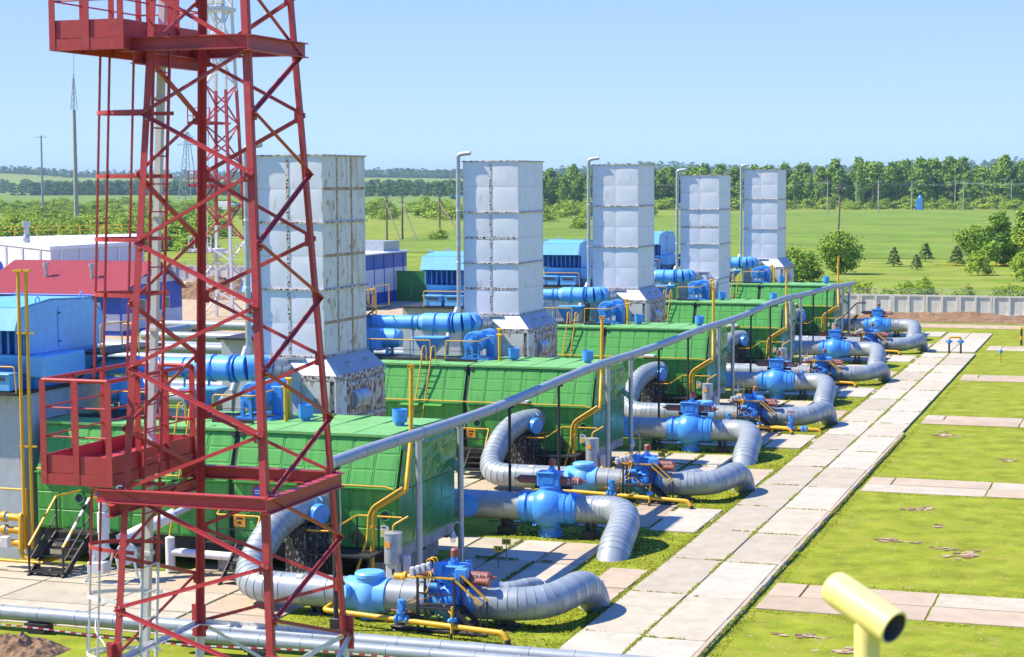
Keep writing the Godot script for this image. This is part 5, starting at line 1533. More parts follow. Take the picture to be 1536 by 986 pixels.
func left_yard() -> void:
	# twin ground pipes before the yard
	for q in [[36.45, 0.17, "upper"], [35.8, 0.15, "lower"]]:
		var t := thing("ground_pipe", "grey clad pipe on low black supports, the %s of the pair beside the tower foot" % ("thicker" if q[2] == "upper" else "thinner"), "pipe", V(-20, 0, q[0]), "pair of ground pipes")
		var x := -34.0 if q[2] == "upper" else -20.0
		var i := 0
		while x < -9.0:
			var g := MB.new()
			g.tube([V(x, 0.42, q[0]), V(x + 0.98, 0.42, q[0])], q[1], 18, false)
			g.lathe(V(x + 0.95, 0.42, q[0]), Vector3.RIGHT, [[0, q[1]], [0, q[1] + 0.008], [0.06, q[1] + 0.008], [0.06, q[1]]], 18)
			part(t, "cladding_sheet", g, M.clad)
			if i % 4 == 2:
				part(t, "stand", MB.new().span(V(x - 0.22, 0, q[0] - 0.2), V(x + 0.22, 0.2, q[0] + 0.2)).span(V(x - 0.3, 0.2, q[0] - 0.22), V(x + 0.3, 0.25, q[0] + 0.22)), M.black)
			x += 1.0
			i += 1
	# barrier tape
	var tp := thing("barrier_tape", "red and white barrier tape strung low before the ground pipes", "tape", V(-20, 0, 35.2))
	var x := -28.0
	var k := 0
	while x < -13.0:
		var y := 0.42 + 0.06 * sin(x * 0.7)
		part(tp, "tape_stripe", MB.new().box(V(x + 0.07, y, 35.2), Vector3(0.139, 0.035, 0.004)), M.tape_red if k % 2 == 0 else M.white_mark)
		x += 0.14
		k += 1
	for sx in [-28.0, -22.0, -17.5, -13.0]:
		part(tp, "stake", MB.new().tube([V(sx, 0, 35.22), V(sx, 0.62, 35.22)], 0.015, 6), M.zinc)
	# heap of soil
	solo("soil_heap", mound(-23.6, 34.8, 1.2, 0.7, 0.42, 3), M.soil, "heap of brown soil beside the barrier tape", "soil heap")
	var wr := thing("white_hose", "thin white hose lying from the ground pipe to the soil heap", "hose", V(-22.2, 0, 35.5))
	part(wr, "hose", MB.new().tube(smooth_path([V(-22.3, 0.5, 36.1), V(-22.15, 0.3, 35.85), V(-21.8, 0.12, 35.6), V(-21.6, 0.05, 35.3), V(-21.7, 0.05, 35.0)], 6), 0.02, 6), M.pale)
	# two slim yellow stacks and the yellow valve set at the grey base
	for q in [[-28.27, 42.3], [-28.06, 42.35]]:
		var t := thing("vent_pipe", "slim yellow vent pipe rising beside the grey base of the first intake house", "pipe", V(q[0], 0, q[1]), "pair of slim yellow vent pipes")
		part(t, "pipe", MB.new().tube([V(q[0], 0.6, q[1]), V(q[0], 8.1, q[1])], 0.05, 10), M.yellow)
		part(t, "cap", MB.new().box(V(q[0], 8.12, q[1]), Vector3(0.28, 0.06, 0.14)), M.yellow)
		part(t, "clamp", MB.new().box(V(q[0] + 0.06, 6.45, q[1]), Vector3(0.3, 0.04, 0.06)).box(V(q[0] + 0.06, 3.4, q[1]), Vector3(0.3, 0.05, 0.06)), M.yellow)
	var v := thing("yellow_valve_set", "yellow pipe manifold with small blue tags at the foot of the grey base", "manifold", V(-28.75, 0, 42.30))
	for y in [1.45, 1.1, 0.75]:
		part(v, "branch", MB.new().lathe(V(-29.45, y, 42.30), Vector3.RIGHT, [[0, 0.0], [0, 0.1], [0.5, 0.1], [0.52, 0.15], [0.62, 0.15], [0.64, 0.1], [1.05, 0.1], [1.07, 0.14], [1.14, 0.14], [1.14, 0.0]], 12), M.yellow)
	part(v, "header", MB.new().tube(bends([V(-28.60, 1.5, 42.10), V(-28.20, 1.5, 42.05), V(-28.20, 0.5, 42.00), V(-27.75, 0.3, 42.00), V(-27.45, 0.35, 42.90)], 0.15, 5), 0.07, 10), M.yellow)
	part(v, "frame", MB.new().tube([V(-29.85, 0.35, 41.90), V(-27.45, 0.35, 41.90)], 0.04, 8).tube([V(-29.45, 2.2, 42.40), V(-28.25, 2.2, 42.40)], 0.03, 8).tube([V(-28.25, 2.2, 42.40), V(-28.25, 0.3, 42.40)], 0.03, 8), M.yellow)
	for y in [1.45, 1.1]:
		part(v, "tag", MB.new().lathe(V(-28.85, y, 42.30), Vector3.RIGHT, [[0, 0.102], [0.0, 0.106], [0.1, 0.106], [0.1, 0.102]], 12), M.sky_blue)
	part(v, "gauge_box", MB.new().bbox(V(-28.60, 0.85, 41.90), Vector3(0.24, 0.3, 0.18), 0.02), M.pale)
	part(v, "post", MB.new().span(V(-27.85, 0, 42.20), V(-27.78, 0.4, 42.27)).span(V(-29.05, 0, 42.00), V(-28.98, 0.4, 42.07)), M.black)
	# steps with black and yellow rails
	var s := thing("entry_stairs", "black steel stairs with striped handrails before the first green housing", "stairs", V(-27.1, 0, 42.6))
	for i in 5:
		part(s, "tread", MB.new().box(V(-27.2, 0.16 + 0.16 * i, 41.75 + 0.26 * i), Vector3(1.0, 0.03, 0.26)), M.black)
	part(s, "landing", MB.new().box(V(-27.0, 0.95, 43.25), Vector3(1.6, 0.04, 0.55)), M.black)
	for dx in [-27.72, -26.68]:
		part(s, "stringer", MB.new().bar(V(dx, 0.02, 41.6), V(dx, 0.95, 43.0), 0.05, 0.16), M.black)
		var p := [V(dx, 0.85, 41.65), V(dx, 1.95, 43.0)]
		part(s, "newel", MB.new().box(V(dx, 0.42, 41.65), Vector3(0.045, 0.86, 0.045)), M.black)
		part(s, "newel", MB.new().box(V(dx, 1.44, 43.0), Vector3(0.045, 1.0, 0.045)), M.black)
		part(s, "mid_rail", MB.new().bar(p[0] - Vector3(0, 0.4, 0), p[1] - Vector3(0, 0.5, 0), 0.03, 0.03), M.black)
		if dx < -27.2:
			part(s, "handrail", MB.new().bar(p[0], p[1], 0.05, 0.05).bar(p[1], p[1] + Vector3(0.6, 0.14, -0.3), 0.05, 0.05), M.yellow)
		else:
			for i in 8:
				part(s, "rail_stripe", MB.new().bar(p[0].lerp(p[1], i / 8.0), p[0].lerp(p[1], (i + 1) / 8.0), 0.055, 0.055), M.white_mark if i % 2 == 1 else (M.yellow if i < 3 else M.ink))
			part(s, "handrail", MB.new().bar(p[1], p[1] + Vector3(0.75, 0.12, -0.1), 0.05, 0.05), M.yellow)
	var rs := thing("round_sign", "small round blue sign above the entry stairs rail", "sign", V(-26.6, 1.9, 43.3))
	part(rs, "disc", MB.new().lathe(V(-26.6, 1.98, 43.4), V(0, 0, -1), [[0, 0.15], [0.02, 0.15], [0.02, 0.0]], 20), M.sign_blue)
	part(rs, "rim", MB.new().lathe(V(-26.6, 1.98, 43.38), V(0, 0, -1), [[0, 0.15], [0.006, 0.15], [0.006, 0.125], [0, 0.125]], 20), M.tape_red)
	part(rs, "post", MB.new().tube([V(-26.6, 0.95, 43.42), V(-26.6, 2.0, 43.42)], 0.015, 6), M.zinc)
	# pale blower on a frame
	var b := thing("blower_unit", "pale grey blower with slanting silencer standing before the first green housing", "blower", V(-25.3, 0, 41.9))
	part(b, "scroll", MB.new().lathe(V(-25.55, 0.85, 41.7), V(0.2, 0, -1), [[0, 0.0], [0, 0.26], [0.22, 0.26], [0.22, 0.0]], 22), M.pale)
	part(b, "scroll_outlet", MB.new().lathe(V(-25.5, 0.95, 41.75), Vector3.UP, [[0, 0.14], [0.35, 0.14], [0.36, 0.16], [0.9, 0.16], [0.92, 0.1], [1.0, 0.12], [1.15, 0.12], [1.15, 0.0]], 18), M.pale)
	part(b, "second_scroll", MB.new().lathe(V(-24.85, 0.8, 41.8), V(0.5, 0, -1), [[0, 0.0], [0, 0.28], [0.2, 0.28], [0.2, 0.0]], 22), M.pale)
	part(b, "silencer", MB.new().tube([V(-25.2, 1.05, 42.0), V(-24.1, 1.65, 43.0)], 0.17, 16), M.white_paint)
	part(b, "silencer_neck", MB.new().tube([V(-24.1, 1.65, 43.0), V(-23.8, 1.82, 43.3)], 0.1, 14), M.zinc)
	part(b, "motor_box", MB.new().bbox(V(-25.5, 0.45, 41.5), Vector3(0.5, 0.3, 0.4), 0.02), M.pale)
	var fr := MB.new()
	for a in [[-25.85, 41.4], [-24.75, 41.4], [-25.7, 42.2], [-24.75, 42.2]]:
		fr.bar(V(a[0], 0, a[1]), V(a[0] * 0.6 - 25.2 * 0.4, 0.75, a[1]), 0.05, 0.05)
	fr.bar(V(-25.85, 0.05, 41.4), V(-24.75, 0.05, 41.4), 0.05, 0.05).bar(V(-24.75, 0.05, 41.4), V(-24.75, 0.05, 42.2), 0.05, 0.05).bar(V(-25.7, 0.05, 42.2), V(-24.75, 0.05, 42.2), 0.05, 0.05)
	part(b, "frame", fr, M.pale)
	var pp := thing("pale_pipe", "pale pipe on short black legs along the foot of the first housing", "pipe", V(-22.5, 0, 42.9))
	part(pp, "pipe", MB.new().tube([V(-24.3, 0.62, 43.1), V(-21.6, 0.6, 43.0)], 0.11, 14), M.white_paint)
	part(pp, "pipe_end", MB.new().lathe(V(-24.3, 0.1, 43.1), Vector3.UP, [[0, 0.13], [0.9, 0.13], [0.95, 0.0]], 14), M.white_paint)
	part(pp, "leg", MB.new().span(V(-22.0, 0, 42.9), V(-21.9, 0.5, 43.1)), M.black)
	# yellow nozzle in front, out of focus
	var n := thing("yellow_nozzle", "pale yellow cut pipe tee standing over the lawn and out of focus", "pipe", V(-1.08, 0, 8))
	var ax := (V(-0.945, 8.47, 7.93) - V(-1.25, 8.60, 8.12)).normalized()
	part(n, "cross_pipe", MB.new().lathe(V(-1.245, 8.59, 8.12), ax, [[-0.02, 0.055], [-0.012, 0.068], [0.0, 0.076], [0.04, 0.08], [0.355, 0.08], [0.36, 0.078], [0.36, 0.069], [0.1, 0.068]], 36), M.nozzle_yellow)
	part(n, "weld_bead", MB.new().tube(ringpts(V(-1.085, 8.46, 8.02), Vector3(1, -0.35, 0.1), V(0, 0, 1), 0.06, 24), 0.007, 6), M.nozzle_yellow)
	part(n, "inner_wall", MB.new().lathe(V(-1.245, 8.59, 8.12), ax, [[0.06, 0.0], [0.06, 0.067], [0.358, 0.067]], 36), M.steel_and_shade)  # bore coloured dark to stand for the shade inside the pipe
	part(n, "riser", MB.new().tube([V(-1.085, 0, 8.02), V(-1.085, 8.5, 8.02)], 0.056, 22), M.nozzle_yellow)

func mound(cx: float, cd: float, rx: float, rd: float, h: float, seed_: int) -> MB:
	var g := MB.new()
	var f := FastNoiseLite.new()
	f.seed = seed_
	f.frequency = 1.6 / maxf(0.6, minf(rx, rd))
	var n := 26
	var P := []
	for j in n + 1:
		for i in n + 1:
			var u := float(i) / n * 2 - 1
			var w := float(j) / n * 2 - 1
			var e := maxf(0.0, 1.0 - u * u) * maxf(0.0, 1.0 - w * w)
			var y := h * (pow(e, 0.8) * (0.8 + 0.5 * f.get_noise_2d(u * rx, w * rd)) + 0.16 * f.get_noise_2d(u * rx * 4.0 + 50.0, w * rd * 4.0) * minf(1.0, e * 4.0))
			P.append(V(cx + u * rx, y - 0.02 if e > 0.0 else -0.02, cd + w * rd))
	for j in n:
		for i in n:
			g.quad(P[j * (n + 1) + i], P[j * (n + 1) + i + 1], P[(j + 1) * (n + 1) + i + 1], P[(j + 1) * (n + 1) + i], V(cx, -50, cd))
	return g

func ground_gear() -> void:
	# small valve on a yellow loop by the path
	var t := thing("loop_valve", "blue hand valve with red wheel on a low yellow loop pipe beside the path", "valve", V(-13.0, 0, 74.6))
	part(t, "pipe", MB.new().tube(bends([V(-14.1, -0.05, 74.8), V(-14.1, 0.32, 74.8), V(-12.05, 0.3, 74.6), V(-12.05, -0.05, 74.6)], 0.18, 5), 0.06, 12), M.yellow)
	tri_valve(t, V(-13.3, 0.32, 74.7), 1.0)
	part(t, "spindle", MB.new().tube([V(-13.3, 0.7, 74.7), V(-13.3, 1.0, 74.7)], 0.025, 8), M.blue)
	part(t, "hand_wheel", MB.new().tube(ringpts(V(-13.3, 0.98, 74.7), Vector3(1, 0, 0), V(0, 0, 1), 0.16, 16), 0.022, 6).bar(V(-13.46, 0.98, 74.7), V(-13.14, 0.98, 74.7), 0.025, 0.02).bar(V(-13.3, 0.98, 74.54), V(-13.3, 0.98, 74.86), 0.025, 0.02), M.brick_paint)
	part(t, "flange_pair", MB.new().lathe(V(-12.75, 0.31, 74.66), Vector3.RIGHT, [[-0.12, 0.0], [-0.12, 0.12], [-0.04, 0.12], [-0.03, 0.08], [0.03, 0.08], [0.04, 0.12], [0.12, 0.12], [0.12, 0.0]], 14), M.blue)
	# yellow arch at the end of the path
	var a := thing("yellow_arch", "small yellow pipe arch with blue valves standing on the path's end", "pipe", V(-10.25, 0, 113.1))
	part(a, "arch", MB.new().tube(bends([V(-10.6, 0.7, 113.1), V(-10.6, 1.0, 113.1), V(-9.92, 1.0, 113.2), V(-9.92, 0.7, 113.2)], 0.12, 5), 0.06, 10), M.yellow)
	for p in [[-10.6, 113.1], [-9.92, 113.2]]:
		part(a, "leg", MB.new().tube([V(p[0], 0, p[1]), V(p[0], 0.7, p[1])], 0.06, 10), M.ink)
		part(a, "valve", MB.new().lathe(V(p[0], 0.62, p[1]), Vector3.UP, [[0, 0.0], [0, 0.1], [0.05, 0.1], [0.06, 0.13], [0.2, 0.13], [0.22, 0.08]], 12).lathe(V(p[0] - 0.2, 0.74, p[1]), Vector3.RIGHT, [[0, 0.0], [0, 0.06], [0.4, 0.06], [0.4, 0.0]], 10), M.blue)
	var m := thing("marker_post", "short yellow marker post with blue cap on the far lawn", "post", V(-7.25, 0, 108))
	part(m, "post", MB.new().tube([V(-7.25, 0, 108), V(-7.25, 0.62, 108)], 0.045, 10), M.yellow)
	part(m, "cap", MB.new().lathe(V(-7.25, 0.6, 108), Vector3.UP, [[0, 0.05], [0.0, 0.1], [0.12, 0.11], [0.2, 0.06], [0.2, 0.0]], 12), M.blue)
	var h := thing("hydrant_post", "black and red post with yellow band at the lawn's far strip", "post", V(-6.8, 0, 120))
	part(h, "post", MB.new().tube([V(-6.8, 0, 120), V(-6.8, 1.0, 120)], 0.07, 10), M.ink)
	part(h, "band", MB.new().lathe(V(-6.8, 0.35, 120), Vector3.UP, [[0, 0.07], [0, 0.075], [0.25, 0.075], [0.25, 0.07]], 12), M.sign_orange)
	part(h, "cap", MB.new().lathe(V(-6.8, 1.0, 120), Vector3.UP, [[0, 0.07], [0.05, 0.12], [0.15, 0.1], [0.2, 0.0]], 12), M.yellow)
	# steps over the last pipe
	var s := thing("crossover_steps", "black steel steps over the pipe beside the last ball valve", "steps", V(-18, 0, 122.5))
	for i in 5:
		part(s, "tread", MB.new().box(V(-18.6 + i * 0.24, 0.3 + i * 0.26, 122.7), Vector3(0.22, 0.03, 0.7)), M.black)
	for e in [122.35, 123.05]:
		part(s, "stringer", MB.new().bar(V(-18.8, 0.1, e), V(-17.5, 1.5, e), 0.05, 0.12), M.black)
		part(s, "handrail", MB.new().bar(V(-18.8, 1.0, e), V(-17.5, 2.35, e), 0.04, 0.04).bar(V(-18.8, 0.1, e), V(-18.8, 1.0, e), 0.04, 0.04).bar(V(-17.5, 1.4, e), V(-17.5, 2.35, e), 0.04, 0.04).bar(V(-17.5, 2.35, e), V(-16.9, 2.35, e), 0.04, 0.04), M.black)
	# grey pipe rack and lines behind the stacks
	var rng := RandomNumberGenerator.new()
	rng.seed = 9
	for i in 9:
		var d: float = [72.5, 74.0, 75.2, 84.0, 88.0, 92.5, 96.0, 101.0, 108.0][i]
		var x0: float = -52.0 + rng.randf_range(-6, 4) - d * 0.08
		var p := thing("yard_pipe", "silver clad pipe on low supports in the yard, %s behind the intake houses" % ["first", "second", "third", "fourth", "fifth", "sixth", "seventh", "eighth", "ninth"][i], "pipe", V(-42, 0, d), "silver pipes across the yard")
		var x1 := -33.2
		var y := 0.9 + 0.12 * (i % 3)
		part(p, "pipe", MB.new().tube(bends([V(x0, -0.1, d), V(x0, y, d), V(x1, y, d), V(x1, -0.1, d)] if i % 2 == 0 else [V(x0, y, d + 6), V(x0, y, d), V(x1, y, d), V(x1, -0.1, d)], 0.7, 6), 0.3, 14), M.clad)
		for k in 5:
			part(p, "stand", MB.new().span(V(lerpf(x0, x1, (k + 0.5) / 5.0) - 0.15, 0, d - 0.15), V(lerpf(x0, x1, (k + 0.5) / 5.0) + 0.15, y - 0.28, d + 0.15)), M.black)
	for i in 3:
		var y := thing("yard_rail", "yellow guard rail among the silver yard pipes, %s from the intake houses" % ["first", "second", "third"][i], "rail", V(-38 - i * 5, 0, 80 + i * 9), "yellow rails in the yard")
		var x := -38.0 - i * 5
		var d := 80.0 + i * 9
		var g := MB.new()
		rail(g, [V(x, 0, d), V(x, 1.3, d), V(x + 3, 1.3, d), V(x + 3, 0, d)], 0.035)
		part(y, "hoop", g, M.yellow)
		part(y, "mid_rail", MB.new().tube([V(x, 0.7, d), V(x + 3, 0.7, d)], 0.03, 6), M.yellow)

func far_buildings() -> void:
	# red roofed, blue and white banded shed
	var t := thing("red_roof_building", "long shed with red ribbed roof and blue and white banded walls", "building", V(-71.5, 0, 115))
	var x0 := -77.5
	var x1 := -66.0
	var bands := [[0.0, 0.35, "royal"], [0.35, 1.5, "white_wall"], [1.5, 2.45, "royal"], [2.45, 2.95, "royal"]]
	for b in bands:
		part(t, "wall_band", MB.new().span(V(x0, b[0], 111.0), V(x1, b[1] - 0.003, 119.5)), M[b[2]])
	# gable in bands
	for b in [[2.95, 3.45, "royal"], [3.45, 3.95, "white_wall"], [3.95, 4.82, "royal"]]:
		var w := func(y: float) -> float: return lerpf(0.0, 1.0, (4.85 - y) / 1.9)
		var a: float = w.call(b[0])
		var c: float = w.call(b[1])
		part(t, "gable_band", MB.new().prism([V(x1, b[0], 116 - 5.0 * a), V(x1, b[0], 116 + 3.5 * a), V(x1, b[1] - 0.003, 116 + 3.5 * c), V(x1, b[1] - 0.003, 116 - 5.0 * c)], Vector3(-11.4, 0, 0)), M[b[2]])
	var n := 46
	for side in 2:
		var e := V(0, 2.86, 110.6) if side == 0 else V(0, 2.82, 119.9)
		var r := V(0, 4.95, 116.0)
		for i in n:
			var xa := lerpf(x0 - 0.3, x1 + 0.3, float(i) / n)
			var xb := lerpf(x0 - 0.3, x1 + 0.3, float(i + 1) / n)
			var g := MB.new()
			var up := Vector3(0, 0.05, 0)
			var X := func(x: float) -> Vector3: return Vector3(x, 0, 0)
			g.quad(e + X.call(xa), e + X.call(xb - 0.08), r + X.call(xb - 0.08), r + X.call(xa), V(-70, -10, 115))
			g.quad(e + X.call(xb - 0.08), e + X.call(xb - 0.04) + up, r + X.call(xb - 0.04) + up, r + X.call(xb - 0.08), V(-70, -10, 115))
			g.quad(e + X.call(xb - 0.04) + up, e + X.call(xb), r + X.call(xb), r + X.call(xb - 0.04) + up, V(-70, -10, 115))
			part(t, "roof_sheet", g, M.red_tile)
	part(t, "gutter", MB.new().tube([V(x0 - 0.3, 2.8, 110.5), V(x1 + 0.3, 2.8, 110.5)], 0.09, 8), M.royal)
	for p in [[-73.4, 113.3], [-69.6, 113.2]]:
		var f := part(t, "flue", MB.new().tube([V(p[0], 3.6, p[1]), V(p[0], 4.6, p[1])], 0.13, 12), M.zinc)
		part(f, "flue_cap", MB.new().lathe(V(p[0], 4.6, p[1]), Vector3.UP, [[0, 0.22], [0.3, 0.22], [0.3, 0.0]], 12), M.zinc)
	for w in [[-66.0, 113.2], [-66.0, 116.6]]:
		var f := part(t, "window", MB.new().span(V(w[0] + 0.002, 1.5, w[1]), V(w[0] + 0.05, 2.4, w[1] + 1.0)), M.white_wall)
		part(f, "pane", MB.new().span(V(w[0] + 0.04, 1.58, w[1] + 0.08), V(w[0] + 0.06, 2.32, w[1] + 0.92)), M.pane)
	var sh := part(t, "roller_door", MB.new().span(V(-69.6, 0.0, 110.9), V(-67.6, 2.3, 110.98)), M.white_wall)
	for i in 8:
		part(sh, "slat", MB.new().span(V(-69.55, 0.1 + i * 0.27, 110.86), V(-67.65, 0.32 + i * 0.27, 110.9)), M.white_wall)
	part(t, "corner_trim", MB.new().span(V(x1 - 0.1, 0, 110.93), V(x1 + 0.02, 2.9, 111.05)), M.royal)
	# white building behind
	var w := thing("white_building", "large white building with pale flat roof and blue plinth behind the red roof", "building", V(-104, 0, 166))
	var C := [V(-96, 0, 149), V(-95, 0, 164.5), V(-110, 0, 190), V(-121, 0, 172)]
	var up := Vector3(0, 1, 0)
	part(w, "plinth", MB.new().prism([C[0], C[1], C[2], C[3]], up * 1.5), M.royal)
	var cc: Vector3 = (C[0] + C[1] + C[2] + C[3]) * 0.25
	var q := []
	var ro := []
	for c in C:
		q.append(c + (cc - c) * 0.002 + up * 1.5)
		ro.append(c + (c - cc) * 0.015 + up * 4.35)
	part(w, "upper_wall", MB.new().prism(q, up * 2.85), M.white_wall)
	part(w, "roof", MB.new().prism(ro, up * 0.35), M.bright_roof)
	for i in 5:
		var a: Vector3 = C[0].lerp(C[1], (i + 0.5) / 5.0)
		part(w, "wall_joint", MB.new().box(a + Vector3(0.06, 2.9, 0), Vector3(0.12, 2.7, 0.16)), M.bright_roof)
		var b: Vector3 = C[0].lerp(C[3], (i + 0.5) / 5.0)
		part(w, "wall_joint", MB.new().box(b + Vector3(-0.05, 2.9, 0.12), Vector3(0.2, 2.7, 0.16)), M.bright_roof)
	var fl := part(w, "flue", MB.new().lathe(V(-104.5, 4.7, 158), Vector3.UP, [[0, 0.35], [0.5, 0.35], [0.9, 0.22], [1.6, 0.22], [1.62, 0.4], [2.1, 0.4], [2.1, 0.0]], 14), M.zinc)
	fl.set_meta("label", "grey roof flue with hood")
	for i in 9:
		var a: Vector3 = C[3].lerp(C[2], i / 8.0) + up * 4.7
		part(w, "roof_rail_post", MB.new().bar(a, a + up * 1.1, 0.08, 0.08), M.yellow)
	for h in [0.6, 1.1]:
		part(w, "roof_rail", MB.new().bar(C[3] + up * (4.7 + h), C[2] + up * (4.7 + h), 0.07, 0.07), M.yellow)
	var door := part(w, "entrance_canopy", MB.new().tube(smooth_path([V(-104.2, 2.0, 152.0), V(-103.4, 2.7, 151.2), V(-102.6, 2.0, 150.4)], 6), 0.6, 8), M.royal)
	part(w, "door", MB.new().box(V(-103.4, 1.0, 152.4), Vector3(1.4, 2.0, 0.4), Basis(Vector3.UP, 0.75)), M.white_wall)
	door.set_meta("label", "rounded blue entrance canopy")
	# blue and white hall behind the first stack
	var h := thing("banded_hall", "blue and white banded flat hall beyond the silver yard pipes", "building", V(-68, 0, 146))
	for b in [[0.0, 1.0, "royal"], [1.0, 3.0, "white_wall"], [3.0, 4.25, "royal"]]:
		part(h, "wall_band", MB.new().span(V(-68.5, b[0], 139), V(-62, b[1] - 0.003, 153.4)), M[b[2]])
	part(h, "roof", MB.new().prism([V(-68.8, 4.3, 138.7), V(-61.8, 4.3, 138.7), V(-61.8, 4.3, 153.6), V(-68.8, 4.6, 153.6)], up * 0.12), M.bright_roof)
	part(h, "roof_box", MB.new().span(V(-68, 4.45, 149.5), V(-62.6, 5.3, 153.2)), M.zinc)
	for i in 7:
		part(h, "panel_joint", MB.new().span(V(-61.99, 0.1, 139.3 + i * 2.2), V(-61.95, 4.2, 139.38 + i * 2.2)), M.royal)
	var gf := thing("green_fence", "dark green sheet fence beside the banded hall", "fence", V(-57, 0, 151))
	for i in 6:
		part(gf, "fence_sheet", MB.new().box(V(-61.4 + i * 1.6, 1.35, 151), Vector3(1.58, 2.7, 0.05)), M.green_foil)
	# lorry far off on the track
	var v := thing("lorry", "white lorry parked far off beyond the second tower", "lorry", V(-323, 0, 623))
	part(v, "box_body", MB.new().bbox(V(-325.0, 2.4, 623), Vector3(4.6, 3.0, 2.6), 0.1), M.bright_roof)
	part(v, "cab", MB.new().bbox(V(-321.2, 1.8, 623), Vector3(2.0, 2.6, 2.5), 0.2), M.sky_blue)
	part(v, "windscreen", MB.new().box(V(-321.0, 2.3, 621.7), Vector3(1.2, 0.9, 0.06)), M.pane)
	for x in [-326.3, -321.4]:
		part(v, "wheel", MB.new().lathe(V(x, 0.5, 621.8), V(0, 0, 1), [[0, 0.0], [0, 0.5], [0.3, 0.5], [0.3, 0.0]], 14), M.ink)
	var bt := thing("blue_booth", "small blue booth standing before the trees beyond the crop field", "booth", V(-73.5, 0, 668))
	part(bt, "body", MB.new().bbox(V(-73.3, 2.2, 668), Vector3(1.5, 4.4, 1.6), 0.08), M.blue)
	part(bt, "cap", MB.new().lathe(V(-73.3, 4.4, 668), Vector3.UP, [[0, 0.8], [0.9, 0.4], [1.0, 0.0]], 10), M.blue)
	part(bt, "side_box", MB.new().bbox(V(-74.4, 1.8, 668), Vector3(0.7, 3.6, 1.2), 0.05), M.blue)
	var bf := thing("blue_fence", "long low blue fence far off before the woods", "fence", V(-470, 0, 1280))
	for i in 12:
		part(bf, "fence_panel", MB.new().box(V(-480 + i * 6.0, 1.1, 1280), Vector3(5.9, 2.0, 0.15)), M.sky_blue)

func wall_run(called: String, label: String, x0: float, d: float, n: int, turn: float) -> void:
	var t := thing(called, label, "wall", V(x0, 0, d))
	var q := Basis(Vector3.UP, turn)
	var pw := 2.5
	var g := MB.new()
	g.box(Vector3(0, 0.85, 0), Vector3(pw - 0.03, 1.7, 0.1))
	g.box(Vector3(0, 0.12, 0.09), Vector3(pw - 0.03, 0.24, 0.1)).box(Vector3(0, 1.63, 0.08), Vector3(pw - 0.03, 0.14, 0.08))
	for x in [-pw * 0.5 + 0.1, 0.0, pw * 0.5 - 0.1]:
		g.box(Vector3(x, 0.9, 0.085), Vector3(0.17, 1.32, 0.09))
	var me := g.mesh()
	for i in n:
		var at := V(x0, 0, d) + q * Vector3(pw * i, 0, 0)
		piece(t, "wall_panel", me, M.wall_concrete, Transform3D(q * Basis(V(0, 0, 1), 0.006 * sin(i * 2.3)), at))
		var s := MB.new()
		s.bar(at + Vector3(0, 1.68, 0), at + Vector3(0, 2.15, 0.12), 0.04, 0.04)
		part(t, "wire_bracket", s, M.zinc)
	for h in [1.85, 2.0, 2.13]:
		part(t, "barbed_wire", MB.new().bar(V(x0, h, d), V(x0, h, d) + q * Vector3(pw * (n - 1), 0, 0), 0.02, 0.02), M.zinc)

func pole(label: String, x: float, d: float, h: float, r: float, m: Material, arms: int, group: String, lean := 0.0) -> Node3D:
	var t := thing("utility_pole", label, "pole", V(x, 0, d), group)
	var top := V(x + lean * h, h, d)
	part(t, "shaft", MB.new().tube([V(x, -0.1, d), top], [r * 1.25, r * 0.85], 8), m)
	for i in arms:
		var y := h - 0.5 - i * 0.9
		part(t, "cross_arm", MB.new().box(V(x + lean * y, y, d), Vector3(h * 0.16, 0.14, 0.12)), M.wood_pole)
		for s in [-1, 1]:
			part(t, "insulator", MB.new().lathe(V(x + lean * y + s * h * 0.07, y + 0.07, d), Vector3.UP, [[0, 0.06], [0.12, 0.1], [0.2, 0.05], [0.25, 0.0]], 8), M.pale)
	return t

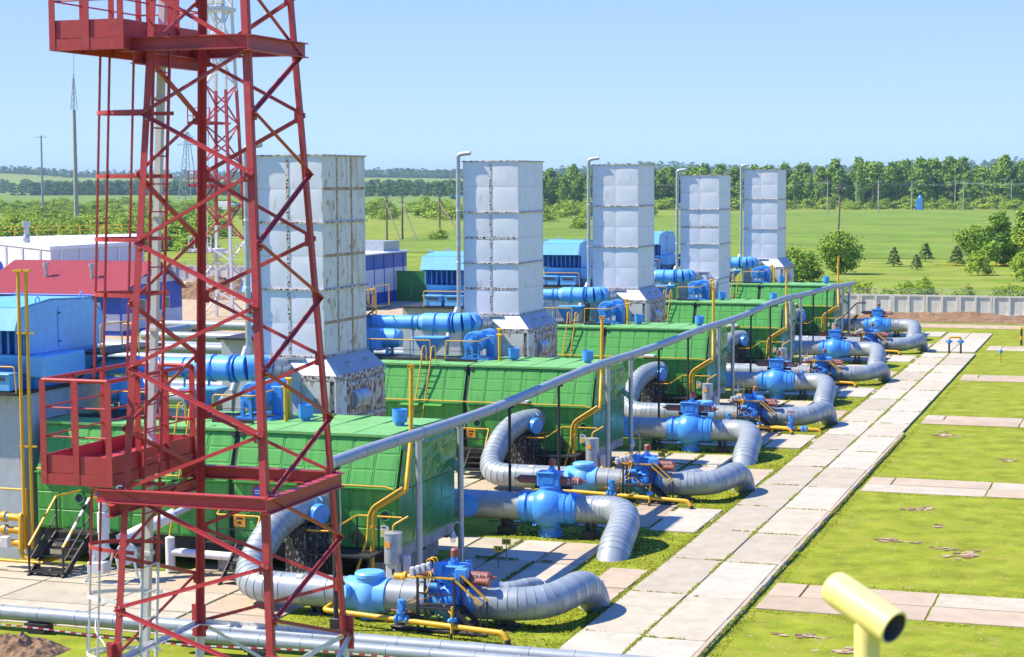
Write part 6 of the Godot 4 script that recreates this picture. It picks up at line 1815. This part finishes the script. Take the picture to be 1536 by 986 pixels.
func poles_and_walls() -> void:
	wall_run("concrete_wall", "grey ribbed concrete panel wall with barbed wire behind the last valves", -29.0, 143.6, 16, -0.02)
	wall_run("concrete_wall", "grey concrete panel wall seen through the red tower beside the white lattice foot", -112.0, 176.0, 12, 0.03)
	solo("soil_bank", mound(-13.0, 139.4, 9.5, 1.6, 0.75, 21), M.soil, "low bank of dug brown soil along the concrete wall", "soil bank")
	solo("soil_bank", mound(-80.0, 152.0, 5, 4, 2.0, 22), M.soil, "high heap of dug soil beside the far white lattice foot", "soil heap")
	var pn := 0
	for p in [[-100.5, 700], [-89.95, 566], [-91, 690], [-79.3, 602], [-75, 657], [-77, 760], [-66, 720], [-56.8, 650], [-57.2, 740], [-44, 700]]:
		pn += 1
		pole("slim pale power line pole before the birch wood, %s counted from the last stack" % ["first", "second", "third", "fourth", "fifth", "sixth", "seventh", "eighth", "ninth", "tenth"][pn - 1], p[0], p[1], 10.6, 0.16, M.pole_concrete, 1, "power line poles beyond the crop field")
	var tp := pole("dark leaning pole with fittings standing alone in the crop field", -46.0, 300, 9.6, 0.15, M.wood_pole, 1, "", 0.04)
	part(tp, "transformer", MB.new().lathe(V(-45.7, 8.3, 300), Vector3.UP, [[0, 0.25], [0.9, 0.25], [0.9, 0.0]], 10), M.ink)
	for p in [[-131.2, 315.0, 2], [-128.5, 316.0, 2], [-126.5, 330.0, 2]]:
		var o := pole("braced wooden pole with cross arms in the meadow between first and second stack", p[0], p[1], 8.3, 0.17, M.wood_pole, p[2], "braced poles in the meadow")
		part(o, "strut", MB.new().tube([V(p[0], 6.6, p[1]), V(p[0] + 5.2 + (p[1] - 315) * 0.12, -0.1, p[1] - 6)], 0.13, 8), M.wood_pole)
	pole("tall grey pole with a lattice spire standing behind the white building", -210.6, 337, 26.0, 0.42, M.pole_concrete, 0, "")
	var m := thing("mast_spire", "slender steel lattice spire crowning the tall grey pole", "spire", V(-210.6, 26, 337))
	for i in 4:
		var s: Array = [[-1, -1], [1, -1], [1, 1], [-1, 1]][i]
		part(m, "spire_leg", MB.new().bar(V(-210.6 + s[0] * 0.5, 26, 337 + s[1] * 0.5), V(-210.5, 33.5, 337), 0.1, 0.1), M.far_steel)
	for j in 5:
		var w := 0.5 * (1.0 - j / 5.5)
		part(m, "spire_brace", MB.new().bar(V(-210.6 - w, 26 + j * 1.3, 337 - w), V(-210.6 + w, 27.2 + j * 1.3, 337 - w), 0.07, 0.07).bar(V(-210.6 + w, 26 + j * 1.3, 337 - w), V(-210.6 - w, 27.2 + j * 1.3, 337 - w), 0.07, 0.07), M.far_steel)
	part(m, "lightning_rod", MB.new().tube([V(-210.5, 33, 337), V(-210.3, 38.5, 337)], 0.05, 6), M.far_steel)
	pole("tall slender pole with one cross arm far behind the white building", -324.5, 500, 25.8, 0.3, M.far_steel, 1, "")
	# lattice pylon
	var t := thing("power_pylon", "grey steel lattice power pylon far behind the red tower", "pylon", V(-492, 0, 900))
	for i in 4:
		var s: Array = [[-1, -1], [1, -1], [1, 1], [-1, 1]][i]
		part(t, "pylon_leg", MB.new().bar(V(-492 + s[0] * 4.2, 0, 900 + s[1] * 4.2), V(-492 + s[0] * 0.6, 38.9, 900 + s[1] * 0.6), 0.34, 0.34), M.far_steel)
	for j in 9:
		var y0 := j * 4.2
		var w0 := lerpf(4.2, 0.6, y0 / 38.9)
		var w1 := lerpf(4.2, 0.6, (y0 + 4.2) / 38.9)
		part(t, "pylon_brace", MB.new().bar(V(-492 - w0, y0, 900 - w0), V(-492 + w1, y0 + 4.2, 900 - w1), 0.18, 0.18), M.far_steel)
		part(t, "pylon_brace", MB.new().bar(V(-492 + w0, y0, 900 - w0), V(-492 - w1, y0 + 4.2, 900 - w1), 0.18, 0.18), M.far_steel)
	for y in [[31.9, 6.2], [36.0, 4.0]]:
		part(t, "pylon_arm", MB.new().bar(V(-492 - y[1], y[0], 900), V(-492 + y[1], y[0], 900), 0.35, 0.4).bar(V(-492 - y[1], y[0], 900), V(-492, y[0] + 2.2, 900), 0.2, 0.2).bar(V(-492 + y[1], y[0], 900), V(-492, y[0] + 2.2, 900), 0.2, 0.2), M.far_steel)
	# wires
	for s in [[V(-90, 10, 566), V(-79.3, 10, 602), 0], [V(-79.3, 10, 602), V(-75, 10, 657), 0], [V(-75, 10, 657), V(-56.8, 10, 650), 0], [V(-56.8, 10, 650), V(-20, 10, 640), 0], [V(-91, 10, 690), V(-66, 10, 720), 1], [V(-66, 10, 720), V(-30, 10, 700), 1], [V(-160, 10, 600), V(-90, 10, 566), 0]]:
		var w := thing("overhead_wire", "thin wire strung between the slim poles before the birch wood", "wire", s[0], "wires of the power line")
		for o in [-0.6, 0.6]:
			var pts := []
			for i in 9:
				var f := i / 8.0
				pts.append((s[0] as Vector3).lerp(s[1], f) + Vector3(0, -1.0 * 4.0 * f * (1.0 - f) - (0.3 if o > 0 else 0.0), o))
			part(w, "strand", MB.new().tube(pts, 0.014, 4), M.zinc)

# ---------------------------------------------------------------- plants
# crown one metre high and about one wide, built of leaf clumps; colours are linear leaf colours
func crown(seed_: int, form: String, clumps: int, per: int, leaf: float, c0: Color, c1: Color) -> ArrayMesh:
	var rng := RandomNumberGenerator.new()
	rng.seed = seed_
	var g := MB.new()
	g.tinted = true
	var leaf_colour := (c0 + c1) * 0.5
	for k in clumps:
		var p := Vector3.ZERO
		var cr := 0.1
		var mid := Vector3(0, 0.6, 0)
		if form == "tall":
			var h := rng.randf_range(0.0, 1.0)
			var y := 0.1 + 0.86 * h
			var rad := 0.23 * pow(sin(PI * clampf(pow(0.06 + 0.92 * h, 0.8), 0, 1)), 0.75)
			var a := rng.randf() * TAU
			var rr := rad * sqrt(rng.randf_range(0.25, 1.0))
			p = Vector3(cos(a) * rr, y, sin(a) * rr)
			cr = rng.randf_range(0.04, 0.07)
			mid = Vector3(0, y - 0.05, 0)
		elif form == "round":
			var d := Vector3(rng.randfn(), rng.randfn(), rng.randfn()).normalized() * pow(rng.randf_range(0.2, 1.0), 0.4)
			p = Vector3(d.x * 0.43, 0.49 + d.y * 0.42, d.z * 0.43)
			cr = rng.randf_range(0.09, 0.14)
			mid = Vector3(0, 0.5, 0)
		elif form == "bush":
			var d := Vector3(rng.randfn(), absf(rng.randfn()) * 0.9, rng.randfn()).normalized() * pow(rng.randf_range(0.2, 1.0), 0.4)
			p = Vector3(d.x * 0.48, 0.1 + d.y * 0.72 * rng.randf_range(0.8, 1.1), d.z * 0.48)
			cr = rng.randf_range(0.1, 0.15)
			mid = Vector3(0, 0.2, 0)
		elif form == "fir":
			var h := pow(rng.randf(), 0.75)
			var rad := 0.36 * (1.0 - h) + 0.02
			var a := rng.randf() * TAU
			p = Vector3(cos(a) * rad * rng.randf_range(0.5, 1.0), 0.08 + 0.9 * h, sin(a) * rad * rng.randf_range(0.5, 1.0))
			cr = 0.05
			mid = Vector3(0, p.y - 0.15, 0)
		for i in per:
			var o := Vector3(rng.randfn(), rng.randfn() * (0.7 if form != "fir" else 0.3), rng.randfn()) * cr * 0.55
			var c := p + o
			if c.y < 0.01:
				c.y = 0.01 + rng.randf() * 0.05
			var outw := (c - mid).normalized()
			var nn := (outw * 0.7 + Vector3(rng.randfn(), rng.randfn() + 0.35, rng.randfn()) * 0.55).normalized()
			var u := nn.cross(Vector3(rng.randfn(), rng.randfn(), rng.randfn())).normalized()
			var w := nn.cross(u)
			var s := leaf * rng.randf_range(0.6, 1.3)
			g.col = leaf_colour * rng.randf_range(0.85, 1.15)
			g.col.a = 1.0
			var a1 := c - u * s
			var b1 := c + w * s * 0.55
			var d1 := c + u * s
			var e1 := c - w * s * 0.55
			g.t3(a1, b1, d1, nn, nn, nn)
			g.t3(a1, d1, e1, nn, nn, nn)
	return g.mesh()

func trunk_mesh(seed_: int, top: float, r: float, limbs: int) -> ArrayMesh:
	var rng := RandomNumberGenerator.new()
	rng.seed = seed_
	var g := MB.new()
	g.tube([Vector3(0, -0.02, 0), Vector3(0.01, top * 0.4, 0), Vector3(-0.008, top * 0.75, 0.008), Vector3(0.0, top, 0)], [r * 1.3, r, r * 0.7, r * 0.2], 7)
	for i in limbs:
		var y := top * rng.randf_range(0.3, 0.8)
		var a := rng.randf() * TAU
		g.tube([Vector3(0, y, 0), Vector3(cos(a) * 0.1, y + 0.1, sin(a) * 0.1), Vector3(cos(a) * 0.2, y + 0.22, sin(a) * 0.2)], [r * 0.5, r * 0.35, r * 0.12], 5)
	return g.mesh()

var kinds := {}
const TONES := ["mid green", "fresh green", "bright green", "yellow-green"]
func plant(called: String, kind: String, label: String, category: String, x: float, d: float, h: float, wide: float, turn: float, group: String, v := 0) -> void:
	var K: Dictionary = kinds[kind]
	var t := thing(called, label, category, V(x, 0, d), group)
	t.transform = Transform3D(Basis(Vector3.UP, turn).scaled(Vector3(h * wide, h, h * wide)), V(x, 0, d))
	base_of[t] = Vector3.ZERO
	part(t, "crown" if category == "tree" else "foliage", K.crowns[v % K.crowns.size()], M.leaf if kind != "fir" else M.needle)
	part(t, "trunk" if category == "tree" else "stem", K.trunk, K.bark)

func plants() -> void:
	var dk := Color(0.13, 0.24, 0.035)
	var md := Color(0.19, 0.32, 0.04)
	var lt := Color(0.27, 0.40, 0.045)
	var ye := Color(0.36, 0.45, 0.05)
	kinds.tall = {"crowns": [], "trunk": trunk_mesh(1, 0.85, 0.008, 4), "bark": M.birch}
	for i in 5:
		kinds.tall.crowns.append(crown(100 + i, "tall", 120, 20, 0.03, md.lerp(dk, 0.6 - 0.15 * i), md.lerp(lt, 0.25 * i)))
	kinds.dense = {"crowns": [crown(130, "bush", 150, 60, 0.026, md.lerp(lt, 0.4), lt)], "trunk": trunk_mesh(5, 0.6, 0.02, 8), "bark": M.bark}
	kinds.round = {"crowns": [], "trunk": trunk_mesh(2, 0.75, 0.022, 8), "bark": M.bark}
	kinds.round.crowns.append(crown(120, "round", 120, 60, 0.03, md, lt))
	kinds.round.crowns.append(crown(121, "round", 84, 54, 0.03, md.lerp(dk, 0.2), lt.lerp(md, 0.3)))
	kinds.bush = {"crowns": [], "trunk": trunk_mesh(3, 0.5, 0.016, 6), "bark": M.bark}
	for i in 4:
		kinds.bush.crowns.append(crown(140 + i, "bush", 54, 36, 0.04, lt.lerp(md, 0.5 - 0.15 * i), lt.lerp(ye, 0.33 * i)))
	kinds.fir = {"crowns": [crown(160, "fir", 240, 18, 0.034, Color(0.20, 0.28, 0.08), Color(0.22, 0.30, 0.09)), crown(161, "fir", 220, 18, 0.034, Color(0.22, 0.30, 0.08), Color(0.24, 0.32, 0.09))], "trunk": trunk_mesh(4, 0.95, 0.014, 0), "bark": M.bark}
	var rng := RandomNumberGenerator.new()
	rng.seed = 41
	# birch and aspen wood behind the crop field
	for row in 4:
		var d := 742.0 + row * 14.0
		var x := -252.0
		while x < -20.0:
			x += rng.randf_range(3.2, 6.4)
			var h := rng.randf_range(12.0, 20.5) * (1.0 if x > -120 else 0.9)
			var kv := rng.randi() % 5
			plant("broadleaf_tree", "tall", "%s %s tree in %s row of the wood beyond the crop field" % ["tall" if h > 17.5 else "middling" if h > 15.5 else "lower", ["dark green", "deep green", "mid green", "fresh green", "light green"][kv], ["front", "second", "third", "rear"][row]], "tree", x, d + rng.randf_range(-7, 7), h, rng.randf_range(0.85, 1.25), rng.randf() * TAU, "trees of the wood beyond the field", kv)
			if taken.get("broadleaf_tree", 0) > 190:
				break
	plant("pale_birch", "tall", "pale thin-leaved birch with white stem at the wood's edge", "tree", -104.0, 734, 17.5, 0.5, 0.4, "", 4)
	# shrubs along the wood's foot
	var x := -205.0
	while x < -30.0:
		x += rng.randf_range(2.5, 5.0)
		var bv := rng.randi() % 4
		var bh := rng.randf_range(3.4, 6.2)
		plant("edge_shrub", "bush", "%s %s shrub in the belt at the foot of the birch wood" % ["high" if bh > 4.8 else "low", TONES[bv]], "shrub", x, 676 + rng.randf_range(-20, 20), bh, rng.randf_range(1.2, 1.9), rng.randf() * TAU, "shrub belt before the wood", bv)
	# two round trees behind the last stack
	plant("round_tree", "dense", "dense round bright green tree rising behind the last green housing", "tree", -33.6, 190, 4.7, 1.15, 0.3, "", 0)
	plant("round_tree", "round", "small airy round tree with its stem showing, beside the dense one", "tree", -31.4, 207, 5.4, 0.98, 1.3, "", 1)
	for q in [[-28.0, 227.2, 2.6, "first"], [-24.4, 219, 2.0, "small second"], [-25.7, 241, 2.7, "third"], [-20.9, 230.6, 2.7, "fourth"]]:
		plant("young_spruce", "fir", "%s young dark spruce in the meadow counted from the round trees" % q[3], "tree", q[0], q[1], q[2] * 0.92, 1.3, rng.randf() * TAU, "young spruces in the meadow", rng.randi() % 2)
	# thicket at the right edge
	plant("broad_bush", "round", "large dark rounded bush beside the thicket beyond the concrete wall", "shrub", -20.4, 252, 5.0, 1.2, 0.5, "", 1)
	for i in 22:
		var tv := rng.randi() % 4
		var th := rng.randf_range(2.0, 4.6)
		plant("thicket_shrub", "bush", "%s %s shrub of the thicket beyond the concrete wall" % ["high" if th > 3.6 else "middling" if th > 2.8 else "low", TONES[tv]], "shrub", rng.randf_range(-17.5, 1.0), rng.randf_range(196, 252), th, rng.randf_range(0.8, 1.2), rng.randf() * TAU, "thicket beyond the wall", tv)
	for i in 7:
		plant("young_aspen", "tall", "slender young aspen rising from the thicket beyond the wall", "tree", rng.randf_range(-17.0, -8.0), rng.randf_range(225, 256), rng.randf_range(5.5, 8.0), rng.randf_range(0.9, 1.4), rng.randf() * TAU, "young aspens in the thicket", rng.randi() % 5)
	for i in 95:
		var sv := rng.randi() % 4
		var sh := rng.randf_range(0.9, 2.3)
		plant("weed_shrub", "bush", "%s %s sapling just behind the concrete wall" % ["high" if sh > 1.8 else "middling" if sh > 1.3 else "low", TONES[sv]], "shrub", rng.randf_range(-30, 4), rng.randf_range(146, 168), sh, rng.randf_range(0.7, 1.2), rng.randf() * TAU, "saplings behind the wall", sv)
	# thicket on the far left and between the stacks
	var n := 0
	while n < 245:
		var d := 250.0 + pow(rng.randf(), 1.4) * 600.0
		var px := rng.randf()
		var xl := -0.72 * d
		var xr := -0.5 * d if rng.randf() < 0.72 else -0.30 * d
		var xx := lerpf(xl, xr, px)
		if d < 480 and xx > -0.53 * d:
			continue
		n += 1
		var wv := rng.randi() % 4
		var wh := rng.randf_range(2.8, 5.4)
		plant("willow_shrub", "bush", "%s %s willow shrub of the scrub %s" % ["high" if wh > 4.2 else "low", TONES[wv], "behind the white building" if d < 400 else "halfway across the far meadow" if d < 620 else "at the far side of the meadow"], "shrub", xx, d, wh, rng.randf_range(1.3, 2.1), rng.randf() * TAU, "willow scrub across the meadow", wv)
	for i in 44:
		var cd := rng.randf_range(470, 640)
		var cx := cd * (rng.randf_range(-0.43, -0.345) if i % 3 > 0 else rng.randf_range(-0.325, -0.27))
		var cv := rng.randi() % 4
		var ch := rng.randf_range(3.4, 6.4)
		plant("willow_shrub", "bush", "%s %s willow shrub of the belt across the meadow behind the stacks" % ["high" if ch > 4.9 else "low", TONES[cv]], "shrub", cx, cd, ch, rng.randf_range(1.3, 2.0), rng.randf() * TAU, "willow scrub across the meadow", cv)
	for q in [[-122.0, 318, 2.6], [-118, 395, 3.4], [-113, 420, 3.0], [-150, 470, 4.6], [-146, 500, 5.0], [-158, 520, 5.2], [-165, 560, 6.0], [-132, 500, 4.0], [-172, 590, 5.5], [-140, 540, 5.0]]:
		plant("willow_shrub", "bush", "bright green willow shrub in the meadow between the first two stacks", "shrub", q[0], q[1], q[2], 1.4, rng.randf() * TAU, "willow scrub across the meadow", rng.randi() % 4)
	# far woods that read as one mass
	woods("distant_forest", "blue-green belt of distant woods along the horizon", 2800, [[-2500, 2960, 1600, 110, 10, 16, 0], [-1300, 3050, 900, 120, 10, 16, 0], [-300, 3300, 1300, 150, 12, 18, 0]], 51)
	woods("middle_forest", "dark green woods on the rise between far fields", 1300, [[-1010, 1640, 70, 40, 8, 14, 0], [-1330, 2150, 190, 60, 9, 16, 0], [-860, 1600, 50, 40, 8, 13, 0], [-1010, 1950, 150, 40, 8, 14, 0], [-600, 1560, 250, 60, 8, 13, 0], [-500, 1380, 160, 40, 8, 12, 0], [-330, 1150, 90, 40, 9, 14, 0], [-720, 1950, 200, 90, 10, 15, 0]], 52)

func woods(called: String, label: String, count: int, zones: Array, seed_: int) -> void:
	var rng := RandomNumberGenerator.new()
	rng.seed = seed_
	var mm := MultiMesh.new()
	mm.transform_format = MultiMesh.TRANSFORM_3D
	mm.mesh = crown(170 + seed_, "tall", 34, 16, 0.045, Color(0.10, 0.20, 0.04), Color(0.14, 0.25, 0.04))
	mm.instance_count = count
	for i in count:
		var z: Array = zones[i % zones.size()]
		var h := rng.randf_range(z[4], z[5])
		var x: float = z[0] + rng.randf_range(-1, 1) * z[2]
		var d: float = z[1] + rng.randf_range(-1, 1) * z[3]
		mm.set_instance_transform(i, Transform3D(Basis(Vector3.UP, rng.randf() * TAU).scaled(Vector3(h * 1.7, h * 1.12, h * 1.7)), V(x, hill_y(x, d) - h * 0.08, d)))
	var o := MultiMeshInstance3D.new()
	o.name = called
	o.multimesh = mm
	o.material_override = M.leaf
	o.set_meta("kind", "stuff")
	o.set_meta("label", label)
	o.set_meta("category", "forest")
	add_child(o)

# ---------------------------------------------------------------- grass
func on_slab(x: float, d: float) -> bool:
	if x > -12.0 and x < -8.82:
		return d < 112.5 or (d > 113.5 and d < 128.2)
	var k := floorf((d - 36.5) / PITCH)
	var e := d - k * PITCH
	if x > -8.7:
		return e > 43.72 and e < 46.76
	if x < -14.13 and x > -17.95 and ((e > 41.25 and e < 50.25) or (e > 52.75 and e < 55.6)):
		return true
	if x < -12.2 and x > -15.0 and (e > 53.0 or e < 39.0) and x < -12.15:
		return (x > -13.65 and e > 52.75 and e < 56.65) or (x < -13.75 and e > 53.2 and e < 57.2) or (e < 38.05 and e > 36.7)
	if x > -13.9 and x < -12.15 and e > 43.35 and e < 47.2:
		return x > -13.25 or e < 44.78
	if x < -14.1 and x > -19.1 and e < 38.05 and e > 36.7:
		return true
	if x < -19.2 and e > 37.0:
		return true
	return x < -17.9 and e > 41.2

func scatter(called: String, label: String, category: String, me: Mesh, list: Array, cols: Array, m: Material) -> void:
	var mm := MultiMesh.new()
	mm.transform_format = MultiMesh.TRANSFORM_3D
	mm.use_colors = true
	mm.mesh = me
	mm.instance_count = list.size()
	for i in list.size():
		mm.set_instance_transform(i, list[i])
		mm.set_instance_color(i, cols[i])
	var o := MultiMeshInstance3D.new()
	o.name = called
	o.multimesh = mm
	o.material_override = m
	o.set_meta("kind", "stuff")
	o.set_meta("label", label)
	o.set_meta("category", category)
	add_child(o)

func grass_cover() -> void:
	var rng := RandomNumberGenerator.new()
	rng.seed = 808
	var g := MB.new()
	g.tinted = true
	for i in 7:
		var a := rng.randf() * TAU
		var p := Vector3(cos(a), 0, sin(a)) * rng.randf() * 0.05
		var lean := Vector3(rng.randfn() * 0.5, 1.0, rng.randfn() * 0.5) * rng.randf_range(0.6, 1.0)
		var w := Vector3(cos(a + 1.3), 0, sin(a + 1.3)) * 0.011
		var nn := Vector3(0.2 * rng.randfn(), 0.9, 0.2 * rng.randfn()).normalized()
		g.t3(p - w, p + w, p + lean * 0.075, nn, nn, nn)
		g.t3(p - w * 0.6, p + lean * 0.05 + w, p + lean * 0.075, nn, nn, nn)
	var me := g.mesh()
	var list := []
	var cols := []
	var f := FastNoiseLite.new()
	f.seed = 31
	f.frequency = 0.35
	var bare := [[-6.24, 58.9, 0.6], [-4.3, 51.9, 0.7], [-6.6, 53.4, 0.6], [-4.4, 70.2, 0.5], [-7.0, 41.5, 0.5]]
	var tries := 0
	while tries < 110000:
		tries += 1
		var d := 37.0 + pow(rng.randf(), 1.25) * 60.0
		var x := rng.randf_range(-8.75, -1.5) if rng.randf() < 0.66 else rng.randf_range(-19.0, -12.0)
		if x > -8.75 and x > -0.02 * d - 1.0:
			continue
		var e2 := fposmod(d - 43.72, PITCH)
		if x > -8.5 and not (e2 < 3.4 or e2 > PITCH - 0.35):
			continue
		if on_slab(x, d) and not (x > -8.7 and (e2 < 0.12 or (e2 > 2.9 and e2 < 3.2))):
			continue
		var skip := false
		for b in bare:
			if Vector2(x - b[0], d - b[1]).length() < b[2] * rng.randf_range(0.6, 1.1):
				skip = true
		if skip:
			continue
		var v := f.get_noise_2d(x * 2.0, d * 2.0)
		if v < -0.32 and rng.randf() < 0.7:
			continue
		var s := rng.randf_range(0.3, 0.62) * (0.75 + 0.5 * (v + 0.5)) * (1.5 if x < -12 else 1.0)
		list.append(Transform3D(Basis(Vector3.UP, rng.randf() * TAU).scaled(Vector3(s * 1.2, s * 0.8, s * 1.2)), V(x, 0.01, d)))
		var c := Color(0.29, 0.35, 0.03).lerp(Color(0.38, 0.40, 0.045), clampf(0.5 + v + rng.randfn() * 0.2, 0, 1))
		if rng.randf() < 0.25:
			c = Color(0.25, 0.34, 0.03)
		cols.append(c * rng.randf_range(0.8, 1.15))
	scatter("grass", "short yellow-green grass of the lawns", "grass", me, list, cols, M.blade)
	# weeds in the joints of the paving
	list = []
	cols = []
	for i in 16000:
		var x := 0.0
		var d := 0.0
		var r := rng.randf()
		if r < 0.34:
			x = -10.475 + rng.randfn() * 0.02
			d = rng.randf_range(38, 112)
		elif r < 0.6:
			x = -12.03 + rng.randfn() * 0.05
			d = rng.randf_range(38, 112)
		elif r < 0.75:
			x = rng.randf_range(-11.95, -9.0)
			d = 31.45 + 4.33 * (rng.randi() % 19) + rng.randfn() * 0.015 - (0.15 if x > -10.47 else 0.0)
		elif r < 0.82:
			x = -8.83 + rng.randfn() * 0.03
			d = rng.randf_range(38, 76)
		else:
			var k := rng.randi() % 4
			x = [-16.68, -15.41][rng.randi() % 2] + rng.randfn() * 0.02
			d = 44.3 + PITCH * k + rng.randf() * 5.9
			if rng.randf() < 0.4:
				d = 47.27 + PITCH * k + rng.randfn() * 0.02
				x = rng.randf_range(-17.9, -14.2)
		if f.get_noise_2d(x * 3.0, d * 1.2) < -0.08:
			continue
		var s := rng.randf_range(0.5, 1.15)
		list.append(Transform3D(Basis(Vector3.UP, rng.randf() * TAU).scaled(Vector3(s, s * 0.8, s)), V(x, 0.085, d)))
		cols.append(Color(0.24, 0.33, 0.03).lerp(Color(0.38, 0.38, 0.06), rng.randf()))
	scatter("weeds", "weeds and moss growing in the joints of the slabs", "weeds", me, list, cols, M.blade)
	# dandelion heads
	var h := MB.new()
	h.tinted = true
	h.lathe(Vector3(0, 0.09, 0), Vector3.UP, [[0, 0.018], [0.012, 0.02], [0.014, 0.0]], 6)
	list = []
	cols = []
	while list.size() < 1500:
		var d := 37.0 + rng.randf() * 50.0
		var x := rng.randf_range(-8.7, -1.5) if rng.randf() < 0.5 else rng.randf_range(-18.5, -12.1)
		if on_slab(x, d):
			continue
		list.append(Transform3D(Basis.IDENTITY.scaled(Vector3.ONE * rng.randf_range(0.6, 1.1)), V(x, 0, d)))
		cols.append(Color(0.7, 0.55, 0.02) if rng.randf() < 0.75 else Color(0.6, 0.6, 0.55))
	scatter("dandelions", "small yellow dandelion heads dotted through the grass", "flowers", h.mesh(), list, cols, M.blade)
